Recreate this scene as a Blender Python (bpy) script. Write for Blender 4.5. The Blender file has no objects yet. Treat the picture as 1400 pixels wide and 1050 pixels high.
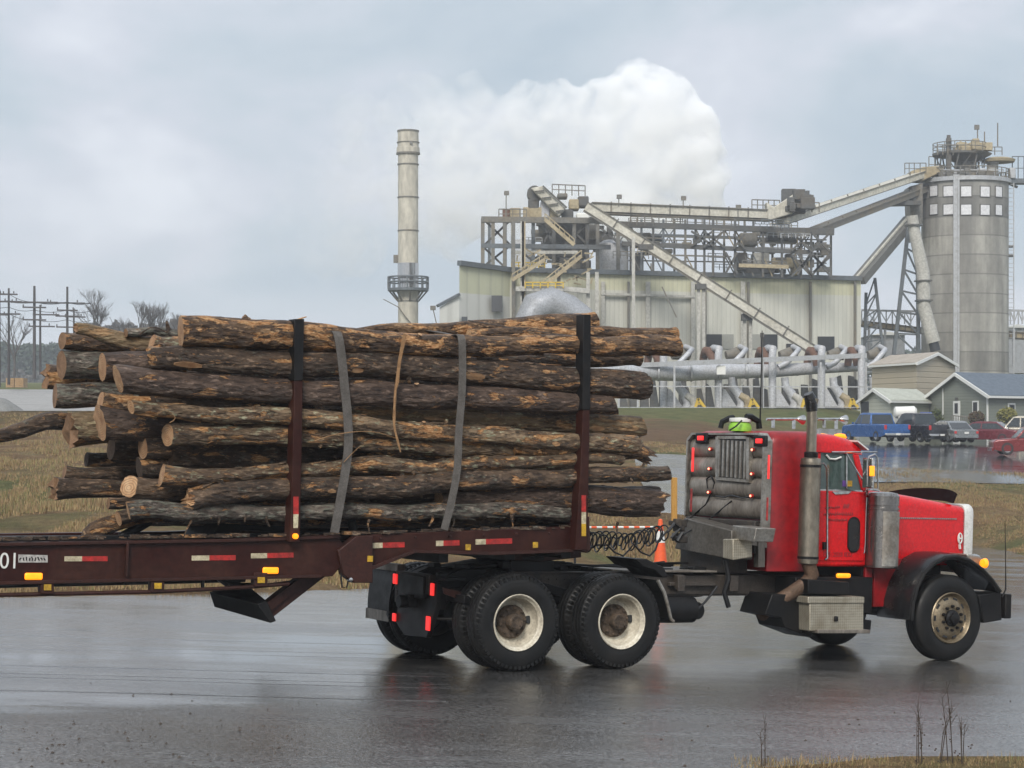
import bpy, math, random, bmesh
from mathutils import Vector, Matrix, noise
random.seed(7)
sc = bpy.context.scene
COL = sc.collection
F = 2826.0; CX = 700.0; HY = 580.0; CAMZ = 2.6
# ------------------------------------------------------------------ frames
SX, SY = -0.032, -0.022
def plane(x, y): return SX*x + SY*(y-21.7)
YAW = math.radians(30)
n_ = Vector((-SX, -SY, 1)).normalized()
f_ = Vector((math.cos(YAW), math.sin(YAW), 0)); f_ = (f_ - n_*f_.dot(n_)).normalized()
l_ = n_.cross(f_).normalized()
P0 = Vector((0.06, 21.7, plane(0.06, 21.7)))
MT = Matrix(((f_.x, l_.x, n_.x, P0.x), (f_.y, l_.y, n_.y, P0.y), (f_.z, l_.z, n_.z, P0.z), (0,0,0,1)))
MTI = MT.inverted()
ID = Matrix.Identity(4)
CAMP = Vector((0, 0, CAMZ))
def ray(px, py): return Vector(((px-CX)/F, 1.0, (HY-py)/F))
oL = MTI @ CAMP
def LY(px, py, y):
    d = MTI.to_3x3() @ ray(px, py); t = (y-oL.y)/d.y; return oL + d*t
def LX(px, py, x):
    d = MTI.to_3x3() @ ray(px, py); t = (x-oL.x)/d.x; return oL + d*t
def W(px, py, D): return CAMP + ray(px, py)*D
def pxs(p):   # pixels per metre at local truck point
    return F/((MT @ p).y)
# ------------------------------------------------------------------ mesh builder
class MB:
    def __init__(s): s.v=[]; s.f=[]; s.m=[]
    def add(s, vs, fs, mi=0):
        b=len(s.v); s.v += [Vector(v) for v in vs]; s.f += [tuple(b+i for i in f) for f in fs]; s.m += [mi]*len(fs); return s
    def hexa(s, c, mi=0):  # 8 corners bottom 4 ccw, top 4
        return s.add(c, [(3,2,1,0),(4,5,6,7),(0,1,5,4),(1,2,6,5),(2,3,7,6),(3,0,4,7)], mi)
    def box(s, a, b, mi=0):
        x0,y0,z0=[min(a[i],b[i]) for i in range(3)]; x1,y1,z1=[max(a[i],b[i]) for i in range(3)]
        return s.hexa([(x0,y0,z0),(x1,y0,z0),(x1,y1,z0),(x0,y1,z0),(x0,y0,z1),(x1,y0,z1),(x1,y1,z1),(x0,y1,z1)], mi)
    def cbox(s, c, sz, mi=0):
        c=Vector(c); h=Vector(sz)/2; return s.box(c-h, c+h, mi)
    def prism(s, pts, d, mi=0):  # closed loop of 3D pts extruded by vector d
        d=Vector(d); n=len(pts); P=[Vector(p) for p in pts]
        vs=P+[p+d for p in P]
        fs=[tuple(range(n)), tuple(range(2*n-1,n-1,-1))]+[(i,i+n,(i+1)%n+n,(i+1)%n) for i in range(n)]
        return s.add(vs, fs, mi)
    def tube(s, pts, r, seg=8, mi=0, cap=True, capmi=None, closed=False, jit=0, seed=0, sx=1):
        P=[Vector(p) for p in pts]; n=len(P)
        if not isinstance(r,(list,tuple)): r=[r]*n
        t=(P[1]-P[0]).normalized(); up=Vector((0,0,1)) if abs(t.z)<.9 else Vector((0,1,0))
        a=t.cross(up).normalized(); vs=[]
        for i in range(n):
            if closed: t=(P[(i+1)%n]-P[i-1])
            else: t=(P[min(i+1,n-1)]-P[max(i-1,0)])
            if t.length<1e-9: t=Vector((0,0,1))
            t=t.normalized(); a=(a-t*a.dot(t)).normalized(); b=t.cross(a)
            for k in range(seg):
                th=2*math.pi*k/seg; rr=r[i]
                if jit: rr*=1+jit*noise.noise(Vector((math.cos(th)*1.3+seed*7.1, math.sin(th)*1.3, i*.55)))+jit*.5*noise.noise(Vector((math.cos(th)*4+seed, math.sin(th)*4, i*.9)))
                vs.append(P[i]+a*math.cos(th)*rr*sx+b*math.sin(th)*rr)
        fs=[]
        for i in range(n if closed else n-1):
            j=(i+1)%n
            for k in range(seg): k2=(k+1)%seg; fs.append((i*seg+k,i*seg+k2,j*seg+k2,j*seg+k))
        s.add(vs,fs,mi)
        if cap and not closed:
            b=len(s.v)-n*seg
            cm=mi if capmi is None else capmi
            s.f.append(tuple(b+k for k in range(seg-1,-1,-1))); s.m.append(cm)
            s.f.append(tuple(b+(n-1)*seg+k for k in range(seg))); s.m.append(cm)
        return s
    def beam(s, a, b, w, h=None, mi=0, up=(0,0,1)):
        a=Vector(a); b=Vector(b); h=h or w; t=(b-a).normalized(); up=Vector(up)
        if abs(t.dot(up))>.95: up=Vector((0,1,0))
        sd=t.cross(up).normalized()*w/2; u=sd.cross(t).normalized()*h/2
        return s.hexa([a-sd-u,a+sd-u,b+sd-u,b-sd-u,a-sd+u,a+sd+u,b+sd+u,b-sd+u],mi)
    def lathe(s, prof, c, axis='z', seg=24, mi=0, cap=True):  # prof list (r, h)
        c=Vector(c); vs=[]
        for r,h in prof:
            for k in range(seg):
                t=2*math.pi*k/seg; p,q=r*math.cos(t), r*math.sin(t)
                vs.append(c+(Vector((p,q,h)) if axis=='z' else Vector((p,h,q)) if axis=='y' else Vector((h,p,q))))
        n=len(prof); fs=[(i*seg+k,i*seg+(k+1)%seg,(i+1)*seg+(k+1)%seg,(i+1)*seg+k) for i in range(n-1) for k in range(seg)]
        if cap: fs += [tuple(range(seg-1,-1,-1)), tuple((n-1)*seg+k for k in range(seg))]
        return s.add(vs, fs, mi)
    def build_parts(s, name, mat, parent, **k):   # one object per added piece
        for i,(fv,ff) in enumerate(s.comps()):
            m=MB(); m.v=fv; m.f=ff; m.m=[0]*len(ff); m.build(name,mat,parent,**k)
    def comps(s):
        n=len(s.v); p=list(range(n))
        def find(a):
            while p[a]!=a: p[a]=p[p[a]]; a=p[a]
            return a
        for f in s.f:
            for v in f[1:]: p[find(v)]=find(f[0])
        gr={}
        for v in range(n): gr.setdefault(find(v),[]).append(v)
        out=[]
        for vs in gr.values():
            ix={v:i for i,v in enumerate(vs)}; out.append(([s.v[v] for v in vs],[tuple(ix[a] for a in f) for f in s.f if f[0] in ix]))
        return out
    def build(s, name, mat, parent=None, frame=None, bevel=0, smooth=True, ang=35, fix=True, origin=None):
        if parent is not None: loc=Vector(parent['_loc']); fr=None
        else:
            fr = frame if frame is not None else ID
            if origin is not None: loc=Vector(origin)
            elif s.v:
                xs=[v.x for v in s.v]; ys=[v.y for v in s.v]; zs=[v.z for v in s.v]
                loc=Vector(((min(xs)+max(xs))/2,(min(ys)+max(ys))/2,min(zs)))
            else: loc=Vector((0,0,0))
        me=bpy.data.meshes.new(name); me.from_pydata([v-loc for v in s.v],[],s.f)
        mats=mat if isinstance(mat,(list,tuple)) else [mat]
        for m in mats: me.materials.append(m)
        me.polygons.foreach_set('material_index', s.m)
        if fix:
            bm=bmesh.new(); bm.from_mesh(me); bmesh.ops.recalc_face_normals(bm, faces=bm.faces); bm.to_mesh(me); bm.free()
        if smooth:
            me.polygons.foreach_set('use_smooth',[True]*len(me.polygons)); me.set_sharp_from_angle(angle=math.radians(ang))
        me.update()
        o=bpy.data.objects.new(name, me); COL.objects.link(o)
        o['_loc']=list(loc)
        if parent is not None: o.parent=parent
        else: o.matrix_world = fr @ Matrix.Translation(loc)
        if bevel:
            b=o.modifiers.new('bevel','BEVEL'); b.width=bevel; b.segments=2; b.limit_method='ANGLE'; b.angle_limit=math.radians(40); b.harden_normals=False
        return o
def tag(o, label, cat=None, group=None, kind=None):
    if label: o['label']=label
    if cat: o['category']=cat
    if group: o['group']=group
    if kind: o['kind']=kind
    return o
def thing(name, label, cat, loc=(0,0,0), frame=None, group=None):
    o=bpy.data.objects.new(name,None); COL.objects.link(o); o.empty_display_size=.3
    o.matrix_world=(frame if frame is not None else ID) @ Matrix.Translation(Vector(loc)); o['_loc']=list(loc)
    return tag(o,label,cat,group)
def copy_tree(o, parent=None):
    c=o.copy(); COL.objects.link(c)
    if parent is not None: c.parent=parent
    for ch in list(o.children): copy_tree(ch,c)
    return c
# ------------------------------------------------------------------ materials
def newmat(name):
    m=bpy.data.materials.new(name); m.use_nodes=True; nt=m.node_tree; b=nt.nodes['Principled BSDF']; return m,nt,b
def ramp(nt, fac, stops, interp='LINEAR'):
    r=nt.nodes.new('ShaderNodeValToRGB'); r.color_ramp.interpolation=interp; e=r.color_ramp.elements
    while len(e)<len(stops): e.new(.5)
    for i,(p,c) in enumerate(stops): e[i].position=p; e[i].color=(c[0],c[1],c[2],1) if hasattr(c,'__len__') else (c,c,c,1)
    nt.links.new(fac, r.inputs[0]); return r.outputs[0]
def coords(nt, kind='Object', scale=(1,1,1), rot=(0,0,0)):
    tc=nt.nodes.new('ShaderNodeTexCoord'); mp=nt.nodes.new('ShaderNodeMapping'); mp.inputs['Scale'].default_value=scale; mp.inputs['Rotation'].default_value=rot
    nt.links.new(tc.outputs[kind], mp.inputs[0]); return mp.outputs[0]
def noi(nt, vec, scale, detail=4, rough=.55, dist=0):
    n=nt.nodes.new('ShaderNodeTexNoise'); n.inputs['Scale'].default_value=scale; n.inputs['Detail'].default_value=detail; n.inputs['Roughness'].default_value=rough; n.inputs['Distortion'].default_value=dist
    if vec is not None: nt.links.new(vec,n.inputs['Vector'])
    return n.outputs['Fac']
def vor(nt, vec, scale, feat='F1'):
    n=nt.nodes.new('ShaderNodeTexVoronoi'); n.feature=feat; n.inputs['Scale'].default_value=scale; nt.links.new(vec,n.inputs['Vector']); return n.outputs['Distance']
def mixc(nt, fac, a, b, mode='MIX'):
    m=nt.nodes.new('ShaderNodeMix'); m.data_type='RGBA'; m.blend_type=mode
    for s,v in ((m.inputs[0],fac),(m.inputs[6],a),(m.inputs[7],b)):
        if hasattr(v,'is_linked') or hasattr(v,'links'): nt.links.new(v,s)
        elif hasattr(v,'__len__'): s.default_value=(v[0],v[1],v[2],1)
        else: s.default_value=v
    return m.outputs[2]
def mth(nt, op, a, b=None, clamp=False):
    m=nt.nodes.new('ShaderNodeMath'); m.operation=op; m.use_clamp=clamp
    for i,v in enumerate((a,b)):
        if v is None: continue
        if hasattr(v,'links'): nt.links.new(v,m.inputs[i])
        else: m.inputs[i].default_value=v
    return m.outputs[0]
def bump(nt, b, h, strength=.3, dist=.02):
    n=nt.nodes.new('ShaderNodeBump'); n.inputs['Strength'].default_value=strength; n.inputs['Distance'].default_value=dist
    nt.links.new(h,n.inputs['Height']); nt.links.new(n.outputs[0], b.inputs['Normal']); return n
def simple(name, c, rough=.5, metal=0, dirt=None, dirtamt=.5, scale=3, emit=None, estr=0, bumpy=0, spec=None, stretch=(1,1,1), coat=0):
    m,nt,b=newmat(name); b.inputs['Roughness'].default_value=rough; b.inputs['Metallic'].default_value=metal
    if spec is not None: b.inputs['Specular IOR Level'].default_value=spec
    if coat: b.inputs['Coat Weight'].default_value=coat; b.inputs['Coat Roughness'].default_value=.08
    v=coords(nt,scale=stretch)
    if dirt is not None:
        n=noi(nt,v,scale,8,.65); fac=ramp(nt,n,[(.5-.25*dirtamt,0),(.5+.35-.2*dirtamt,1)] if False else [(.62-.35*dirtamt,0),(.78-.2*dirtamt,dirtamt)])
        c2=mixc(nt,fac,c,dirt)
        n2=noi(nt,v,scale*9,4); c3=mixc(nt,.25,c2,ramp(nt,n2,[(.3,.0),(.7,1)]),'OVERLAY'); nt.links.new(c3,b.inputs['Base Color'])
        nt.links.new(ramp(nt,n,[(.3,rough*.75),(.7,min(1,rough*1.4))]),b.inputs['Roughness'])
        if bumpy: bump(nt,b,n2,bumpy,.01)
    else:
        n2=noi(nt,v,scale*6,4); c3=mixc(nt,.2,c,ramp(nt,n2,[(.3,.0),(.7,1)]),'OVERLAY'); nt.links.new(c3,b.inputs['Base Color'])
        if bumpy: bump(nt,b,n2,bumpy,.01)
    if emit: b.inputs['Emission Color'].default_value=(*emit,1); b.inputs['Emission Strength'].default_value=estr
    return m
M={}
M['red']=simple('red_paint',(.58,.005,.008),.22,0,(.34,.008,.010),.30,3.5,coat=.2,spec=.3)
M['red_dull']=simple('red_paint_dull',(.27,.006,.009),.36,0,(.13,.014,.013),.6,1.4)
M['white']=simple('white_paint',(.62,.62,.6),.4,0,(.35,.33,.28),.4,4)
M['chrome']=simple('chrome',(.50,.49,.47),.16,1,(.30,.27,.23),.2,2)
M['alu']=simple('aluminium',(.42,.40,.36),.42,.8,(.16,.13,.10),.7,3,bumpy=.1)
M['alu_dirty']=simple('aluminium_dirty',(.30,.27,.23),.48,.45,(.10,.08,.065),.7,3,bumpy=.2,stretch=(1,1,.35))
M['black']=simple('black_paint',(.006,.006,.0065),.45,0,(.022,.019,.017),.5,5,spec=.25)
M['blackgloss']=simple('black_gloss',(.010,.010,.011),.22,0,(.04,.035,.03),.4,5)
M['grime']=simple('grimy_steel',(.035,.03,.027),.55,.2,(.10,.08,.06),.6,6,bumpy=.3)
M['frame_brown']=simple('frame_grime',(.07,.058,.048),.5,.2,(.03,.025,.022),.6,6,bumpy=.3)
M['rubber']=simple('rubber',(.006,.006,.006),.5,0,(.020,.018,.016),.5,5,bumpy=.15,spec=.3)
M['glass']=simple('cab_glass',(.055,.085,.078),.06,0,spec=.7)
M['trailer']=simple('trailer_maroon',(.027,.007,.005),.42,0,(.055,.022,.014),.55,1.6,bumpy=.1,spec=.22)
M['trailer_worn']=simple('trailer_worn',(.042,.014,.010),.5,0,(.022,.011,.009),.7,4,bumpy=.2,spec=.25)
M['strap']=simple('strap_webbing',(.105,.095,.085),.8,0,(.055,.048,.042),.6,9,bumpy=.3)
M['amber']=simple('amber_light',(.8,.28,.01),.3,emit=(1,.27,.008),estr=1.15)
M['redlamp']=simple('red_light',(.6,.015,.015),.3,emit=(1,.03,.025),estr=.75)
M['redglow']=simple('red_glow',(.9,.3,.2),.3,emit=(1,.25,.15),estr=3.0)
M['redreflect']=simple('red_reflective',(.50,.025,.02),.45,0,(.12,.015,.012),.75,16)
M['whitereflect']=simple('white_reflective',(.6,.53,.36),.5,0,(.2,.16,.10),.75,16)
M['yellowreflect']=simple('yellow_reflective',(.6,.36,.02),.5,0,(.2,.11,.02),.7,16)
M['exhaust']=simple('exhaust_steel',(.40,.36,.29),.33,.8,(.07,.055,.04),.7,1.8,bumpy=.15,stretch=(1,1,.5))
M['rustpipe']=simple('rusty_pipe',(.16,.10,.065),.6,.4,(.07,.045,.03),.7,5,bumpy=.3)
M['cream_rim']=simple('cream_rim',(.62,.57,.46),.45,0,(.18,.14,.09),.55,4)
M['hub']=simple('rusty_hub',(.13,.09,.06),.7,.1,(.02,.016,.012),.8,16,bumpy=.6)
M['brass_rim']=simple('brassy_rim',(.26,.21,.14),.42,.6,(.10,.07,.04),.6,7,bumpy=.1)
M['tread']=M['rubber']
M['hose']=simple('hose_rubber',(.012,.012,.013),.35)
M['orange']=simple('cone_orange',(.75,.10,.02),.5)
M['lime']=simple('lime_cover',(.26,.52,.05),.5)
M['post_wood']=simple('post_wood',(.42,.22,.04),.7,0,(.25,.12,.03),.5,6,stretch=(4,4,.5))
M['galv']=simple('galvanised',(.42,.43,.44),.5,.3,(.25,.24,.22),.5,2)
M['silver_duct']=simple('silver_duct',(.44,.45,.47),.5,.15,(.35,.33,.31),.5,.8)
M['rust_duct']=simple('rusty_duct',(.15,.075,.045),.7,.1,(.09,.05,.035),.6,1)
M['steel']=simple('structural_steel',(.14,.135,.12),.6,.1,(.22,.17,.10),.5,.6)
M['steel_dark']=simple('dark_steel',(.075,.077,.075),.6,.1,(.15,.12,.08),.5,.6)
M['steel_blue']=simple('blue_grey_steel',(.10,.115,.125),.6,.1,(.11,.09,.07),.4,.6)
M['tan']=simple('dusty_tan',(.36,.30,.19),.7,0,(.2,.15,.09),.5,.5)
M['conv']=simple('conveyor_cladding',(.50,.48,.41),.6,0,(.30,.27,.20),.5,.4)
M['concrete_lt']=simple('pale_concrete',(.42,.41,.37),.8,0,(.28,.27,.24),.5,.6)
M['yellow']=simple('safety_yellow',(.62,.42,.03),.5,0,(.35,.24,.05),.5,2)
M['chimney']=simple('chimney_paint',(.44,.41,.34),.6,0,(.34,.31,.25),.5,.25,stretch=(1,1,.3))
M['darkbox']=simple('dark_opening',(.02,.022,.024),.6)
M['roof_blue']=simple('slate_shingle',(.10,.125,.155),.8,0,(.07,.085,.11),.5,3,bumpy=.3)
M['roof_tan']=simple('tan_metal_roof',(.36,.31,.25),.6,0,(.28,.24,.19),.4,.7)
M['roof_pale']=simple('pale_green_roof',(.42,.43,.36),.6,0,(.33,.33,.27),.4,.7)
M['trim']=simple('white_trim',(.7,.7,.66),.5)
M['polewood']=simple('pole_wood',(.07,.066,.066),.8,0,(.06,.05,.045),.5,2)
M['twig']=simple('bare_twig',(.075,.065,.06),.85)
M['wire']=simple('wire',(.03,.03,.032),.6)
def siding(name, c, step, axis='z', depth=.5, band=None, dirt=.35):
    m,nt,b=newmat(name); b.inputs['Roughness'].default_value=.6
    tc=nt.nodes.new('ShaderNodeTexCoord'); sp=nt.nodes.new('ShaderNodeSeparateXYZ'); geo=nt.nodes.new('ShaderNodeNewGeometry'); nt.links.new(geo.outputs['Position'],sp.inputs[0])
    co=sp.outputs[{'x':0,'y':1,'z':2}[axis]]
    fr=mth(nt,'FRACT',mth(nt,'DIVIDE',co,step))
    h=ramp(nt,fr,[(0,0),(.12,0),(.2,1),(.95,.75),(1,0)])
    n=noi(nt,coords(nt,scale=(1,1,.12)),.9,8,.7); col=mixc(nt,ramp(nt,n,[(.45,0),(.8,dirt)]),c,tuple(x*.45 for x in c))
    if band:
        fac=ramp(nt,mth(nt,'GREATER_THAN',sp.outputs[2],band[0]),[(0,0),(1,1)]); col=mixc(nt,fac,col,mixc(nt,ramp(nt,n,[(.45,0),(.8,dirt)]),band[1],tuple(x*.5 for x in band[1])))
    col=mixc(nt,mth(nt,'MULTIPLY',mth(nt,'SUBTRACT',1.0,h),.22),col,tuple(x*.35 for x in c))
    nt.links.new(col,b.inputs['Base Color']); bump(nt,b,h,depth,.05); return m
def mat_bark(name, dark, mid, light, orange_amt, lichen=0, peel=0):
    m,nt,b=newmat(name)
    oi=nt.nodes.new('ShaderNodeObjectInfo'); tc=nt.nodes.new('ShaderNodeTexCoord')
    ad=nt.nodes.new('ShaderNodeVectorMath'); ad.operation='ADD'; nt.links.new(tc.outputs['Object'],ad.inputs[0])
    cb=nt.nodes.new('ShaderNodeCombineXYZ'); r37=mth(nt,'MULTIPLY',oi.outputs['Random'],37.0)
    for i in range(3): nt.links.new(r37,cb.inputs[i])
    nt.links.new(cb.outputs[0],ad.inputs[1])
    def mp(s):
        q=nt.nodes.new('ShaderNodeMapping'); q.inputs['Scale'].default_value=s; nt.links.new(ad.outputs[0],q.inputs[0]); return q.outputs[0]
    fib=noi(nt,mp((3.6,12,12)),2.2,8,.72,.9); pl=vor(nt,mp((7,17,17)),1.5); big=noi(nt,mp((.8,3,3)),1.3,5,.6); fine=noi(nt,mp((9,30,30)),2.5,5,.7)
    c=ramp(nt,fib,[(.34,dark),(.52,tuple(x*.85 for x in mid)),(.70,light)])
    c=mixc(nt,ramp(nt,big,[(.50,.0),(.66,.65)]),c,mixc(nt,.5,c,tuple(x*.35 for x in dark)))
    c=mixc(nt,ramp(nt,noi(nt,mp((1.0,2.5,2.5)),2.2,4,.6),[(.50,0),(.60,.45)]),c,tuple(x*1.25 for x in light))
    c=mixc(nt,ramp(nt,oi.outputs['Random'],[(0,0),(1,.5)]),c,(.060,.038,.026))
    if lichen:
        ln=noi(nt,mp((3,9,9)),3.0,6,.7); c=mixc(nt,ramp(nt,ln,[(.60-.12*lichen,0),(.68-.08*lichen,.75)]),c,(.22,.23,.18))
    on=noi(nt,mp((1.3,4.2,4.2)),2.1,7,.68,.4); of=ramp(nt,on,[(.615-.12*orange_amt,0),(.645-.12*orange_amt,.95)])
    sp=noi(nt,mp((3.4,10,10)),2.0,5,.7); c=mixc(nt,ramp(nt,sp,[(.56,0),(.64,.75)]),c,tuple(min(.5,x*1.75+.02) for x in light)); c=mixc(nt,ramp(nt,sp,[(.34,.85),(.44,0)]),c,(.009,.006,.005))  # pale scuff flecks; near-black spots paint crevice shade into the bark colour
    oc=ramp(nt,fine,[(.25,(.13,.045,.014)),(.46,(.42,.19,.065)),(.68,(.74,.50,.26))]); c=mixc(nt,of,c,oc)
    if peel: c=mixc(nt,ramp(nt,big,[(.42,.0),(.5,.85*peel)]),c,mixc(nt,fib,(.22,.13,.06),(.50,.38,.22)))
    c=mixc(nt,mth(nt,'MULTIPLY',ramp(nt,pl,[(.0,1),(.22,0)]),.55),c,(.008,.007,.006))
    nt.links.new(c,b.inputs['Base Color'])
    nt.links.new(ramp(nt,fib,[(.3,.38),(.7,.72)]),b.inputs['Roughness']); b.inputs['Specular IOR Level'].default_value=.45
    h=mth(nt,'ADD',mth(nt,'MULTIPLY',fib,.9),mth(nt,'ADD',mth(nt,'MULTIPLY',pl,.8),mth(nt,'ADD',mth(nt,'MULTIPLY',fine,.4),mth(nt,'MULTIPLY',of,-.5))))
    bump(nt,b,h,1.0,.045); return m
BARK=[mat_bark('bark_dark',(.014,.009,.006),(.072,.045,.028),(.19,.125,.078),.35,lichen=.15),
      mat_bark('bark_orange',(.018,.009,.005),(.11,.060,.030),(.28,.17,.088),.80),
      mat_bark('bark_grey',(.02,.015,.012),(.095,.073,.058),(.24,.20,.16),.25,lichen=.9),
      mat_bark('bark_peeled',(.025,.014,.008),(.15,.092,.050),(.36,.25,.145),.65,peel=.6),
      mat_bark('bark_smooth_purple',(.020,.012,.009),(.085,.053,.038),(.155,.105,.077),.22),
      mat_bark('bark_light',(.03,.018,.010),(.19,.12,.068),(.42,.30,.18),.55)]
def mat_cut():
    m,nt,b=newmat('cut_wood'); v=coords(nt,'Object')
    oi=nt.nodes.new('ShaderNodeObjectInfo')
    n=noi(nt,v,9,6,.6); w=nt.nodes.new('ShaderNodeTexWave'); w.wave_type='RINGS'; w.rings_direction='X'; w.inputs['Scale'].default_value=14; w.inputs['Distortion'].default_value=2.5; nt.links.new(v,w.inputs[0])
    c=ramp(nt,n,[(.3,(.26,.12,.05)),(.5,(.48,.28,.14)),(.72,(.64,.44,.26))]); c=mixc(nt,.4,c,w.outputs['Color'],'MULTIPLY')
    c=mixc(nt,ramp(nt,oi.outputs['Random'],[(0,0),(1,.45)]),c,(.18,.095,.05))
    nt.links.new(c,b.inputs['Base Color']); b.inputs['Roughness'].default_value=.7; bump(nt,b,n,.5,.01); return m
M['cut']=mat_cut()
M['split']=simple('split_wood',(.50,.28,.11),.65,0,(.24,.11,.04),.6,9,bumpy=.4,stretch=(.5,4,4))
M['splinter']=simple('splinter_wood',(.30,.17,.075),.7,0,(.12,.06,.03),.6,9,bumpy=.4)
M['endgrain_shade']=simple('endgrain_shade',(.05,.03,.018),.8,0,(.02,.012,.008),.6,9,bumpy=.4)  # end grain coloured dark to stand in for shade inside the stack
M['cut_dull']=simple('cut_wood_dull',(.22,.125,.065),.8,0,(.08,.045,.025),.7,7,bumpy=.4)  # darker, duller brown end faces for the rear rows of logs
STEAM=1.3; SKX=1.3; SKZ=.7; HAZE=0.00055; EXPO=0.36
def interp(x,T):
    if x<=T[0][0]: return T[0][1]
    for (a,b),(c,d) in zip(T,T[1:]):
        if x<=c: return b+(d-b)*(x-a)/(c-a)
    return T[-1][1]
def PL(pts, y): return [LY(a,b,y) for a,b in pts]
def arc(cx, cz, r, a0, a1, n): return [(cx+r*math.cos(math.radians(a0+(a1-a0)*i/n)), cz+r*math.sin(math.radians(a0+(a1-a0)*i/n))) for i in range(n+1)]
def text_mesh(txt, size, bold=0):
    cu=bpy.data.curves.new('t','FONT'); cu.body=txt; cu.size=size; cu.offset=bold; cu.extrude=.002
    o=bpy.data.objects.new('t',cu); COL.objects.link(o); dg=bpy.context.evaluated_depsgraph_get(); dg.update()
    me=bpy.data.meshes.new_from_object(o.evaluated_get(dg)); vs=[v.co.copy() for v in me.vertices]; fs=[tuple(p.vertices) for p in me.polygons]
    bpy.data.objects.remove(o); bpy.data.curves.remove(cu); bpy.data.meshes.remove(me); return vs,fs
def put_text(mb, txt, size, pos, w=None, mi=0, slant=0):  # on a plane facing -y of the local frame
    vs,fs=text_mesh(txt,size); x0=min(v.x for v in vs); x1=max(v.x for v in vs); k=(w/(x1-x0)) if w else 1
    mb.add([(pos[0]+(v.x-x0)*k+slant*v.y, pos[1]-v.z, pos[2]+v.y) for v in vs], fs, mi)
# ================================================================== TRACTOR
TR=thing('log_truck','red long-nosed truck tractor pulling the log trailer along the wet road','truck',(2.9,1.2,0),MT)
# ---- wheels: hub faces -y (near side).  built about x,z centre, y from 0 outward face
def tyre(mb, c, y0, y1, R, Rr, seg=56, tread=True):
    w=y1-y0; cx,cz=c
    prof=[(Rr,y0+.035),(Rr+.015,y0+.012),(Rr+.06,y0),(R-.09,y0+.004),(R-.035,y0+.02),(R-.008,y0+.045),(R,y0+.06),(R,y0+w*.36),(R-.012,y0+w*.375),(R-.012,y0+w*.40),(R,y0+w*.415),(R,y1-w*.415),(R-.012,y1-w*.40),(R-.012,y1-w*.375),(R,y1-w*.36),(R,y1-.06),(R-.008,y1-.045),(R-.035,y1-.02),(R-.09,y1-.004),(Rr+.06,y1),(Rr+.015,y1-.012),(Rr,y1-.035)]
    mb.lathe(prof,(cx,0,cz),'y',seg,0,cap=False)
    if tread:
        for k in range(seg):
            for (ya,yb) in ((y0+.008,y0+w*.33),(y1-w*.33,y1-.008)):
                t=2*math.pi*(k+.5)/seg; ct,st=math.cos(t),math.sin(t); a=.30*2*math.pi/seg
                P=[]
                for rr in (R-.03,R+.004):
                    for (dt,yy) in ((-a,ya),(a,ya),(a,yb),(-a,yb)):
                        r2=rr-(.028 if yy in (y0+.008,y1-.008) else 0); P.append((cx+r2*math.cos(t+dt),yy,cz+r2*math.sin(t+dt)))
                mb.hexa(P)
def drive_wheel(name,label,cx,cz,near):
    R=.515; Rr=.295
    def Y(y): return y if near else 2.44-y
    g=bpy.data.objects.new(name,None); COL.objects.link(g); g.parent=TR; g['_loc']=list(TR['_loc'])
    t=MB(); tyre(t,(cx,cz),*(sorted((Y(0),Y(.26)))),R,Rr); o=t.build('tyre',M['rubber'],g,ang=40)
    t=MB(); tyre(t,(cx,cz),*(sorted((Y(.33),Y(.59)))),R,Rr); t.build('tyre',M['rubber'],g,ang=40)
    r=MB(); pr=[(.297,.03),(.302,.012),(.296,.004),(.284,.012),(.278,.035),(.262,.05),(.255,.12),(.235,.16),(.222,.19),(.15,.205),(.0,.205)]
    r.lathe([(a,Y(b)) for a,b in pr],(cx,0,cz),'y',40,0,cap=False)
    r.lathe([(.30,Y(.05)),(.30,Y(.55))],(cx,0,cz),'y',32,1,cap=False)
    for k in range(2):
        a=math.radians(5+180*k); r.lathe([(.042,Y(.165)),(.042,Y(.20))],(cx+.215*math.cos(a),0,cz+.215*math.sin(a)),'y',16,1)
    r.build('rim',[M['cream_rim'],M['darkbox']],g)
    h=MB(); h.lathe([(.178,Y(.2)),(.18,Y(.165)),(.165,Y(.15)),(.085,Y(.155)),(.082,Y(.06)),(.07,Y(.045)),(0,Y(.045))],(cx,0,cz),'y',24,0,cap=False)
    for k in range(10):
        a=math.radians(36*k+9); h.lathe([(.017,Y(.17)),(.017,Y(.135)),(.008,Y(.125))],(cx+.148*math.cos(a),0,cz+.148*math.sin(a)),'y',6)
    for k in range(8):
        a=math.radians(45*k+9); h.lathe([(.011,Y(.07)),(.011,Y(.035))],(cx+.058*math.cos(a),0,cz+.058*math.sin(a)),'y',6)
    h.build('hub',M['hub'],g); return g
drive_wheel('wheel',None,0,.515,True); drive_wheel('wheel',None,1.295,.515,True)
drive_wheel('wheel',None,0,.515,False); drive_wheel('wheel',None,1.295,.515,False)
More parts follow.
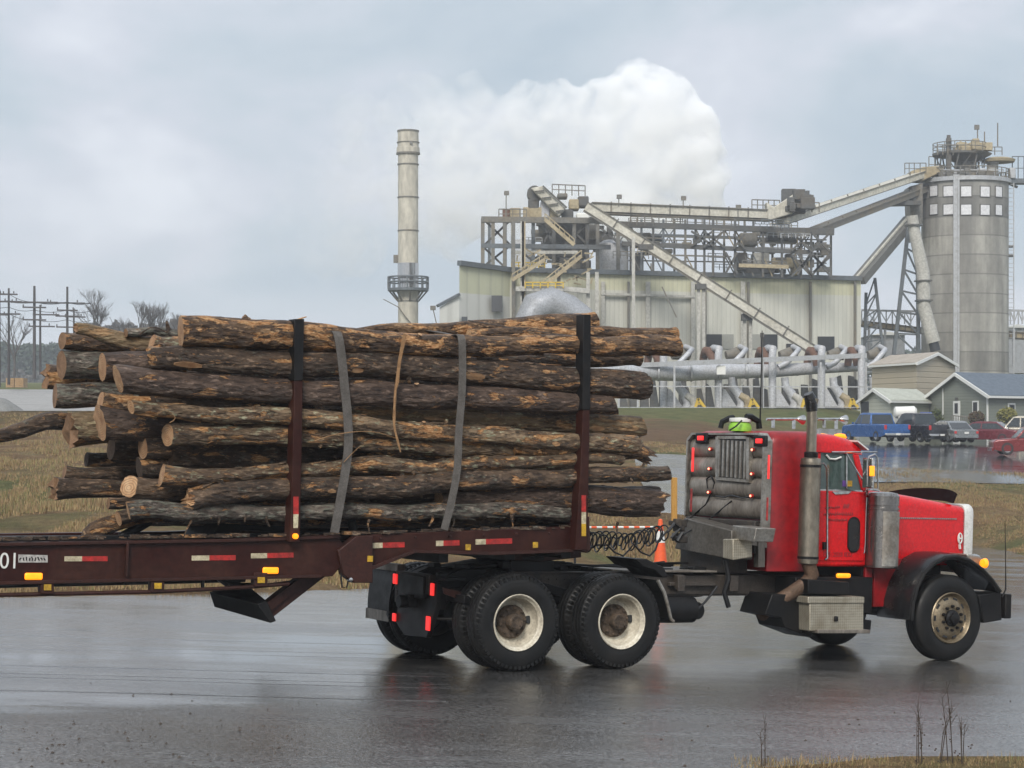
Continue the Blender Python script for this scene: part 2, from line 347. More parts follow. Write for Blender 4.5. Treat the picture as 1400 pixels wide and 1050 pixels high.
def steer_wheel(cx,cz,near):
    R=.515
    def Y(y): return y if near else 2.44-y
    g=bpy.data.objects.new('wheel',None); COL.objects.link(g); g.parent=TR; g['_loc']=list(TR['_loc'])
    t=MB(); tyre(t,(cx,cz),*(sorted((Y(.02),Y(.31)))),R,.30,tread=False); t.build('tyre',M['rubber'],g,ang=40)
    r=MB(); pr=[(.30,.05),(.308,.03),(.298,.02),(.285,.035),(.277,.06),(.262,.075),(.245,.06),(.20,.03),(.165,.022),(.125,.024),(.118,.03),(0,.03)]
    r.lathe([(a,Y(b)) for a,b in pr],(cx,0,cz),'y',40,0,cap=False); r.lathe([(.30,Y(.08)),(.3,Y(.3)),(0,Y(.3))],(cx,0,cz),'y',32,1,cap=False)
    for k in range(10):
        a=math.radians(36*k); c=Vector((cx+.232*math.cos(a),0,cz+.232*math.sin(a))); ta=Vector((-math.sin(a),0,math.cos(a))); ra=Vector((math.cos(a),0,math.sin(a)))
        y=Y(.0445); y2=Y(.060); e=[c-ta*.032-ra*.013,c+ta*.032-ra*.013,c+ta*.032+ra*.013,c-ta*.032+ra*.013]
        r.add([(p.x,y,p.z) for p in e]+[(p.x,y2,p.z) for p in e],[(0,1,2,3),(4,5,6,7),(0,1,5,4),(1,2,6,5),(2,3,7,6),(3,0,4,7)],1)
    r.build('rim',[M['brass_rim'],M['darkbox']],g)
    h=MB(); h.lathe([(.10,Y(.03)),(.10,Y(.0)),(.07,Y(-.02)),(.068,Y(-.05)),(.05,Y(-.06)),(0,Y(-.06))],(cx,0,cz),'y',24,0,cap=False)
    for k in range(10):
        a=math.radians(36*k+18); h.lathe([(.019,Y(.022)),(.019,Y(-.005)),(.01,Y(-.02))],(cx+.143*math.cos(a),0,cz+.143*math.sin(a)),'y',6)
    h.build('hub',M['black'],g); return g
steer_wheel(6.0,.515,True); steer_wheel(6.0,.515,False)
# ---- chassis
m=MB()
for y in (.75,1.62):
    m.prism([(-.62,y,.62),(-.62,y,.86),(-.25,y,1.0),(2.2,y,1.0),(2.6,y,.98),(6.7,y,.98),(6.7,y,.74),(-.3,y,.74)],(0,.07,0))
    m.prism([(-.62,y-.03,.84),(-.25,y-.03,.995),(2.0,y-.03,.995),(2.0,y-.03,1.012),(-.25,y-.03,1.012),(-.62,y-.03,.862)],(0,.13,0))
for x in (-.6,.35,.66,.98,2.0,2.9,3.9,5.2,6.5): m.box((x-.05,.82,.76),(x+.05,1.62,.97))
for k in range(26):
    for z in (.79,.93): m.lathe([(.012,.748),(.012,.738)],(.1+.1*k,0,z),'y',6)
m.build('chassis_frame',M['grime'],TR,bevel=.006)
m=MB()   # axles, springs, banjo housings
for x in (0,1.295):
    m.tube([(x,.35,.515),(x,2.1,.515)],.075,12); m.lathe([(.0,1.0),(.14,1.02),(.2,1.12),(.2,1.3),(.14,1.42),(0,1.44)],(x,0,.515),'y',16,cap=False)
    for y in (.62,1.82): m.tube([(x-.1,y,.7),(x+.1,y,.72)],.11,12)
for y in (.6,1.84):
    m.prism([(-.35,y,.60),(.0,y,.66),(.65,y,.80),(1.3,y,.66),(1.65,y,.60),(1.6,y,.68),(.65,y,.90),(-.3,y,.68)],(0,.09,0))
m.tube([(0.2,1.22,.55),(1.2,1.22,.56),(3.2,1.22,.75)],.05,10); m.tube([(6,.3,.5),(6,2.1,.5)],.06,10)
m.box((5.0,.9,.55),(6.6,1.55,1.3)); m.build_parts('running_gear',M['black'],TR,bevel=.01)
m=MB()  # tail plate
P=[LX(a,b,-.64) for a,b in ((545,783),(597,797),(596,830),(583,872),(552,868),(541,850),(545,820))]
m.prism(P,(.06,0,0)); m.box((-.68,.9,.70),(-.63,1.5,.95)); m.box((-.74,1.1,.60),(-.60,1.3,.74)); m.lathe([(.07,-.82),(.07,-.64)],(0,1.2,.66),axis='x',seg=14)
m.box((-.60,.70,.60),(-.50,.78,1.0)); m.box((-.60,.55,.92),(-.35,.76,.96)); m.tube([(-.62,.8,.5),(-.3,.5,.52),(.0,.45,.55)],.02,6)
m.build('tail_crossmember',M['black'],TR,bevel=.008)
for (a,b,c,d) in ((538,784,545,799),(537,838,543,850),(589,797,595,815),(583,842,590,863)):
    p=LX(a,b,-.66); q=LX(c,d,-.66); m=MB(); m.box((-.67,p.y,p.z),(-.655,p.y+(q.y-p.y)*.75,q.z)); m.build('tail_light',M['redlamp'],TR,bevel=.012)
# tapered plate with marker strip behind near wheels
m=MB(); m.prism(PL([(600,794),(628,779),(664,779),(664,790),(648,800),(606,806)],.70),(0,.04,0)); m.box((-.5,.3,.70),(-.44,.75,.78)); m.build('rail_end_plate',M['black'],TR,bevel=.006)
m=MB(); p=[LY(a,b,.5) for a,b in ((606,803),(640,812),(645,826),(608,812))]; m.prism(p,(0,.03,0)); m.build('rear_bracket',M['trailer_worn'],TR)
for y0,y1 in ((1.86,2.44),(.02,.42)):  # mud flaps; near one is narrow
    if y0<1: continue
    m=MB(); n=8; vs=[]
    for j in range(2):
        for i in range(n+1):
            z=1.0-.62*i/n; x=-.50-.02*j-.06*math.sin(i/n*2.2)*(1 if True else 0)
            for y in (y0,y1): vs.append((x-(.03 if y==y0 else 0)*i/n,y,z))
    fs=[(i*2,i*2+1,i*2+3,i*2+2) for i in range(n)]+[(18+i*2,18+i*2+1,18+i*2+3,18+i*2+2) for i in range(n)]
    fs+= [(0,1,19,18),(16,17,35,34)]+[(i*2,i*2+2,20+i*2,18+i*2) for i in range(n)]+[(i*2+1,i*2+3,21+i*2,19+i*2) for i in range(n)]
    m.add(vs,fs); m.build('mud_flap',M['rubber'],TR)
    m=MB(); m.box((-.60,y0,.385),(-.585,y1,.50)); m.box((-.56,y0-.1,.95),(-.46,y1,1.03)); m.build_parts('flap_weight',M['alu_dirty'],TR)
# fifth wheel
m=MB(); pts=[]
for i in range(24):
    t=2*math.pi*i/24; pts.append((.62+.48*math.cos(t),1.22+.44*math.sin(t),1.13))
m.prism(pts,(0,0,.05)); m.hexa([(-.15,.95,1.02),(.3,.85,1.06),(.3,1.6,1.06),(-.15,1.5,1.02),(-.15,.95,1.05),(.3,.85,1.11),(.3,1.6,1.11),(-.15,1.5,1.05)])
for y in (.82,1.55): m.box((.35,y,1.0),(.9,y+.07,1.13))
m.build('fifth_wheel',M['black'],TR,bevel=.01)
random.seed(3); m=MB()
for k in range(26):
    x=-.3+random.random()*1.9; y=.8+random.random()*.75; m.cbox((x,y,1.03+random.random()*.05),(.05+.14*random.random(),.04+.12*random.random(),.03+.05*random.random()))
for k in range(10):
    x=2+random.random()*1.0; y=.7+random.random()*.9; m.cbox((x,y,1.03),(.12+.2*random.random(),.04+.12*random.random(),.03+.05*random.random()))
m.tube([(-.2,1.0,1.06),(.5,1.35,1.08),(1.4,1.0,1.06),(2.1,1.2,1.07),(2.9,1.1,1.1)],.018,6); m.tube([(.1,1.5,1.06),(1.0,.85,1.09),(1.9,.9,1.06),(2.7,1.3,1.1)],.014,6)
m.build_parts('deck_fitting',M['black'],TR,bevel=.008)
m=MB(); m.box((1.7,.66,1.016),(3.0,1.75,1.035)); m.build('deck_plate',M['alu_dirty'],TR)
# quarter fender ahead of the tandem
m=MB(); P=PL([(868,764),(884,764),(908,776),(914,789),(906,790),(896,780),(880,775)],.0); m.prism(P,(0,.6,0)); m.build('quarter_fender',M['black'],TR,bevel=.01)
m=MB(); pr=PL([(899,793),(908,810),(913,828),(917,846),(921,850)],.05); m.tube(pr,[.022,.022,.02,.02,.02],8)
for i in range(3): m.hexa([pr[i]+Vector((-.02,0,0)),pr[i]+Vector((.0,0,0)),pr[i]+Vector((0,.55,0)),pr[i]+Vector((-.02,.55,0)),pr[i+1]+Vector((-.02,0,0)),pr[i+1]+Vector((0,0,0)),pr[i+1]+Vector((0,.55,0)),pr[i+1]+Vector((-.02,.55,0))],1)
m.build('fender_bracket',[M['alu'],M['rubber']],TR)
# tanks etc under the frame
m=MB(); m.tube([(2.05,2.0,.62),(2.06,2.0,.62),(3.1,2.0,.62),(3.11,2.0,.62)],[.2,.28,.28,.2],24); m.tube([(2.2,1.2,.60),(2.2,.62,.60)],.13,16)
m.build('far_fuel_tank',M['black'],TR)
m=MB(); m.tube([(2.0,.55,.60),(2.02,.55,.60),(2.58,.55,.60),(2.6,.55,.60)],[.12,.15,.15,.12],18); m.tube([(2.7,.6,.58),(2.7,.9,.58)],.10,14); m.build('air_tank',M['black'],TR)
m=MB(); m.box((2.35,.66,.86),(3.0,.72,.90)); m.hexa([(2.42,.60,.80),(2.52,.60,.80),(2.52,.70,.86),(2.42,.70,.86),(2.42,.60,.98),(2.52,.60,.98),(2.52,.70,.99),(2.42,.70,.99)]); m.hexa([(3.15,.60,.80),(3.27,.60,.80),(3.27,.70,.86),(3.15,.70,.86),(3.15,.60,.98),(3.27,.60,.98),(3.27,.70,.99),(3.15,.70,.99)])
m.box((1.9,.735,.76),(4.9,.745,.975)); m.build_parts('side_bracket',M['frame_brown'],TR,bevel=.006)
m=MB(); c=[Vector((2.25+.35*math.sin(t)*1.3,.60,.85-.28*math.sin(t)-.05*t)) for t in [i*.2 for i in range(17)]]; c=[Vector((2.15+.8*i/14,.58,.86-.30*math.sin(math.pi*i/14))) for i in range(15)]; m.tube(c,.014,6)
c=[LY(a,b,.6) for a,b in ((992,765),(996,790),(990,810),(996,830))]; m.tube(c,.03,8); m.build('brake_hose',M['hose'],TR)
# dark battery/tank group behind toolbox
m=MB(); m.prism(PL([(1056,812),(1110,814),(1110,872),(1073,858),(1068,845),(1046,840)],.30),(0,.5,0)); m.prism(PL([(1105,792),(1161,796),(1161,813),(1105,812)],.14),(0,.5,0)); m.box((3.9,.35,.55),(5.05,.75,.98)); m.prism(PL([(1100,866),(1190,866),(1192,848),(1100,848)],.25),(0,.3,0))
m.build_parts('under_cab_step',M['black'],TR,bevel=.01)
# toolbox: diamond plate
def diamond():
    m,nt,b=newmat('diamond_plate'); b.inputs['Metallic'].default_value=.6; b.inputs['Roughness'].default_value=.42
    v=coords(nt,scale=(1,1,1),rot=(0,math.radians(45),0)); br=nt.nodes.new('ShaderNodeTexChecker'); br.inputs['Scale'].default_value=46; nt.links.new(v,br.inputs[0])
    n=noi(nt,coords(nt),4,8,.65); c=mixc(nt,ramp(nt,n,[(.42,0),(.75,.8)]),(.48,.44,.35),(.2,.16,.10)); c=mixc(nt,mth(nt,'MULTIPLY',br.outputs['Fac'],.28),c,(.12,.10,.07)); nt.links.new(c,b.inputs['Base Color']); bump(nt,b,br.outputs['Fac'],.4,.006); return m
M['diamond']=diamond()
m=MB(); m.prism(PL([(1107,817),(1181,817),(1181,863),(1107,863)],.10),(0,.5,0)); tb=m.build('toolbox',M['diamond'],TR,bevel=.012)
m=MB(); m.prism(PL([(1105,816),(1182,816),(1182,825),(1105,825)],.085),(0,.52,0)); m.build('toolbox_lid',M['diamond'],tb,bevel=.008)
m=MB(); c=LY(1143,846,.09); m.cbox(c,(.05,.03,.06)); m.build('latch',M['black'],tb,bevel=.01)
m=MB(); m.prism(PL([(1118,861),(1190,861),(1190,866),(1118,866)],.06),(0,.5,0)); m.build('step_tread',M['alu_dirty'],TR,bevel=.006)
# ---- cab
yc=.42; yf=2.02
def rounded_section(x, y0, y1, z0, z1, r, n=5, ztop=None):
    P=[(x,y0,z0)]
    for i in range(n+1):
        t=math.pi-(math.pi/2)*i/n; P.append((x,y0+r+r*math.cos(t),z1-r+r*math.sin(t)))
    for i in range(n+1):
        t=math.pi/2-(math.pi/2)*i/n; P.append((x,y1-r+r*math.cos(t),z1-r+r*math.sin(t)))
    P.append((x,y1,z0)); return P
def loft(mb, secs, mi=0, cap=True):
    n=len(secs[0]); vs=[p for s in secs for p in s]; fs=[]
    for i in range(len(secs)-1):
        for k in range(n): k2=(k+1)%n; fs.append((i*n+k,i*n+k2,(i+1)*n+k2,(i+1)*n+k))
    if cap: fs += [tuple(range(n-1,-1,-1)), tuple((len(secs)-1)*n+k for k in range(n))]
    mb.add(vs,fs,mi)
m=MB()  # sleeper
secs=[]
for x,dy,zt in ((3.56,.05,2.62),(3.60,.015,2.655),(3.68,0,2.67),(4.12,0,2.68),(4.20,0,2.68)):
    secs.append(rounded_section(x,yc+dy,yf-dy,1.04,zt,.14))
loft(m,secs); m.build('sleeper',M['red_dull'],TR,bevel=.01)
m=MB()  # cab body below the windows
zb=1.10; zw=2.00
m.box((4.21,yc+.02,zb),(5.02,yf-.02,zw)); m.box((4.60,yc+.04,.98),(5.02,yf-.04,zb)) if 0 else None
cab=m.build('cab',M['red'],TR,bevel=.03)
m=MB(); secs=[]
for x,zt,dy in ((4.18,2.665,.0),(4.5,2.66,.01),(4.75,2.62,.03),(4.93,2.55,.07),(4.99,2.50,.12)):
    secs.append(rounded_section(x,yc+dy,yf-dy,2.44 if zt>2.55 else 2.43,zt,min(.12,zt-2.435)))
loft(m,secs); m.build('roof',M['red'],TR,bevel=.004)
m=MB() # pillars
for ys in (yc+.02,yf-.08):
    m.prism([(4.78,ys,2.43),(4.86,ys,2.43),(5.01,ys,2.0),(4.93,ys,2.0)],(0,.06,0)); m.box((4.21,ys,2.0),(4.29,ys+.06,2.44))
for ys in (yc+.07,yf-.11): m.prism([(4.82,ys,2.44),(4.88,ys,2.44),(5.02,ys,2.0),(4.96,ys,2.0)],(0,.04,0))
m.build_parts('pillar',M['red'],TR,bevel=.01)
m=MB(); m.prism([(4.27,yc+.045,1.99),(4.27,yc+.045,2.44),(4.80,yc+.045,2.44),(4.95,yc+.045,1.99)],(0,.012,0)); m.build('window_glass',M['glass'],TR)
m=MB(); m.prism([(4.27,yf-.05,1.99),(4.27,yf-.05,2.44),(4.80,yf-.05,2.44),(4.95,yf-.05,1.99)],(0,.012,0)); m.build('window_glass',M['glass'],TR)
m=MB(); m.prism([(4.84,yc+.12,2.44),(4.855,yc+.12,2.44),(4.995,yc+.12,2.0),(4.98,yc+.12,2.0)],(0,1.35,0)); m.build('windscreen',M['glass'],TR)
m=MB(); a=LY(1157,620,yc+.035); b=LY(1157,670,yc+.035); m.beam(a,b,.02,.02); m.prism([(4.27,yc+.03,1.985),(4.94,yc+.03,1.985),(4.94,yc+.03,2.01),(4.27,yc+.03,2.01)],(0,.02,0)); m.prism(PL([(1138,672),(1165,671),(1160,675),(1142,676)],yc-.01),(0,.03,0)); m.build('window_trim',M['chrome'],TR)
m=MB(); a=LY(1157,657,yc+.036); b=LY(1165,665,yc+.036); m.box((a.x,a.y,b.z),(b.x,a.y+.006,a.z)); m.build('window_sticker',M['yellowreflect'],TR)
m=MB(); a=LY(1158,657,yc+.036); b=LY(1152,665,yc+.036); m.box((a.x-.005,a.y,b.z),(b.x,a.y+.006,a.z)); m.build('window_sticker',simple('purple_sticker',(.12,.05,.25),.5),TR)
m=MB(); m.tube(PL([(1130,622),(1134,627),(1142,628),(1150,625)],yc+.025),.012,6); m.build('visor_clip',M['trim'],TR)
# dark cab interior: seat, steering wheel
m=MB(); m.box((4.35,.7,1.6),(4.8,1.1,2.0)); m.box((4.30,.7,1.9),(4.42,1.1,2.35)); m.box((4.35,1.4,1.6),(4.8,1.8,2.0)); m.box((4.30,1.4,1.9),(4.42,1.8,2.35)); m.build_parts('seat',M['black'],TR,bevel=.04)
# door outline trim
m=MB(); d=yc+.016
m.tube(PL([(1118,764),(1128,766),(1160,765),(1176,762),(1182,755),(1183,740),(1184,700),(1185,680)],d),.006,6); 
dr=m.build('door_trim',M['chrome'],TR)
m=MB(); m.box((4.26,yc+.005,1.17),(4.965,yc+.02,1.985)); door=m.build('door',M['red'],TR,bevel=.006)
m=MB(); c=LY(1167,731,yc); pts=[]
for i in range(20):
    t=2*math.pi*i/20; x=.075*math.cos(t); z=.075*math.sin(t)+(.12 if math.sin(t)>0 else -.12); pts.append((c.x+x,yc-.004,c.z+z))
m.prism(pts,(0,.02,0)); m.build('oval_window',M['blackgloss'],door)
m=MB(); pts=[]
for i in range(28):
    t=2*math.pi*i/28; x=.084*math.cos(t); z=.084*math.sin(t)+(.12 if math.sin(t)>0 else -.12); pts.append((c.x+x,yc-.003,c.z+z))
m.tube(pts,.01,5,closed=True); m.build('window_seal',M['black'],door)
m=MB(); m.prism(PL([(1124,741),(1128,741),(1128,751),(1124,751)],yc-.0),(0,-.03,0)); m.build('door_handle',M['black'],door)
# faded lettering on the door: dark script strokes
m=MB(); random.seed(11)
for (x0,x1,y,a,st) in ((1128,1148,694,1.8,9),(1153,1161,692,3.5,5),(1126,1166,703,2.2,16),(1132,1158,711,1.8,12)):
    n=st*3; P=PL([(x0+(x1-x0)*i/n, y+a*math.sin(i*2.1)+random.uniform(-.9,.9)) for i in range(n+1)],yc+.002); m.tube(P,.006,4)
m.build('faded_lettering',simple('faded_ink',(.24,.008,.012),.5),door)
m=MB()
for i,xx in enumerate(list(range(1126,1136,3))+list(range(1139,1163,3))):
    t='DOT 292018'[i%10]
    if t==' ': continue
    c=LY(xx,761,yc+.002); put_text(m,t,.075,(c.x,c.y,c.z))
m.build('faded_numbers',bpy.data.materials['faded_ink'],door)
# sun visor
m=MB(); P=[LY(1163,602,yc+.03),LY(1193,609,yc+.03),LY(1176,610,yc+.03)]
n=10; vs=[]
for j in range(n+1):
    u=j/n; y=yc+.02+(yf-yc-.04)*u; bow=.10*math.sin(math.pi*u)
    for (x,z) in ((4.80,2.60),(4.97+bow,2.50),(4.96+bow,2.485),(4.80,2.58)): vs.append((x,y,z+.02*math.sin(math.pi*u)))
fs=[(j*4+k,j*4+(k+1)%4,(j+1)*4+(k+1)%4,(j+1)*4+k) for j in range(n) for k in range(4)]+[(0,1,2,3),(n*4+3,n*4+2,n*4+1,n*4)]
m.add([Vector(v)+Vector((.04,0,.0)) for v in vs],fs); m.build('sun_visor',M['white'],TR)
# horns, marker lights, beacon
for (x0,x1,y) in ((1048,1098,1.05),(1118,1156,.85)):
    a=LY(x0,573,y); b=LY(x1-8,573,y); c=LY(x1,574,y); m=MB(); m.tube([a,b,(a+b)/2+(b-a)*.52,c],[.016,.018,.026,.06],14); m.beam(a+Vector((.1,0,-.10)),a+Vector((.1,0,.0)),.03); m.beam(b+Vector((-.05,0,-.12)),b+Vector((-.05,0,.0)),.03)
    m.build('air_horn',M['chrome'],TR)
for i,y in enumerate((.62,.95,1.22,1.5,1.8)):
    m=MB(); c=Vector((4.72,y,2.65)); m.tube([c-Vector((.09,0,0)),c-Vector((.02,0,0)),c+Vector((.05,0,-.005)),c+Vector((.08,0,-.02))],[.015,.03,.03,.012],10,0); m.build('marker_light',M['amber'],TR)
m=MB(); P=[]; c=LY(1012,577,1.15)
for (w,h) in ((.19,-.10),(.19,-.04),(.13,.05),(.11,.07)): pass
m.lathe([(.135,-.11),(.14,-.06),(.11,.0),(.0,.0)],c,'z',20,cap=False); bc=m.build('roof_beacon_base',M['lime'],TR)
m=MB(); m.lathe([(.0,.0),(.13,.0),(.135,.02),(.13,.045),(.0,.055)],c,'z',20,cap=False); m.build('beacon_cap',M['trim'],bc)
m=MB(); m.tube([LY(985,585,1.25),LY(987,577,1.25),LY(997,572,1.25),LY(1003,571,1.25)],.035,6); m.tube([LY(1038,586,1.05),LY(1037,576,1.05),LY(1027,570,1.05),LY(1020,570,1.05)],.04,6); m.tube([LY(1014,575,1.0),LY(1006,583,.95),LY(998,588,.9)],.01,5); m.build('beacon_bracket',M['black'],TR)
m=MB(); a=LY(1039,585,.95); b=LY(1042,452,.95); m.tube([a,a+(b-a)*.3,b],[.011,.007,.005],6); m.build('antenna',M['black'],TR)
# sleeper back: headache rack panel
xb=3.50
yl,yr=1.985,.42
m=MB()
zs=[1.60+.0]
prof=[]; z=1.64; n=44; zt=2.585
for i in range(n+1):
    zz=1.64+(zt-1.64)*i/n; prof.append((3.52-.055*abs(math.sin((zz-1.64)/(zt-1.64)*math.pi*4.0))**.55, zz))
vs=[]
for (x,zz) in prof: vs += [(x,yr+.06,zz),(x,yl-.05,zz)]
for (x,zz) in prof: vs += [(3.55,yr+.06,zz),(3.55,yl-.05,zz)]
N=2*(n+1)
fs=[(2*i,2*i+1,2*i+3,2*i+2) for i in range(n)]+[(N+2*i,N+2*i+1,N+2*i+3,N+2*i+2) for i in range(n)]+[(2*i,2*i+2,N+2*i+2,N+2*i) for i in range(n)]+[(2*i+1,2*i+3,N+2*i+3,N+2*i+1) for i in range(n)]+[(0,1,N+1,N),(2*n,2*n+1,N+2*n+1,N+2*n)]
m.add(vs,fs); rk=m.build('cab_guard',M['alu_dirty'],TR)
m=MB() # frame
fr=[(3.44,yr,1.42),(3.44,yr,2.55),(3.44,yr+.10,2.64),(3.44,yl-.10,2.64),(3.44,yl,2.56),(3.44,yl,1.62)]
for a,b in zip(fr,fr[1:]): m.beam(a,b,.035,.13,up=(1,0,0)) if 0 else m.prism([Vector(a)+Vector((0,0,0)),Vector(b),Vector(b)+Vector((0,(-.0 if b[1]==a[1] else 0),0))+((Vector((0,(1.2-b[1]),(2.0-b[2])))).normalized()*.035),Vector(a)+((Vector((0,(1.2-a[1]),(2.0-a[2])))).normalized()*.035)],(.12,0,0))
m.beam((3.49,yl,1.60),(3.49,yr,1.56),.04,.06); m.build('guard_frame',M['alu'],rk)
def onp(px,py,x=3.47): return LX(px,py,x)
m=MB(); a=onp(982,598); b=onp(1021,655); m.box((3.46,a.y,b.z),(3.52,b.y,a.z)); m.build('grille_opening',M['darkbox'],rk)
m=MB()
for i in range(7):
    px=984+i*5.9; a=onp(px,601+i*.4,3.45); b=onp(px,651+i*.6,3.45); m.box((3.44,a.y-.018,b.z),(3.47,a.y+.018,a.z))
m.box((3.445,onp(982,600).y,onp(982,600).z-.0),(3.5,onp(1022,600).y,onp(982,596).z+.0)); m.prism([onp(979,652,3.44),onp(1024,656,3.44),onp(1024,660,3.44),onp(979,656,3.44)],(.06,0,0)); m.prism([onp(978,597,3.44),onp(982,597,3.44),onp(982,655,3.44),onp(978,655,3.44)],(.06,0,0)); m.prism([onp(1020,598,3.44),onp(1024,598,3.44),onp(1024,657,3.44),onp(1020,657,3.44)],(.06,0,0))
m.build('grille_bar',M['alu'],rk)
for (px,py) in ((960,599),(1040,603)):
    c=onp(px,py,3.44); m=MB(); m.cbox(c,(.04,.24,.13)); l=m.build('light_housing',M['black'],rk,bevel=.015); m=MB(); m.cbox(c-Vector((.025,0,0)),(.02,.12,.055)); m.build('stop_light',M['redlamp'],l,bevel=.008)
for (px,py) in ((973,614),(972,641),(971,673),(1031,615),(1030,648),(1029,678)):
    c=onp(px,py,3.46); m=MB(); m.lathe([(.022,-.03),(.022,0)],c,'x',12); l=m.build('marker_ring',M['redreflect'],rk); m=MB(); m.lathe([(.0,-.045),(.011,-.04),(.013,-.03)],c,'x',10,cap=False); m.build('marker_bulb',M['redglow'],l)
for (x0,y0,x1,y1) in ((946,612,951,645),(1050,622,1054,655),(944,668,948,700),(1048,680,1052,712)):
    p=onp(x0,y0,3.43); q=onp(x1,y1,3.43); m=MB(); m.box((3.428,p.y,p.z),(3.436,p.y+(q.y-p.y)*.5,q.z)); m.build('reflector_strip',M['redlamp'] if y0<660 else M['redreflect'],rk,bevel=.006)  # upper reflectors made to glow with the lamp material
# boxes on the deck behind the sleeper
m=MB(); m.hexa([LX(922,750,3.05),LX(1000,765,3.05),LX(1000,765,3.05)+Vector((.3,0,0)),LX(922,750,3.05)+Vector((.3,0,0)),LX(935,708,3.05),LX(1000,725,3.05),LX(1000,725,3.05)+Vector((.3,0,0)),LX(935,708,3.05)+Vector((.3,0,0))])
m.build('deck_tank',simple('tank_grime',(.12,.11,.095),.5,.4,(.05,.042,.035),.6,3,bumpy=.2),TR,bevel=.012)
p=LX(990,737,3.03); m=MB(); m.hexa([LX(988,763,3.02),LX(1002,766,3.02),LY(1029,762,.40),LY(1016,760,.58),LX(988,737,3.02),LX(1002,737,3.02),LY(1028,735,.40),LY(1016,734,.58)]); m.build('battery_box',M['diamond'],TR,bevel=.01)
m=MB(); m.hexa([LX(1001,737,3.1),LX(1030,741,3.1),LX(1030,741,3.1)+Vector((.28,0,0)),LX(1001,737,3.1)+Vector((.28,0,0)),LX(1001,718,3.1),LX(1034,722,3.1),LX(1034,722,3.1)+Vector((.28,0,0)),LX(1001,718,3.1)+Vector((.28,0,0))]); m.build('deck_step',M['alu'],TR,bevel=.01)
m=MB(); a=LY(1038,736,.5); b=LY(1038,775,.5); m.beam(a,b,.09); m.beam(LY(1025,741,.5),LY(1060,748,.5),.06); m.build('rack_post',M['alu_dirty'],TR)
m=MB(); m.box((3.2,.75,1.0),(3.5,1.7,1.35)); m.box((3.40,.5,1.25),(3.56,1.9,1.62)); m.build('rear_crossbox',M['grime'],TR,bevel=.01)
# ---- exhaust
m=MB(); c=LY(1106.5,700,.22); r=.125
zt=LY(1106,627,.22).z; zbm=LY(1106,770,.22).z
m.lathe([(.06,zbm-.02),(.115,zbm),(.118,zbm+.03)]+[(.118+.003*(k%2),zbm+.03+(zt-zbm-.06)*k/60) for k in range(61)]+[(.115,zt),(.06,zt+.02)],(c.x,.22,0),'z',28,cap=False); ex=m.build('muffler',M['exhaust'],TR,ang=20)
m=MB(); P=[Vector((c.x,.22,zt-.05)),Vector((c.x,.22,zt+.5)),LY(1110,566,.22),LY(1110,552,.22),LY(1111,545,.22)]; m.tube(P,[.062,.058,.058,.066,.07],16,cap=False); m.build('exhaust_stack',M['exhaust'],ex)
m=MB(); m.tube([LY(1110,562,.22),LY(1109,551,.22),LY(1108,545,.22),LY(1105,538,.22)],[.066,.072,.07,.055],16); m.build('stack_tip',M['blackgloss'],ex)
m=MB(); m.lathe([(.075,0),(.08,.01),(.08,.06),(.072,.07)],(c.x,.22,zt+.01),'z',18,cap=False); m.lathe([(.125,0),(.125,.03)],(c.x,.22,zbm+.05),'z',20,cap=False); m.lathe([(.125,0),(.125,.03)],(c.x,.22,zt-.1),'z',20,cap=False); m.build_parts('clamp',M['black'],ex)
m=MB(); m.tube([Vector((c.x,.22,zbm+.02)),LY(1110,785,.24),LY(1103,797,.28),LY(1080,812,.35),LY(1050,830,.42),LY(1042,840,.6)],[.085,.085,.088,.082,.085,.08],14); m.build('exhaust_elbow',M['rustpipe'],ex)
# grab handle
m=MB(); m.tube(PL([(1120,633),(1127,634),(1131,641),(1131,700),(1131,763),(1128,765)],.33),.013,8); m.beam(LY(1131,763,.33),LY(1131,763,.42),.02); m.build('grab_handle',M['chrome'],TR)
# mirror
m=MB()
m.tube(PL([(1137,618),(1170,618),(1199,618)],.20),.010,6); m.tube(PL([(1157,620),(1172,645),(1187,668)],.26),.010,6)
for yy in (.12,.2): m.tube(PL([(1186,665),(1186,632),(1188,624),(1196,621),(1200,626),(1200,668),(1186,670)],yy),.010,6)
m.tube(PL([(1184,668),(1202,671)],.2),.012,6); m.beam(LY(1186,668,.2),LY(1183,676,.42),.03); mr=m.build('mirror_arm',M['chrome'],TR)
m=MB(); m.prism(PL([(1189,624),(1197,624),(1197,667),(1189,667)],.06),(.0,.14,0)); 
m=MB(); a=LY(1190,626,.1); m.box((a.x,.06,LY(1190,668,.1).z),(a.x+.04,.24,a.z)); m.build('mirror_glass',M['chrome'],mr,bevel=.01)
m=MB(); m.prism(PL([(1190,637),(1196,637),(1196,651),(1190,651)],.05),(0,.02,0)); m.build('mirror_marker',M['amber'],mr,bevel=.006)
# ---- hood
m=MB(); secs=[]
for x,y0,zt,r in ((5.03,.47,2.02,.10),(5.3,.49,2.00,.11),(5.8,.53,1.95,.12),(6.25,.56,1.895,.12),(6.61,.585,1.85,.10),(6.68,.59,1.835,.09)):
    secs.append([(p[0],p[1],p[2]+.03*math.sin(math.pi*max(0,min(1,(p[1]-y0)/(2.44-2*y0))))) if p[2]>1.6 else p for p in rounded_section(x,y0,2.44-y0,1.12,zt,r)])
loft(m,secs); hood=m.build('hood',M['red'],TR)
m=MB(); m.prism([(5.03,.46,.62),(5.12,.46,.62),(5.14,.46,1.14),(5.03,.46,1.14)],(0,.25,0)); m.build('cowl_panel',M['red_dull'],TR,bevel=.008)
m=MB(); m.prism([(5.17,.47,.62),(5.33,.47,.62),(5.60,.47,1.2),(5.17,.47,1.2)],(0,.1,0)); m.build('cowl_panel',M['red_dull'],TR,bevel=.008)
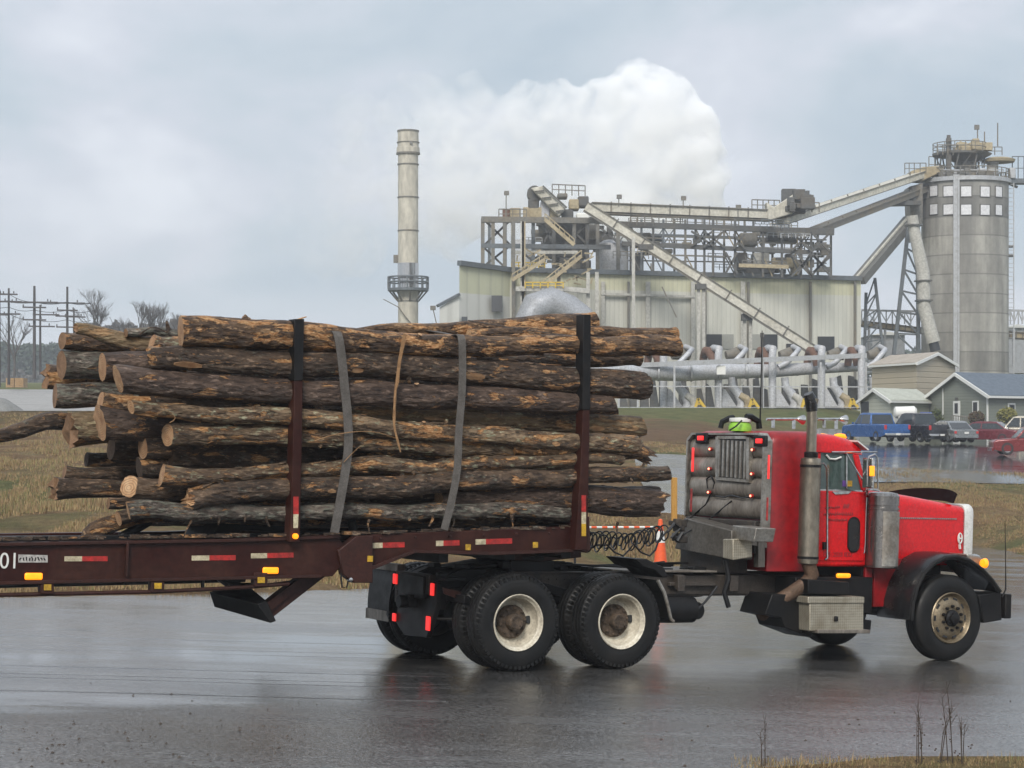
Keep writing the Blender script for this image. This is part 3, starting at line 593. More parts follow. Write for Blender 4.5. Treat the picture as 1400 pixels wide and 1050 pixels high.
m=MB(); m.box((5.0,.5,.95),(5.2,1.95,1.2)); m.build('firewall',M['black'],TR)
m=MB()
for k in range(38):
    x=5.30+k*.033; y=.50+.1*(x-5.03)/1.53; y=interp(x,[(5.03,.47),(5.3,.49),(5.8,.53),(6.25,.56),(6.61,.585)]); m.cbox((x,y-.004,LY(1280,709,.55).z),(.020,.016,.016))
for k in range(22): m.cbox((6.665,.588,1.22+k*.026),(.012,.012,.012))
m.build('rivet_row',M['chrome'],hood)
m=MB(); c=LY(1312,736,.575); pts=[(c.x+.032*math.cos(2*math.pi*i/20),c.y-.008,c.z+.062*math.sin(2*math.pi*i/20)) for i in range(20)]; m.tube(pts,.009,6,closed=True); m.beam(c+Vector((-.03,-.010,0)),c+Vector((.03,-.010,0)),.018); m.beam(c+Vector((-.01,-.010,-.075)),c+Vector((.0,-.010,-.13)),.022); m.beam(c+Vector((-.012,-.008,-.04)),c+Vector((-.012,-.008,.04)),.010); m.build('emblem',M['trim'],hood)
# grille surround
m=MB(); secs=[]
for x in (6.69,6.72,6.80,6.83):
    ins=.0 if 6.70<x<6.82 else .012
    secs.append(rounded_section(x,.585+ins,1.855-ins,1.02,1.875-ins,.09))
loft(m,secs); gr=m.build('grille_surround',M['white'],TR)
m=MB(); m.box((6.832,.68,1.05),(6.842,1.76,1.80)); m.build('grille_mesh',M['alu_dirty'],gr)
# bug deflector
n=14; vs=[]
for j in range(n+1):
    u=j/n; y=.60+1.26*u; xb_=6.67-.30*(abs(u-.5)*2)**2.2*.6; h=.13*(1-.25*(abs(u-.5)*2)**4)
    zc=1.90+.03*math.sin(math.pi*u)
    for (dx,dz) in ((0,-.02),(.06,h),(.075,h-.005),(.018,-.02)): vs.append((xb_+dx,y,zc+dz))
fs=[(j*4+k,j*4+(k+1)%4,(j+1)*4+(k+1)%4,(j+1)*4+k) for j in range(n) for k in range(4)]+[(0,1,2,3),(n*4+3,n*4+2,n*4+1,n*4)]
m=MB(); m.add(vs,fs); m.build('bug_deflector',simple('smoked_plastic',(.010,.004,.004),.8,spec=.05),TR)
# air cleaner
c=LY(1212,676,.30); zt=LY(1212,676,.30).z; zb2=LY(1212,777,.30).z; R=.195
m=MB(); m.lathe([(0,zt+.03),(.1,zt+.028),(.17,zt+.015),(R,zt-.02),(R,zt-.13),(R-.008,zt-.135),(R-.008,zt-.155),(R+.004,zt-.16),(R+.004,zt-.18),(R-.004,zt-.185),(R-.004,zb2+.01),(R-.02,zb2),(0,zb2)],(c.x,.36,0),'z',40,cap=False); ac=m.build('air_cleaner',simple('cleaner_steel',(.26,.25,.24),.22,.9,(.12,.10,.08),.4,3),TR)
m=MB(); a0,a1=math.radians(232),math.radians(305)
vs=[]; nn=14
for i in range(nn+1):
    t=a0+(a1-a0)*i/nn
    for rr in (R+.001,R+.010):
        for z in (zb2+.03,zt-.20): vs.append((c.x+rr*math.cos(t),.36+rr*math.sin(t),z))
fs=[]
for i in range(nn):
    b=i*4; fs += [(b+2,b+6,b+7,b+3),(b,b+1,b+5,b+4),(b+1,b+3,b+7,b+5),(b,b+4,b+6,b+2)]
fs += [(0,2,3,1),(nn*4,nn*4+1,nn*4+3,nn*4+2)]
m.add(vs,fs); m.build('intake_screen',M['alu'],ac)
# front fender
cx,cz=6.0,.515
def fprof(R,a0,a1,n=22): return [(cx+R*math.cos(math.radians(a)),cz+R*math.sin(math.radians(a))*1.02) for a in [a0+(a1-a0)*i/n for i in range(n+1)]]
o=[LY(a,b,0) for a,b in ((1246,848),(1248,824),(1254,802),(1263,784),(1276,770),(1292,762),(1308,761),(1325,766),(1342,778),(1356,793),(1367,809))]
m=MB(); th=.03; vs=[]
stat=[(.0,0,0),(.0,.03,0),(.03,.05,.02),(.30,.05,.045),(.56,.04,.05)]
cc=Vector((6.0,0,.5)); rows=[]
for p in o:
    d=(p-cc); d.y=0; d.normalize()
    rows.append([p+Vector((0,0,0))-d*.035, p+d*0.0+Vector((0,-.01,0)), p+d*.03+Vector((0,.04,0)), p+d*.045+Vector((0,.3,0)), p+d*.04+Vector((0,.58,0)), p-d*.0+Vector((0,.58,0)), p-d*.0+Vector((0,.3,0)), p-d*.02+Vector((0,.05,0))])
loft(m,rows); m.build('front_fender',M['blackgloss'],TR,ang=50)
m=MB(); m.tube([p+Vector((0,-.005,0)) for p in o],.024,8); m.build('fender_lip',M['rubber'],TR)
m=MB(); rows=[[Vector((r.x,2.44-r.y,r.z)) for r in row] for row in rows]; loft(m,rows); m.build('front_fender',M['blackgloss'],TR,ang=50)
m=MB(); m.prism([(5.42,.30,.60),(5.52,.10,.56),(5.50,.10,.75),(5.58,.12,.98),(5.72,.14,1.12),(5.9,.16,1.20),(5.80,.50,1.25),(5.5,.50,1.1),(5.4,.5,.7)],(0,.05,0)) if 0 else None
# headlamp nacelle and turn signal
m=MB(); m.prism(PL([(1322,757),(1342,761),(1344,778),(1326,773)],.25),(0,.35,0)); m.build('headlamp_bracket',M['alu'],TR,bevel=.02)
m=MB(); c=LY(1347,770,.18); m.lathe([(.0,-.05),(.05,-.045),(.06,.0),(.0,.03)],c,'x',16,cap=False); m.build('lamp_housing',M['amber'],TR)
for y in (.42,2.02):
    m=MB(); c=Vector((6.72,y,1.16)); m.lathe([(.0,-.22),(.08,-.2),(.11,-.02),(.10,.02),(0,.03)],c,'x',18,cap=False); m.build('headlamp',M['chrome'],TR)
m=MB(); m.prism([LY(1338,813,.02),LY(1369,809,.02),LY(1370,848,.02),LY(1345,852,.02)],(0,.25,0)); m.box((6.88,.04,.50),(6.98,2.40,.80)); m.build('bumper',M['black'],TR,bevel=.015)
m=MB(); a=LY(1370,816,-.02); m.tube([a,LY(1375,806,-.02),LY(1375,775,-.02),LY(1374,712,-.02)],[.012,.010,.006,.004],6); m.build('bumper_wand',M['black'],TR)
m=MB(); c=LY(1153,787,.30); m.cbox(c,(.20,.05,.055)); m.build('side_marker',M['amber'],TR,bevel=.02)
m=MB(); m.beam((3.5,.9,2.0),(4.0,.9,2.0),.05) if 0 else m.tube([onp(973,673),onp(965,690),onp(950,703),LX(938,712,3.0),LX(925,728,2.8),LX(920,735,2.7)],.012,6)
m.tube([onp(1000,685),onp(975,706),LX(950,722,3.1),LX(930,733,2.9)],.010,6); m.tube([onp(968,668),onp(966,655),onp(972,650),onp(977,660),onp(975,668)],.012,6)
m.tube([onp(978,678),onp(990,680),onp(1000,677),onp(1015,681),onp(1027,679)],.010,6); m.build('air_line',M['hose'],TR)
# coiled suzi hoses bridging to the trailer (loops hanging)
m=MB()
def coil(p0,p1,r,turns,sag,ph=0):
    P=[]; n=turns*14
    for i in range(n+1):
        u=i/n; c=p0.lerp(p1,u)+Vector((0,0,-sag*math.sin(math.pi*u))); t=2*math.pi*turns*u+ph
        rr=r*(1+.25*math.sin(u*9+ph)); P.append(c+Vector((.25*rr*math.sin(t),rr*math.cos(t),rr*math.sin(t))))
    return P
a=LY(806,738,.9); b=LY(912,728,1.0)
m.tube(coil(a,b,.080,12,.03),.009,6); m.tube(coil(a+Vector((0,.1,-.02)),b+Vector((0,.1,0)),.095,9,.07,1.2),.009,6)
m.tube(PL([(806,750),(815,745),(830,745),(840,755),(852,760),(860,752),(866,744),(876,755),(888,760),(896,752),(900,740),(912,726)],.85),.011,6)
m.tube([LY(912,728,1.0),LY(922,716,1.0),LY(930,722,1.0),LY(918,735,1.0),LY(926,740,1.0),LY(933,728,1.0)],.02,6); m.build('coiled_hose',M['hose'],TR)
m=MB()
random.seed(5)
for k in range(9): m.cbox(LY(918+random.random()*14,715+random.random()*26,1.0+.2*random.random()),(.06+.07*random.random(),.08,.04+.07*random.random()))
m.build('hose_bracket',M['grime'],TR,bevel=.01)
# ================================================================== TRAILER
TL=thing('log_trailer','rusty maroon log trailer with tall stakes hitched behind the red truck','trailer',(-3.6,1.2,0),MT)
def beamside(mb, pts, y0, y1): mb.prism(PL(pts,y0),(0,y1-y0,0))
m=MB()
lo=PL([(-60,742),(330,739),(462,734),(470,745),(470,770),(455,788),(440,789),(-60,797)],.10); 
for p,x in ((lo[0],-9.2),(lo[-1],-9.2)): p.x=x
lo[0].z=1.19; lo[-1].z=.83
m.prism(lo,(0,.14,0)); m.prism([p+Vector((0,2.1,0)) for p in lo],(0,.14,0)); m.build_parts('main_beam',M['trailer'],TL,bevel=.008)
m=MB()
up=PL([(-60,741),(330,737),(466,732),(466,736),(330,741),(-60,746)],.06); up[0].x=up[-1].x=-9.2; up[0].z=1.20; up[-1].z=1.17
dn=PL([(-60,794),(440,786),(440,790),(-60,798)],.06); dn[0].x=dn[-1].x=-9.2; dn[0].z=.86; dn[-1].z=.83
m.prism(up,(0,.22,0)); m.prism(dn,(0,.22,0)); m.build('beam_flange',M['trailer_worn'],TL,bevel=.004)
m=MB(); m.prism(PL([(-60,734),(330,730),(800,716),(800,722),(330,738),(-60,741)],.35),(0,.12,0)); m.prism(PL([(-60,734),(330,730),(800,716),(800,722),(330,738),(-60,741)],2.05),(0,.12,0))
for x in [-8.4,-7.2,-6.0,-4.9,-3.8,-2.6,-1.6,-.8,.0,.7]:
    z=1.40+.038*(x+2.6)-.12; m.box((x-.06,.24,z-.22),(x+.06,2.2,z))
m.build_parts('deck_rail',M['black'],TL,bevel=.008)
m=MB(); gn=[(507,731),(802,719),(803,753),(676,757),(567,755),(507,777)]
m.prism(PL(gn,.12),(0,.12,0)); m.prism(PL(gn,.12)[0:0] or [p+Vector((0,2.1,0)) for p in PL(gn,.12)],(0,.12,0)); m.build_parts('gooseneck',M['trailer'],TL,bevel=.008)
m=MB(); m.prism(PL([(507,775),(567,752),(676,755),(803,750),(803,754),(676,759),(568,756),(507,780)],.06),(0,.22,0)); m.build('gooseneck_flange',M['trailer_worn'],TL,bevel=.003)
m=MB(); pt=PL([(462,753),(487,733),(510,732),(510,797),(484,797),(470,786)],.05); m.prism(pt,(0,.12,0)); m.prism([p+Vector((0,2.2,0)) for p in pt],(0,.12,0)); m.build_parts('knuckle_plate',M['trailer_worn'],TL,bevel=.01)
m=MB(); m.prism(PL([(800,708),(806,706),(808,752),(802,756),(790,752),(790,716)],.02),(0,2.35,0)); m.prism(PL([(690,756),(795,752),(795,762),(740,768),(700,766)],.8),(0,.9,0)); m.build('nose_crossmember',M['trailer_worn'],TL,bevel=.01)
m=MB()
st1=[(404,438),(415,438),(413,600),(410,741),(396,741),(401,600)]
m.prism(PL(st1,.0),(0,.14,0)); s1=m.build('stake',M['trailer'],TL,bevel=.006)
m=MB(); m.prism(PL([(403,436),(416,436),(414,520),(402,520)],-.012),(0,.15,0)); m.build('stake_sleeve',M['black'],s1,bevel=.004)
st2=[(799,431),(807,431),(806,600),(803,752),(786,752),(794,640),(797,560)]
m=MB(); m.prism(PL(st2,.0),(0,.14,0)); s2=m.build('stake',M['trailer'],TL,bevel=.006)
m=MB(); m.prism(PL([(798,430),(808,430),(807,560),(796,560)],-.012),(0,.15,0)); m.build('stake_sleeve',M['black'],s2,bevel=.004)
for st in (st1,st2):
    P=[p+Vector((0,2.25,0)) for p in PL(st,.0)]
    for p in P:
        if p.z>3: p.z-=.25
    m=MB(); m.prism(P,(0,.14,0)); m.build('stake',M['trailer'],TL,bevel=.006)
m=MB()
for (x0,x1) in ((386,412),(775,803)):
    a=LY(x0,742,0); b=LY(x1,742,0); z=a.z; m.box((a.x,.25,z-.14),(b.x,2.2,z+.08))
m.build_parts('bolster',M['trailer_worn'],TL,bevel=.01)
def tape(pts,y,mat,par,nm='reflective_tape'):
    m=MB(); m.prism(PL(pts,y),(0,-.004,0)); return m.build(nm,mat,par,smooth=False)
for (x0,xm,x1,y,s,yy) in ((88,112,147,764,-.004,.1),(262,286,322,763,-.01,.1),(343,365,401,760,-.02,.1),(507,523,553,746,-.03,.12),(596,606,628,743,-.03,.12),(650,664,700,741,-.03,.12)):
    h=3.4 if x0<500 else 3.6
    tape([(x0,y-h),(xm,y-h+s*(xm-x0)),(xm,y+h+s*(xm-x0)),(x0,y+h)],yy-.001,M['whitereflect'],TL)
    tape([(xm,y-h+s*(xm-x0)),(x1,y-h+s*(x1-x0)),(x1,y+h+s*(x1-x0)),(xm,y+h+s*(xm-x0))],yy-.001,M['redreflect'],TL)
tape([(401,679),(408,679),(408,703),(401,703)],-.001,M['redreflect'],s1); tape([(401,703),(408,703),(407,722),(401,722)],-.001,M['whitereflect'],s1)
tape([(795,677),(801,677),(801,700),(795,700)],-.001,M['redreflect'],s2); tape([(795,700),(801,700),(801,716),(795,716)],-.001,M['whitereflect'],s2); tape([(795,716),(801,716),(801,733),(795,733)],-.001,M['yellowreflect'],s2)
m=MB(); c=LY(403,733,-.01); m.lathe([(.028,0),(.028,-.03),(0,-.035)],c,'y',14,cap=False); m.build('side_marker',M['amber'],s1)
for (x,y) in ((46,788),(370,780)):
    c=LY(x,y,.085); m=MB(); m.cbox(c,(.17,.03,.065)); m.build('side_marker',M['amber'],TL,bevel=.025)
for (x,y) in ((504-2,764),(636,748),(728,745)):
    c=LY(x+4,y,.045); m=MB(); m.cbox(c,(.06,.008,.06)); m.build('square_reflector',M['yellowreflect'],TL)
for (x,y) in ((65,803),(216,801),(357,793)):
    m=MB(); w=9; m.prism(PL([(x-w,y-10),(x+w,y-10),(x+w,y+9),(x-w,y+9)],.07),(0,.1,0)); b=m.build('reflector_bracket',M['trailer_worn'],TL,bevel=.005)
    m=MB(); m.prism(PL([(x-5,y-4),(x+5,y-4),(x+5,y+4),(x-5,y+4)],.062),(0,-.004,0)); m.build('square_reflector',M['yellowreflect'],b)
m=MB(); P=PL([(-60,815),(0,813.5),(216,809),(335,803),(395,798)],.12); P[0].x=-9; m.tube(P,.020,8); m.build('lower_rail',M['trailer_worn'],TL)
m=MB(); P=PL([(-60,802),(0,801),(335,793)],1.0); P[0].x=-9; m.tube(P,.022,8)
for x in (33,178,320): m.prism(PL([(x-9,792),(x+9,792),(x+9,799),(x-9,799)],.9),(0,.1,0))
m.build_parts('air_pipe',M['black'],TL)
# folding landing leg and pad
m=MB(); m.prism(PL([(463,752),(470,770),(440,792),(372,845),(366,850),(356,832),(370,822),(430,775)],.28),(0,.16,0)); m.prism(PL([(463,752),(470,770),(440,792),(372,845),(366,850),(356,832),(370,822),(430,775)],1.9),(0,.16,0)); m.build_parts('swing_leg',M['trailer_worn'],TL,bevel=.008)
m=MB(); a=PL([(463,751),(468,757),(366,838),(356,831)],.24); m.prism(a,(0,.03,0)); m.build('leg_flange',M['trailer_worn'],TL)
m=MB(); A=[LY(352,826,.2),LY(370,852,.2)]; B=[LY(286,809,.9),LY(293,830,.9)]
m.hexa([A[1],B[1],B[1]+Vector((.3,0,.12)),A[1]+Vector((.06,0,.02)),A[0],B[0],B[0]+Vector((.4,0,.08)),A[0]+Vector((.1,0,.03))]); m.tube(PL([(318,800),(345,800),(365,785),(420,780)],.9),.03,6); m.build('landing_pad',M['black'],TL,bevel=.006)
m=MB(); m.tube(PL([(300,793),(330,803),(380,798),(420,793)],.3),.018,6); m.tube(PL([(470,770),(466,790),(468,803),(474,803),(477,790),(472,772)],.1),.010,6); m.tube(PL([(277,793),(277,806)],.2),.02,6); m.tube(PL([(298,792),(312,802),(322,803)],.2),.018,6); m.build('hanging_cable',M['hose'],TL)
m=MB(); c=LY(477,792,.08); m.lathe([(.025,0),(.02,-.05),(0,-.06)],c,'y',10); m.build('gladhand',M['chrome'],TL)
# braces under the load
m=MB(); m.tube(PL([(480,712),(486,734)],.4),.05,8); m.tube(PL([(525,722),(610,706)],.6),.04,8); m.tube(PL([(165,735),(205,712)],.8),.05,8); m.prism(PL([(300,712),(400,712),(400,735),(290,735)],1.1),(0,.8,0)); m.prism(PL([(640,705),(800,700),(800,724),(650,724)],1.0),(0,.9,0)); m.build_parts('bunk_brace',M['black'],TL,bevel=.01)
# numbers and smudged plate
m=MB(); c=LY(1,779,.095); put_text(m,'01',.21,(c.x-.01,.097,LY(1,777,.1).z),w=.145); m.build('fleet_number',M['trim'],TL,smooth=False)
m=MB(); put_text(m,'6',.21,(LY(-22,777,.095).x,.097,LY(1,777,.1).z),w=.10) if 0 else None
m=MB(); m.prism(PL([(25,758),(65,759),(65,769),(25,769)],.097),(0,-.004,0)); pl=m.build('smudged_plate',M['whitereflect'] if 0 else simple('grey_plate',(.5,.48,.45),.5,0,(.1,.09,.09),.6,25),TL)
m=MB(); random.seed(2)
for k in range(9):
    x=28+k*4; P=PL([(x+random.uniform(-1,1),761+random.random()*2),(x+random.uniform(-1,2),764),(x+random.uniform(-1,2),767-random.random())],.091); m.tube(P,.006,4)
m.build('plate_scrawl',M['black'],pl)
m=MB(); random.seed(44)
for k in range(240):
    x=random.uniform(-6.2,.7); z=interp(x,[(-6.2,1.315),(-2.6,1.40),(.7,1.53)])-.012; s=random.uniform(.012,.05); y=random.uniform(.10,.26); c=Vector((x,y,z+s*.3)); m.cbox(c,(s*random.uniform(1,3),s*random.uniform(.6,1.4),s*random.uniform(.3,.9)))
m.build('bark_litter',BARK[0],TL,smooth=False)['kind']='stuff'
for x in (-4.3,-6.9):
    m=MB(); z0=interp(x,[(-6.2,.93),(-2.2,1.06)]); m.box((x-.012,.05,z0+.0),(x+.012,.10,z0+.33)); m.build('stiffener_rib',M['trailer_worn'],TL,bevel=.004)
m=MB()
for x in [-6.1+.45*k for k in range(9)]+[-1.6,-1.2,-.8,-.4,0,.4]:
    z=interp(x,[(-6.2,1.25),(-2.2,1.36),(.7,1.47)]); m.lathe([(.016,.0),(.016,-.014),(.008,-.018)],(x,.10 if x<-2 else .12,z),'y',6)
m.build('bolt_row',M['trailer_worn'],TL)
# rear tandem under the trailer, outside the frame of the photo
for x in (-8.6,-7.3):
    for near in (True,False):
        pass
# ================================================================== STRAPS
def strap(name,label,pts,w=.075):
    P=PL(pts,-.0); m=MB(); vs=[]; top=P[0]
    path=[Vector((p.x,-.02+.0,p.z)) for p in P]
    over=[Vector((top.x-.1,2.3,1.6)),Vector((top.x-.08,2.42,2.6)),Vector((top.x-.03,2.3,top.z-.12)),Vector((top.x-.02,1.8,top.z+.06)),Vector((top.x,1.2,top.z+.13)),Vector((top.x,.6,top.z+.08)),Vector((top.x,.15,top.z+.02))]
    path=over+path
    # subdivide
    Q=[]
    for i in range(len(path)-1):
        for k in range(4):
            u=k/4; a=path[max(i-1,0)]; b=path[i]; c=path[i+1]; d=path[min(i+2,len(path)-1)]
            Q.append(.5*((2*b)+(c-a)*u+(2*a-5*b+4*c-d)*u*u+(3*b-a-3*c+d)*u**3))
    Q.append(path[-1]); rows=[]
    for i,p in enumerate(Q):
        t=(Q[min(i+1,len(Q)-1)]-Q[max(i-1,0)]).normalized(); s=Vector((1,0,0)); s=(s-t*s.dot(t)).normalized(); nn=t.cross(s)
        rows.append([p-s*w/2-nn*.004,p+s*w/2-nn*.004,p+s*w/2+nn*.004,p-s*w/2+nn*.004])
    loft(m,rows); o=m.build(name,M['strap'],frame=MT); return tag(o,label,'strap','straps over the log load')
strap('tie_strap','faded grey webbing strap bowing over the logs beside the rear stake',[(460,456),(466,490),(470,530),(474,570),(475,610),(470,650),(463,690),(456,728)],.095)
strap('tie_strap','grey webbing strap hanging nearly straight, midway between both stakes',[(629,460),(631,490),(630,540),(626,590),(624,640),(616,685),(606,724)],.085)
w0=[c for c in TR.children if c.name.startswith('wheel')]
for x in (-8.6,-7.3):
    for w in (w0[0],w0[2]):
        c=copy_tree(w,TL); c.location=Vector(TR['_loc'])-Vector(TL['_loc'])+Vector((x,0,0))
# ================================================================== LOGS
def catmull(P, R, step=.14):
    Q=[];RR=[]
    for i in range(len(P)-1):
        a=P[max(i-1,0)]; b=P[i]; c=P[i+1]; d=P[min(i+2,len(P)-1)]; n=max(2,int((c-b).length/step))
        for k in range(n):
            u=k/n; Q.append(.5*((2*b)+(c-a)*u+(2*a-5*b+4*c-d)*u*u+(3*b-a-3*c+d)*u**3)); RR.append(R[i]*(1-u)+R[i+1]*u)
    Q.append(P[-1]); RR.append(R[-1]); return Q,RR
LOGN=0
def stub(mb, P0, d, r, l, seed):
    random.seed(seed); q=P0+d*l; mb.tube([P0-d*.03,P0+d*l*.5+Vector((random.uniform(-1,1),0,random.uniform(-1,1)))*.01,q],[r*1.5,r,r*.85],9,mi=0,capmi=1,jit=.2,seed=seed)
def log(label, pts, y, mat, name='log', group='logs loaded on the trailer', flare0=1.0, ragged0=0, ragged1=0, knots=2, tilt=0, cat='log', wob=.10, bw=.5, endm=None):
    """pts: (px,py,rpx[,dy])"""
    global LOGN; LOGN+=1; random.seed(LOGN*13+1)
    P=[];R=[]
    for q in pts:
        yy=y+(q[3] if len(q)>3 else 0); p=LY(q[0],q[1],yy); P.append(p); R.append(q[2]/pxs(p))
    near=y<.5; ST=.04 if near else .14
    Q,RR=catmull(P,R,ST)
    for i in range(1,len(Q)-1): Q[i]=Q[i]+Vector((0,noise.noise(Vector((i*ST*1.8,LOGN*3.3,0)))*.03,noise.noise(Vector((i*ST*1.6,LOGN*5.1,4)))*.028*(2.0 if RR[i]<.1 else 1)))
    seg=54 if near else 22; vs=[];fs=[];mi=[]
    kn=[(random.randrange(3,max(4,len(Q)-3)),random.uniform(0,2*math.pi),random.uniform(.10,.26)) for _ in range(knots)]
    N=len(Q)
    for i in range(N):
        t=(Q[min(i+1,N-1)]-Q[max(i-1,0)]).normalized(); a=t.cross(Vector((0,0,1))).normalized(); b=a.cross(t)
        fl=1+ (flare0-1)*max(0,1-i*ST/.5)**1.5; ii=i*ST/.14
        for k in range(seg):
            th=2*math.pi*k/seg; c,s=math.cos(th),math.sin(th)
            r=RR[i]*fl*(1+wob*noise.noise(Vector((c*.9+LOGN*3,s*.9,ii*.12)))+wob*.6*noise.noise(Vector((c*3+LOGN*9,s*3,ii*.5)))+.05*noise.noise(Vector((c*6,s*6+LOGN,ii*1.1)))-((.085*max(0,.32-abs(noise.noise(Vector((c*9+LOGN,s*9,ii*.42)))))/.32*(.5+noise.noise(Vector((c*2,s*2+LOGN,ii*.2))))) if near and mat!=4 else 0))
            for (ki,kt,ka) in kn:
                dd=((i-ki)*ST/.14)**2*.5+(math.atan2(math.sin(th-kt),math.cos(th-kt))*2.0)**2
                r+=RR[i]*ka*math.exp(-dd*1.2)
            p=Q[i]+a*c*r+b*s*r
            if i==0 and ragged0: p-=t*ragged0*RR[i]*abs(noise.noise(Vector((c*2.2+LOGN,s*2.2,1))))*2.5
            if i==N-1 and ragged1: p+=t*ragged1*RR[i]*abs(noise.noise(Vector((c*2.6+LOGN,s*2.6,2))))*2.5
            if i==0 and tilt: p-=t*tilt*s*RR[i]
            vs.append(p)
    for i in range(N-1):
        for k in range(seg): fs.append((i*seg+k,i*seg+(k+1)%seg,(i+1)*seg+(k+1)%seg,(i+1)*seg+k)); mi.append(0)
    def cap(base, cen, dirv, rag):
        b0=len(vs)
        for f in (.90,.45):
            for k in range(seg):
                p=vs[base+k]; q=cen+(p-cen)*f
                if f==.45 and rag: q+=dirv*rag*.12*noise.noise(q*9)
                vs.append(q+dirv*(.004*noise.noise(q*30)))
        vs.append(cen+dirv*.004); c=len(vs)-1
        for k in range(seg):
            k2=(k+1)%seg; fs.append((base+k,base+k2,b0+k2,b0+k)); mi.append(1); fs.append((b0+k,b0+k2,b0+seg+k2,b0+seg+k)); mi.append(1); fs.append((b0+seg+k,b0+seg+k2,c)); mi.append(1)
    t0=(Q[0]-Q[1]).normalized(); t1=(Q[-1]-Q[-2]).normalized()
    c0=sum((vs[k] for k in range(seg)),Vector())/seg; c1=sum((vs[(N-1)*seg+k] for k in range(seg)),Vector())/seg
    cap(0,c0,t0,ragged0); cap((N-1)*seg,c1,t1,ragged1)
    m=MB(); m.add(vs,fs); m.m=mi
    if near:
        for k in range(int(len(Q)*ST*(11 if mat!=4 else 4))):
            i=random.randrange(2,N-8); th=random.uniform(math.pi*.35,math.pi*1.9); t=(Q[i+1]-Q[i-1]).normalized(); a=t.cross(Vector((0,0,1))).normalized(); b=a.cross(t)
            w_=random.uniform(.10,.32); n_l=random.randrange(2,7); torn=random.random()<.07; lift=random.uniform(.004,.022); pv=[]
            for j in range(n_l+1):
                jj=min(N-1,i+j); u=j/n_l; ww=w_*(1-.7*abs(2*u-1)**2)+.03
                for e in (-1,0,1):
                    th2=th+e*ww+random.uniform(-.03,.03); rr=RR[jj]*1.0+.004+lift*u*(1 if e else .7); q_=Q[jj]+a*math.cos(th2)*rr+b*math.sin(th2)*rr; pv.append(q_)
            base_=len(m.v); nn_=len(pv); dirc=[ (p-Q[min(N-1,i+kk//3)]).normalized()*.006 for kk,p in enumerate(pv)]
            m.add(pv+[p-d_*1.5 for p,d_ in zip(pv,dirc)],[(3*j+e,3*j+e+1,3*j+e+4,3*j+e+3) for j in range(n_l) for e in (0,1)]+[(nn_+3*j+e,nn_+3*j+e+3,nn_+3*j+e+4,nn_+3*j+e+1) for j in range(n_l) for e in (0,1)]+[(3*j,3*j+3,nn_+3*j+3,nn_+3*j) for j in range(n_l)]+[(3*j+2,nn_+3*j+2,nn_+3*j+5,3*j+5) for j in range(n_l)]+[(0,nn_,nn_+1,1),(1,nn_+1,nn_+2,2),(3*n_l,3*n_l+1,nn_+3*n_l+1,nn_+3*n_l),(3*n_l+1,3*n_l+2,nn_+3*n_l+2,nn_+3*n_l+1)],1 if torn and mat!=4 else 0)
        for k in range(knots):
            i=random.randrange(4,N-4); th=random.choice((random.uniform(3.6,5.6),random.uniform(.6,2.5))); t=(Q[i+1]-Q[i-1]).normalized(); a=t.cross(Vector((0,0,1))).normalized(); b=a.cross(t); d=(a*math.cos(th)+b*math.sin(th)+t*random.uniform(-.3,.3)).normalized()
            # a is horizontal across the log: face the outer side
            if d.y>0: d.y=-d.y*.6; d.normalize()
            stub(m,Q[i]+d*RR[i]*.93,d,RR[i]*random.uniform(.16,.28),random.uniform(.02,.06),LOGN*7+k)
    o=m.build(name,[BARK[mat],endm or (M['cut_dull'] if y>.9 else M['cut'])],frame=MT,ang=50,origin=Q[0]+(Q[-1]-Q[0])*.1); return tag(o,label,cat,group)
# near row, top to bottom
log('thick log with torn orange bark along the top of the load, sawn butt left',[(247,453,22),(330,456,21),(405,459,20),(560,471,15),(760,472,14),(927,473,14)],.16,1)
log('furrowed log in the second row from the top, pale end below the top butt',[(206,490,16),(300,494,17),(400,498,18),(560,502,17),(700,512,18),(880,527,19)],.18,0,ragged0=.2)
log('smooth purplish brown log in the third row down, long and even',[(161,518,18),(300,530,17),(400,535,17),(560,541,17),(700,547,16),(839,553,13)],.16,4,flare0=1.1)
log('pale barked log with yellow scars crossing the middle of the load',[(179,557,9.5),(300,562,11),(400,567,12),(480,577,12),(560,586,12),(700,601,12),(800,607,12.5),(868,610,13)],.14,5,knots=3)
log('dark blotched log with a peeled strip behind the first strap, middle of the load',[(430,560,9),(520,560,10),(560,564,11),(640,574,13),(760,578,14),(877,582,14)],.40,3)
log('straight grey-brown log with a round cut face at its left, mid height',[(229,595,15.5),(300,595,15),(400,594,15),(500,601,13),(600,609,12),(700,614,10)],.24,5)
log('thin winding pale log with a swollen butt at the left, low in the load',[(221,650,14),(258,652,11),(300,650,9),(395,641,9),(470,637,10),(560,637,11),(640,632,9),(800,630,8),(850,630,7)],.15,5,flare0=1.15,knots=1)
log('knotty dark log whose slim bare end sticks out furthest at lower right',[(262,683,15),(300,674,15),(400,668,15),(500,666,15),(560,663,15),(620,656,14),(700,655,13),(800,648,11),(915,646,10)],.15,0,ragged0=.7,knots=5)
log('mossy lichened log at the very bottom of the near row',[(175,698,12.5),(300,700,11),(500,699,10.5),(640,698,10),(780,702,9)],.20,2)
log('stout furrowed log with a shaggy broken butt at the bottom right',[(600,682,11),(700,680,15),(800,682,19),(893,686,22)],.30,4,ragged1=.5,wob=.16)
log('brown log with a round sawn face just above the mossy bottom log at the left',[(177,665,15),(300,673,13),(500,690,10)],.42,0)
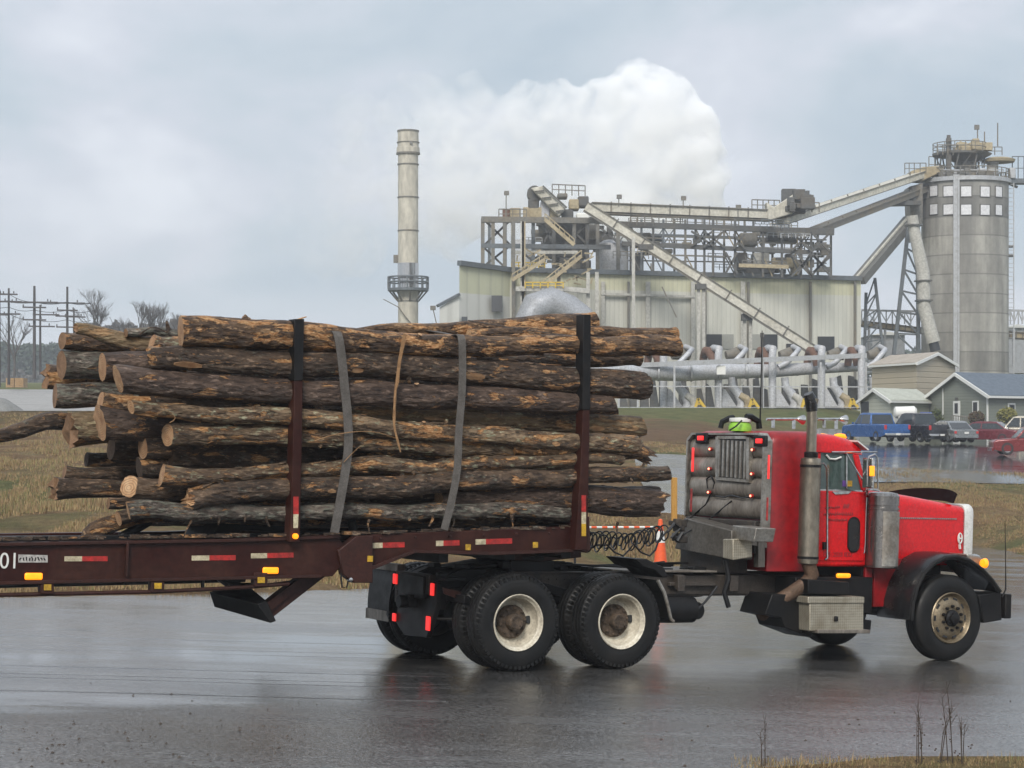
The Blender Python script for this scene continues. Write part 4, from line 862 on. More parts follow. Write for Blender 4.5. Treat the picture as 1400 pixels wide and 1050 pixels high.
# upper back rows
log('rough barked log lying crosswise high behind the right stake, topmost there',[(420,457,4),(520,453,7),(600,450,9.5),(700,447,13),(812,442,16)],.75,1,wob=.15)
log('short thin-barked log lying on the far side of the top right log end',[(640,458,9),(924,456,9)],.62,1)
log('black shaded log end tucked under the top right log',[(640,492,10),(875,492,9)],.55,0)
log('reddish split log end between the right stake and the third row',[(700,560,11),(838,566,12)],.55,1)
log('short shattered log stub showing splinters at the right, above the slim bare end',[(700,618,12),(880,621,11)],.55,1,ragged1=1.2)
log('dark log end between the pale log and the slim bare end at right',[(700,596,14),(868,603,14)],.60,0)
# left ends of the far rows
log('squared reddish log end near the top left corner of the load',[(85,466,12),(150,468,12),(330,470,13)],1.55,1)
log('fat mossy grey-barked log end in the upper left corner of the load',[(84,499,20),(200,500,20),(380,503,18)],1.60,2)
log('rounded grey-brown log end between the fat mossy log and the sawn faces',[(140,502,21),(205,500,20),(380,505,18)],.85,4,flare0=.9)
log('dark hollow-looking log end jutting out furthest on the upper left',[(66,515,17),(150,517,15),(330,520,15)],2.0,1,ragged0=.3)
log('log end coated with white lichen flakes at the left of the load',[(75,541,18),(160,541,17),(330,545,16)],1.55,2,flare0=.95)
log('short red-brown log end just below the lichened log',[(137,549,14),(215,552,13),(380,560,12)],.75,1)
log('huge broken butt with pale splintered wood at the left edge',[(99,588,24),(140,585,22),(300,585,20)],1.45,3,ragged0=.3,tilt=.1)
log('tall upright-looking slanting log face in the middle left',[(138,578,25),(180,583,20),(300,592,16)],.65,4,ragged0=.1,tilt=.25)
log('dark mottled log end over the long black overhanging log',[(88,645,9),(180,645,9),(330,648,9)],1.5,0)
log('black log with a flaring hooked root butt hanging out at lower left',[(78,668,13),(110,668,12),(175,666,13),(330,668,13)],1.35,0,flare0=1.25,ragged0=.5)
log('small dark log end tucked between the lower left ends',[(148,688,8),(330,690,9)],.95,0)
log('slanting slim log with a small pale face leaning at the bottom left',[(162,709,10),(210,697,9),(300,690,9)],.62,0)
log('squat orange broken stump standing on the trailer beam at lower left',[(122,737,12),(130,727,13),(160,714,11),(220,705,9)],.8,1,ragged0=.5)
o=log('bent branch log trailing out of frame at the far left of the load',[(-14,599,8),(30,585,11),(60,576,12),(90,577,12),(170,580,11),(260,585,10)],1.9,0,knots=3)
log('short gnarled branch with a torn yellow end on top at the left',[(106,449,8),(130,456,9),(160,464,11),(200,470,12),(250,472,10)],1.15,3,ragged0=.6,wob=.2)
log('thin green-barked pole lying on the top left of the load',[(172,455,6),(205,455,6),(240,460,7),(330,468,7)],1.05,2)
log('short log behind the bark-stripped log end, on the top left',[(208,467,10),(250,466,11),(380,470,12)],.62,5)
log('blackened log end in the shadowed hollow at the middle left',[(152,612,17),(330,613,17),(500,613,15)],1.15,0,endm=M['endgrain_shade'])
log('dark wet log end behind the pale swollen butt at the lower left',[(190,640,15),(330,640,15),(500,640,14)],.70,0,endm=M['endgrain_shade'])
log('shadowed log end under the huge broken butt at the left',[(118,628,10),(250,628,10),(420,628,10)],1.7,0,endm=M['endgrain_shade'])
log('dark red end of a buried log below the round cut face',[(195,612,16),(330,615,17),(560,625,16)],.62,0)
random.seed(21)
LB=len(bpy.data.objects)
for j,yd in enumerate((.62,1.05,1.5,1.95)):
    for i,py in enumerate((484,520,556,592,628,664,696)):
        if yd<.7 and py<500: continue
        x0=random.uniform(205,260)-j*18; log('brown log buried in the middle of the stack, glimpsed only through gaps',[(x0,py+random.uniform(-4,4),17),(420,py+6,18),(640,py+10,17),(790-j*30,py+16,16)],yd,0,group='logs buried inside the stack',endm=M['endgrain_shade'])  # filler logs closing the gaps, end faces coloured as if in shade
# loose splinters and twigs
def stick(label, pts, y, r, mat, cat='branch', name='branch', jit=.3):
    P=[LY(a,b,y) for a,b in pts]; Q,_=catmull(P,[1]*len(P),.08); m=MB(); n=len(Q); m.tube(Q,[r*(1-.6*i/(n-1)) for i in range(n)],7,jit=jit,seed=int(pts[0][0])); return tag(m.build(name,mat,frame=MT),label,cat,'loose sticks caught in the load')
stick('long torn splinter of orange wood hanging down the middle of the load',[(554,457),(549,480),(544,510),(540,545),(539,580),(543,600),(548,618)],-.02,.020,M['splinter'],'splinter','splinter',1.4)
stick('thin pale twig arching across the first strap',[(430,603),(455,595),(490,590),(520,592),(545,601)],-.05,.006,M['splinter'])
stick('fine twig slanting up beside the hanging splinter',[(470,632),(490,612),(510,603)],-.04,.004,M['splinter'])
stick('short twig crossing below the round cut face',[(232,578),(240,571),(226,560),(214,568)],.05,.005,M['splinter'])
stick('peg of wood standing up near the top left butt',[(232,452),(229,446),(228,439)],.8,.03,BARK[0])
stick('thin dry twig lying over the top logs by the strap',[(640,438),(740,454),(830,462)],.2,.006,M['twig'])
stick('bent bare twig hanging below the left end of the load',[(262,712),(256,722),(250,737)],.1,.012,BARK[0])
stick('thin splinter lying against the left stake top',[(398,440),(410,436),(419,433)],.1,.012,M['split'])
stick('curved twig arching over the green-barked pole',[(190,458),(205,448),(220,450),(240,462)],.7,.010,BARK[0])
random.seed(9)
for (x,y) in ((300,748-38),(365,712),(505,718),(590,712),(700,712),(845,722),(335,706),(620,716)):
    stick('shred of loose bark dangling under the load',[(x,y-8),(x+random.uniform(-2,2),y-2),(x+random.uniform(-5,5),y+8)],.15,.018,BARK[0],'bark','bark_shred',.6)
# ================================================================== TERRAIN
EDGE=[(-400,826),(-200,822),(0,817),(100,815),(300,812),(500,805),(640,792),(900,775),(1200,747),(1331,745),(1400,757),(1650,800)]
def edgeD(px):
    row=interp(px,EDGE); u=(px-CX)/F; s=(row-HY)/F
    return (CAMZ+SY*21.7)/(s+SX*u+SY)
PROF={-300:[(55,700),(90,606),(112,563),(150,546),(190,531),(300,524),(700,521)],
      250:[(55,690),(90,606),(112,563),(150,546),(190,533),(300,526),(700,523)],
      640:[(58,712),(90,628),(130,585),(172,558),(200,556),(300,545),(700,540)],
      900:[(58,703),(90,625),(130,590),(172,558),(200,556),(300,545),(700,540)],
      1120:[(76,690),(97,638),(130,611),(150,596),(172,563),(200,556),(300,545),(700,540)],
      1250:[(80,690),(97,643),(130,610),(150,603),(172,590),(200,575),(300,555),(700,540)],
      1420:[(80,700),(97,650),(130,612),(150,603),(172,592),(200,578),(300,555),(700,540)],
      1800:[(80,720),(97,655),(130,614),(150,603),(172,592),(200,580),(300,555),(700,540)]}
KEYS=sorted(PROF)
def colz(k,D,px):
    e=edgeD(px); x=(px-CX)/F*e; T=[(e,plane(x,e)),(e+2.5,plane(x,e)+.02)]+[(d,CAMZ-(r-HY)/F*d) for d,r in PROF[k] if d>e+4]
    return interp(D,T)
def gz(x,y):
    if y<3: return plane(x,y) if y>-30 else plane(x,-30)
    px=CX+F*x/y; pxc=max(-300,min(1800,px)); e=edgeD(pxc)
    xe=(pxc-CX)/F*y
    if y<=e: return plane(x,y)
    for a,b in zip(KEYS,KEYS[1:]):
        if pxc<=b: break
    t=(pxc-a)/(b-a); t=t*t*(3-2*t); z=colz(a,y,pxc)*(1-t)+colz(b,y,pxc)*t
    zmax=22
    return min(z,zmax)
def gzp(px,D): return gz((px-CX)/F*D,D)
def onroad(x,y):
    if y<3: return True
    px=CX+F*x/y; return y<=edgeD(max(-300,min(1800,px)))
def on_lot(px,D,e=4):
    if 58<D<95 and 892+e<px<1120-e: return True
    if D>98 and px>1050+e and D<155: return True
    if 119<D<184 and px<322: return True
    return False
# ground sheet: fan grid refined in depth
ys=[-60,-30,-10,0,3,6,9,12,15,18,21,24]; y=26
while y<112: ys.append(y); y+=1.0
while y<220: ys.append(y); y+=4
while y<800: ys.append(y); y+=40
ys += [1000,1500,2500,4000]
m=MB(); NX=150; vs=[]
for y in ys:
    half=max(60,abs(y)*.62)
    for i in range(NX+1):
        u=i/NX*2-1; u=u*(.55+.45*abs(u)); x=u*half; z=gz(x,y)
        px_=CX+F*x/max(y,1); lot=y>26 and on_lot(px_,y)
        if 25<y<400 and not onroad(x,y) and not lot: z+=(.10*noise.noise(Vector((x*.35,y*.25,0)))+.04*noise.noise(Vector((x*1.3,y*.9,5))))*(1 if y<85 else .25)
        vs.append((x,y,z-(.2 if lot else .035 if onroad(x,y) or y<4 else .0)))
fs=[(j*(NX+1)+i,j*(NX+1)+i+1,(j+1)*(NX+1)+i+1,(j+1)*(NX+1)+i) for j in range(len(ys)-1) for i in range(NX)]
m.add(vs,fs)
def mat_ground():
    m,nt,b=newmat('dry_grass_ground'); geo=nt.nodes.new('ShaderNodeNewGeometry')
    def mp(s):
        q=nt.nodes.new('ShaderNodeMapping'); q.inputs['Scale'].default_value=s; nt.links.new(geo.outputs['Position'],q.inputs[0]); return q.outputs[0]
    n1=noi(nt,mp((.10,.06,0)),1,6,.6); n2=noi(nt,mp((.8,.5,0)),1,8,.7); n3=noi(nt,mp((6,3,2)),1,6,.75)
    c=ramp(nt,n2,[(.28,(.10,.060,.030)),(.45,(.22,.135,.065)),(.60,(.28,.19,.095)),(.75,(.17,.16,.06))])
    c=mixc(nt,ramp(nt,n1,[(.49,0),(.60,.85)]),c,ramp(nt,n2,[(.3,(.09,.105,.035)),(.7,(.17,.19,.06))]))
    c=mixc(nt,.5,c,ramp(nt,n3,[(.25,.12),(.5,.5),(.78,.9)]),'OVERLAY')
    sp=nt.nodes.new('ShaderNodeSeparateXYZ'); nt.links.new(geo.outputs['Position'],sp.inputs[0]); yn=mth(nt,'ADD',sp.outputs[1],mth(nt,'MULTIPLY',n1,26))
    gz_=ramp(nt,mth(nt,'DIVIDE',yn,200.0),[(.56,0),(.60,.55),(.79,.55),(.83,0)]); c=mixc(nt,gz_,c,(.15,.085,.045)); c=mixc(nt,ramp(nt,mth(nt,'DIVIDE',yn,200.0),[(.80,0),(.84,.7)]),c,ramp(nt,n2,[(.3,(.08,.11,.03)),(.7,(.16,.20,.06))]))
    nt.links.new(c,b.inputs['Base Color']); b.inputs['Roughness'].default_value=.95; b.inputs['Specular IOR Level'].default_value=.15; bump(nt,b,mth(nt,'ADD',n3,n2),1.0,.4); return m
MG=mat_ground()
tag(m.build('ground',MG,fix=False,origin=(0,0,0),ang=80),None,kind='structure')
def patch(name,rows,mat,off,nx=24,step=1.0,kind='structure',ragged=0):
    """rows: (D, pxL, pxR)"""
    m=MB(); vs=[]; D=rows[0][0]; Ds=[]
    while D<rows[-1][0]: Ds.append(D); D+=step*(1 if D<112 else 4)
    Ds.append(rows[-1][0])
    for D in Ds:
        l=interp(D,[(r[0],r[1]) for r in rows]); r_=interp(D,[(r[0],r[2]) for r in rows])
        if ragged: l+=ragged*noise.noise(Vector((D*.9,3,0))); r_+=ragged*noise.noise(Vector((D*.9,9,0)))
        for i in range(nx+1):
            px=l+(r_-l)*i/nx; x=(px-CX)/F*D; vs.append((x,D,gz(x,D)+off))
    n=nx+1; m.add(vs,[(j*n+i,j*n+i+1,(j+1)*n+i+1,(j+1)*n+i) for j in range(len(Ds)-1) for i in range(nx)])
    return tag(m.build(name,mat,fix=False,origin=(0,0,0),ang=80),None,kind=kind)
def mat_wet(name,base,r0,r1,sc=1,agg=1.0,line=False,tracks=False):
    m,nt,b=newmat(name); geo=nt.nodes.new('ShaderNodeNewGeometry')
    def mp(s,rz=0):
        q=nt.nodes.new('ShaderNodeMapping'); q.inputs['Scale'].default_value=s; q.inputs['Rotation'].default_value=(0,0,rz); nt.links.new(geo.outputs['Position'],q.inputs[0]); return q.outputs[0]
    big=noi(nt,mp((.16*sc,.35*sc,0)),1,5,.6); mid=noi(nt,mp((.7*sc,2.2*sc,0)),1,6,.65); fine=noi(nt,mp((28,28,28)),1,3,.6); ag=vor(nt,mp((42,42,42)),1)
    c=ramp(nt,mid,[(.3,tuple(x*.75 for x in base)),(.7,tuple(x*1.3 for x in base))]); c=mixc(nt,.8,c,ramp(nt,fine,[(.34,.0),(.66,1)]),'OVERLAY')
    wet=mth(nt,'ADD',mth(nt,'MULTIPLY',big,.6),mth(nt,'MULTIPLY',mid,.4))
    rough=ramp(nt,wet,[(.41,r0),(.59,r1)])
    gr=noi(nt,mp((75,13,1)),1,2,.6); gr2=noi(nt,mp((22,3.4,1)),1,3,.6); g_=mth(nt,'ADD',mth(nt,'MULTIPLY',gr,.7),mth(nt,'MULTIPLY',gr2,.3))
    nt.links.new(ramp(nt,g_,[(.36,.12),(.62,.88)]),b.inputs['Specular IOR Level']) if line else None
    c=mixc(nt,.7,c,ramp(nt,g_,[(.36,.1),(.62,.9)]),'OVERLAY') if line else c
    hgt=mth(nt,'ADD',mth(nt,'MULTIPLY',ag,.6),fine); bstr=ramp(nt,wet,[(.40,.03*agg),(.62,.12*agg)])
    if line:
        sp=nt.nodes.new('ShaderNodeSeparateXYZ'); nt.links.new(geo.outputs['Position'],sp.inputs[0])
        wob=noi(nt,mp((.35,.35,0)),1,4,.6)
        # drier strip nearest the camera: world line
        yl=mth(nt,'SUBTRACT',mth(nt,'SUBTRACT',sp.outputs[1],mth(nt,'MULTIPLY',sp.outputs[0],LINE[1])),LINE[0]); yl=mth(nt,'ADD',yl,mth(nt,'MULTIPLY',mth(nt,'SUBTRACT',wob,.5),1.2))
        lf=ramp(nt,mth(nt,'ADD',mth(nt,'MULTIPLY',sp.outputs[0],.25),.9),[(.1,1.0),(.9,.0)])
        yl=mth(nt,'ADD',yl,mth(nt,'MULTIPLY',mth(nt,'SUBTRACT',mid,.5),3.0))
        near=mth(nt,'ADD',mth(nt,'MULTIPLY',lf,ramp(nt,mth(nt,'ADD',mth(nt,'MULTIPLY',yl,.5),.5),[(.25,1),(.75,0)])),mth(nt,'MULTIPLY',mth(nt,'SUBTRACT',1.0,lf),ramp(nt,mth(nt,'ADD',mth(nt,'MULTIPLY',yl,.16),.5),[(.05,1),(.95,0)])))
        near=mth(nt,'MULTIPLY',near,1.0)
        rough=mth(nt,'ADD',rough,mth(nt,'MULTIPLY',near,.15))
        bstr=mth(nt,'ADD',bstr,mth(nt,'MULTIPLY',near,.35))
        c=mixc(nt,near,c,mixc(nt,.6,mixc(nt,.85,(.155,.15,.145),ramp(nt,fine,[(.3,.05),(.7,1)]),'OVERLAY'),c))
        # tyre tracks: lines parallel to the lane
        cb=mth(nt,'SUBTRACT',mth(nt,'MULTIPLY',sp.outputs[1],.9978),mth(nt,'MULTIPLY',sp.outputs[0],.067))
        cb=mth(nt,'ADD',cb,mth(nt,'MULTIPLY',wob,.25))
        for (pos,wd) in ((20.35,.05),(20.02,.05),(23.4,.06),(22.9,.04),(18.9,.08),(21.1,.07),(24.6,.10)):
            d=mth(nt,'ABSOLUTE',mth(nt,'SUBTRACT',cb,pos)); k=mth(nt,'SUBTRACT',1.0,mth(nt,'DIVIDE',d,wd,),True)
            k=mth(nt,'MULTIPLY',k,mth(nt,'LESS_THAN',sp.outputs[0],-.6)); rough=mth(nt,'ADD',rough,mth(nt,'MULTIPLY',k,.25)); 
    nt.links.new(c,b.inputs['Base Color']); nt.links.new(rough,b.inputs['Roughness']); b.inputs['IOR'].default_value=2.3
    bn=bump(nt,b,hgt,.2,.02); nt.links.new(bstr,bn.inputs['Strength']); return m
# line from px(0,975) to px(560,962) on the road plane
def onplane(px,py):
    u=(px-CX)/F; s=(py-HY)/F; y=(CAMZ+SY*21.7)/(s+SX*u+SY); return u*y,y
a_=onplane(0,977); b_=onplane(560,962); sl=(b_[1]-a_[1])/(b_[0]-a_[0]); LINE=(a_[1]-sl*a_[0],sl)
MR=mat_wet('wet_asphalt',(.050,.049,.048),.03,.21,1,1.0,line=True)
# road mesh: sample between near verge and far edge per px column
m=MB(); cols=[]
nD=70
for i in range(161):
    px=-420+i*(2100/160)
    e=edgeD(max(-300,min(1800,px)))+.25*noise.noise(Vector((px*.05,0,0)))+.12*noise.noise(Vector((px*.21,4,0))); cols.append([((px-CX)/F*D,D) for D in [4+(e-4)*(k/nD) for k in range(nD+1)]])
vs=[(x,y,plane(x,y)) for c in cols for x,y in c]; n=nD+1
m.add(vs,[(i*n+k,(i+1)*n+k,(i+1)*n+k+1,i*n+k+1) for i in range(160) for k in range(nD)])
tag(m.build('road',MR,fix=False,origin=(0,0,0)),None,kind='structure')
ML=mat_wet('wet_lot_asphalt',(.028,.029,.031),.03,.14,.35,.5)
patch('parking_lot',[(88,1085,1130),(97,1050,1720),(130,1000,1700),(156,1120,1700)],ML,.03)
patch('driveway',[(57,897,1095),(62,892,1100),(75,872,1120),(93,866,1120)],mat_wet('driveway_asphalt',(.10,.10,.10),.08,.25,.5,.5),.03)
patch('gravel_yard',[(113,-320,330),(150,-320,330),(188,-320,330)],simple('pale_gravel',(.30,.29,.275),.9,0,(.2,.19,.175),.5,.4),.03,ragged=8)
patch('gravel_shoulder',[(44,300,720),(48,330,720)],simple('gravel',(.22,.18,.13),.9,0,(.12,.10,.08),.5,2,bumpy=.5),.02) if 0 else None
# grass verge at the bottom right corner
m=MB(); vs=[]
A=[(1000,1075,1050),(1040,1052,1075),(1130,1046,1075),(1180,1040,1075),(1230,1036,1075),(1400,1036,1075),(1560,1036,1075)]
n=0
for (px,r0,r1) in A:
    for k in range(5):
        r=r0+(r1+30-r0)*k/4; x,y=onplane(px,r); vs.append((x,y,plane(x,y)+.012+.05*math.sin(math.pi*k/4*.5)))
m.add(vs,[(i*5+k,(i+1)*5+k,(i+1)*5+k+1,i*5+k+1) for i in range(len(A)-1) for k in range(4)])
tag(m.build('verge',MG,fix=False,origin=(0,0,0)),None,kind='structure')
def mat_blade(name,c1,c2,c3):
    m,nt,b=newmat(name); geo=nt.nodes.new('ShaderNodeNewGeometry'); q=nt.nodes.new('ShaderNodeMapping'); q.inputs['Scale'].default_value=(.5,.3,.5); nt.links.new(geo.outputs['Position'],q.inputs[0])
    n=noi(nt,q.outputs[0],1,6,.7); r=mth(nt,'ADD',mth(nt,'MULTIPLY',n,.6),mth(nt,'MULTIPLY',geo.outputs['Random Per Island'],.4)); nt.links.new(ramp(nt,r,[(.3,c1),(.5,c2),(.7,c3)]),b.inputs['Base Color']); b.inputs['Roughness'].default_value=.8; return m
MBL=mat_blade('grass_blades',(.17,.10,.05),(.33,.225,.11),(.17,.17,.06))
random.seed(4)
m=MB(); vs=[];fs=[]
def tuft(x,y,z,h,k=4,w=.012,sp=.5):
    for _ in range(k):
        a=random.uniform(0,6.283); dx,dy=math.cos(a),math.sin(a); hh=h*random.uniform(.5,1.2); l=hh*sp*random.random(); b=len(vs); ox=random.uniform(-.1,.1); oy=random.uniform(-.1,.1)
        vs.extend([Vector((x+ox-dy*w,y+oy+dx*w,z)),Vector((x+ox+dy*w,y+oy-dx*w,z)),Vector((x+ox+dx*l,y+oy+dy*l,z+hh))]); fs.append((b,b+1,b+2))
cnt=0
while cnt<42000:
    px=random.uniform(-60,1460); e=edgeD(px); D=e+(110-e)*random.random()**1.3
    if D<e+.2 or on_lot(px,D,-4): continue
    if 300<px<860 and D>60 : 
        if random.random()<.85: continue
    x=(px-CX)/F*D; cl=noise.noise(Vector((x*.4,D*.25,2)))
    if cl<-.25: continue
    tuft(x,D,gz(x,D)-.02,(.10+.22*max(0,cl+.2))*(1 if px<500 else .6),4,.006+.00013*D); cnt+=1
for k in range(700):
    px=random.uniform(1015,1450); r=random.uniform(1040,1060); x,y=onplane(px,r); tuft(x,y,plane(x,y)+.01,(.02+.05*random.random()**2)*(1+1.2*max(0,noise.noise(Vector((x*3,y*3,0))))),5,.003,.9)
m.add(vs,fs); o=m.build('grass',MBL,fix=False,smooth=False,origin=(0,0,0)); tag(o,'dry tan and green grass tufts covering the banks beside the road','grass',kind='stuff')
# weeds at lower right
def weed(label,px,row,h,n,spread):
    x0,y0=onplane(px,row); m=MB(); random.seed(int(px))
    for k in range(n):
        a=random.uniform(0,6.28); l=spread*random.random(); p=Vector((x0+random.uniform(-.05,.05)*n*.3,y0+random.uniform(-.05,.05),plane(x0,y0))); hh=h*random.uniform(.55,1.05)
        q=p+Vector((math.cos(a)*l*.4,math.sin(a)*l*.2,hh*.6)); r=p+Vector((math.cos(a)*l,math.sin(a)*l*.4,hh)); m.tube([p,q,r],[.0045,.0035,.0018],5)
        for j in range(4):
            s=q.lerp(r,random.random()); b=random.uniform(0,6.28); m.tube([s,s+Vector((math.cos(b)*.05,math.sin(b)*.05,.05+.05*random.random()))],[.002,.001],4)
    for k in range(n*3):
        s=Vector((x0+random.uniform(-.2,.2)*spread*4,y0,plane(x0,y0)+random.random()*h*.6)); m.cbox(s,(.012,.004,.01))
    tag(m.build('dry_weed',simple('weed_stalk',(.05,.035,.025),.8) if 'weed_stalk' not in bpy.data.materials else bpy.data.materials['weed_stalk'],smooth=False),label,'weed','dry weeds on the verge')
weed('tall dark bare weed stalks standing on the verge, the tallest clump at the lower right',1292,1048,.62,5,.10)
weed('slender reddish weed stalks left of the tallest clump',1262,1050,.50,4,.10)
weed('sparse low weed at the left end of the verge',1042,1052,.42,2,.06)
weed('thin single-stalked weed right of the tallest clump',1318,1050,.40,3,.08)
# stones and clods on the road
random.seed(8); m=MB()
for k in range(200):
    if random.random()<.6: px=random.uniform(0,430); r=random.uniform(985,1050)
    else: px=random.uniform(0,1400); r=random.uniform(925,1050)
    x,y=onplane(px,r); s=random.choice((.004,.006,.008,.010,.016)); z=plane(x,y)
    c=Vector((x,y,z+s*.2)); t=[c+Vector((random.uniform(.7,1.2)*s*math.cos(a),random.uniform(.7,1.2)*s*math.sin(a),0)) for a in (0,1.2,2.4,3.6,5)]
    b=len(m.v); m.add(t+[c+Vector((0,0,s*.7))],[(0,1,5),(1,2,5),(2,3,5),(3,4,5),(4,0,5)])
tag(m.build('road_debris',simple('bark_crumbs',(.05,.035,.025),.8),fix=False),'scattered bark crumbs and clods lying on the wet asphalt','debris',kind='stuff')
# ================================================================== near roadside things
D=44; x=(903-CX)/F*D; z=CAMZ-(769-HY)/F*D
z=gz(x,D)
def cone(label,px,D,g=None):
    x=(px-CX)/F*D; z=gz(x,D)-.02; h=CAMZ-(709-HY)/F*D-z
    t=thing('traffic_cone',label,'traffic cone',(x,D,z),group=g)
    c=(x,D,z); m=MB(); r=lambda q:.17-.13*q
    m.box((x-.2,D-.2,z),(x+.2,D+.2,z+.04)); m.build('base',M['black'],t,bevel=.01)
    m=MB(); m.lathe([(r(0),.04),(r(.62),h*.62),(r(.62)+.002,h*.62)],c,'z',20,0,cap=False); m.lathe([(r(.8),h*.80),(r(.98),h*.98),(0,h)],c,'z',20,0,cap=False); m.build('cone_body',M['orange'],t)
    m=MB(); m.lathe([(r(.62)+.004,h*.61),(r(.8)+.004,h*.80)],c,'z',20,0,cap=False); m.build('white_band',M['trim'],t)
    return Vector((x,D,z+h*.86))
p=cone('orange traffic cone with a white band standing behind the coiled hoses',903,42)
q=Vector(((786-CX)/F*41.5,41.5,p.z+.02))
m=MB(); n=16
for k in range(n):
    a=q.lerp(p,k/n); b=q.lerp(p,(k+1)/n); m.tube([a,b],.022,8,mi=k%2)
m.beam(q+Vector((0,.05,.05)),(q.x,q.y+.05,gz(q.x,q.y)-.05),.05,.05,mi=2)
tag(m.build('cone_bar',[M['trim'],M['orange'],M['black']]),'orange and white striped bar running from the cone behind the hoses','barrier bar')
D=56; m=MB(); a=W(918,653,D); b=W(926,712,D); x=(922-CX)/F*D; z=gz(x,D); m.box((a.x,D,z-.05),(b.x,D+.16,a.z))
tag(m.build('wooden_post',M['post_wood'],bevel=.01),'yellowish wooden post standing alone by the pale driveway','post')
# ================================================================== PLANT
FR=None
def BW(mb, pts, D, d=.25, mi=0):    # flat outline at depth, extruded back
    mb.prism([W(a,b,D) for a,b in pts],(0,d,0),mi)
def bm(mb,a,b,Da,Db=None,w=.3,mi=0): mb.beam(W(*a,Da),W(*b,Db or Da),w,w,mi)
def walls(mb, foot, z0, tops, mi=0):
    n=len(foot); P=[Vector((x,y,z0)) for x,y in foot]; Q=[Vector((x,y,t)) for (x,y),t in zip(foot,tops)]
    mb.add(P+Q,[(i,(i+1)%n,(i+1)%n+n,i+n) for i in range(n)]+[tuple(range(n,2*n))],mi)
zb=gzp(900,198)-.5
A=W(628,362,191); B_=W(697,371,197); C_=W(1177,383,209)
bk=Vector((.10,1,0)).normalized()*34
PB=thing('mill_building','long pale corrugated mill building carrying steelwork on its roof','building',(B_.x,B_.y,zb))
S1=siding('corrugated_cream',(.54,.535,.47),.45,'x',.3,(W(900,399,203).z,(.52,.51,.36)),.45)
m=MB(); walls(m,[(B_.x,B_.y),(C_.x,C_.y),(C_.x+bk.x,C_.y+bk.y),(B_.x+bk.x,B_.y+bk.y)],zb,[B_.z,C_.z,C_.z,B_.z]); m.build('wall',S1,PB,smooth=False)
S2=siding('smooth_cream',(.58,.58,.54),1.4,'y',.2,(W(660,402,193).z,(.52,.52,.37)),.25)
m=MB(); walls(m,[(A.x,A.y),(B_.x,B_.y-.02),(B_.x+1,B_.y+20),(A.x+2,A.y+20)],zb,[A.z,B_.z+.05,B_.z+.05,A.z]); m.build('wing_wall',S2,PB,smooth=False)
m=MB(); 
for a,b in ((A,B_),(B_,C_)): m.beam(a+Vector((0,-.2,.15)),b+Vector((0,-.2,.15)),.5,.45)
m.build('parapet',M['steel_blue'],PB)
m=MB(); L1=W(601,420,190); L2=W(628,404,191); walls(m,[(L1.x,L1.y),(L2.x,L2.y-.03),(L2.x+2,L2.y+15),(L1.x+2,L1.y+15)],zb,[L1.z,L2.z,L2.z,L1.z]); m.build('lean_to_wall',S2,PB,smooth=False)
m=MB(); m.beam(L1+Vector((-.2,-.1,.1)),L2+Vector((0,-.1,.1)),.4,.25); m.build('lean_to_eave',M['steel_blue'],PB)
def onwall(px,py,off=.15):  # point on main wall
    u=(px-CX)/F; t=0; d=C_-B_; s=(u*B_.y-B_.x)/(d.x-u*d.y); D=B_.y+s*d.y-off; return W(px,py,D)
def wallrect(mb,x0,y0,x1,y1,off=.12,dep=.3,mi=0): mb.prism([onwall(x0,y0,off),onwall(x1,y0,off),onwall(x1,y1,off),onwall(x0,y1,off)],(0,dep,0),mi)
for (x0,y0,x1,y1) in ((965,457,987,477),(1040,457,1063,477),(1118,460,1141,480),(1075,470,1090,482)):
    m=MB(); wallrect(m,x0,y0,x1,y1); w=m.build('opening',M['darkbox'],PB)
for (x0,y0,x1,y1) in ((988,457,1003,477),(1026,457,1039,477)):
    m=MB(); wallrect(m,x0,y0,x1,y1); m.build('panel',M['steel_blue'] if 0 else simple('grey_panel',(.28,.28,.25),.6),PB)
m=MB(); m.prism([W(672,404,194),W(687,404,195.4),W(687,426,195.4),W(672,426,194)],(0,.3,0)); m.build('louvre',simple('louvre_grey',(.14,.14,.145),.6),PB)
m=MB(); m.prism([W(631,433,190.6),W(639,433,191.2),W(639,443,191.2),W(631,443,190.6)],(0,.3,0)); m.build('opening',M['steel_blue'],PB)
for px,w in ((822,5),(858,3),(883,6),(945,5),(962,4),(1013,6),(1022,3),(1107,3),(1168,3)):
    m=MB(); m.prism([onwall(px,385,.5),onwall(px+w,385,.5),onwall(px+w,565,.5),onwall(px,565,.5)],(0,.4,0)); m.build('downpipe' if w<4 else 'wall_column',M['concrete_lt'] if w>4 else M['steel'],PB)
m=MB(); m.prism([onwall(822,400,.6),onwall(950,404,.6),onwall(950,407,.6),onwall(822,403,.6)],(0,.3,0)); m.build('ledger_beam',M['concrete_lt'],PB)
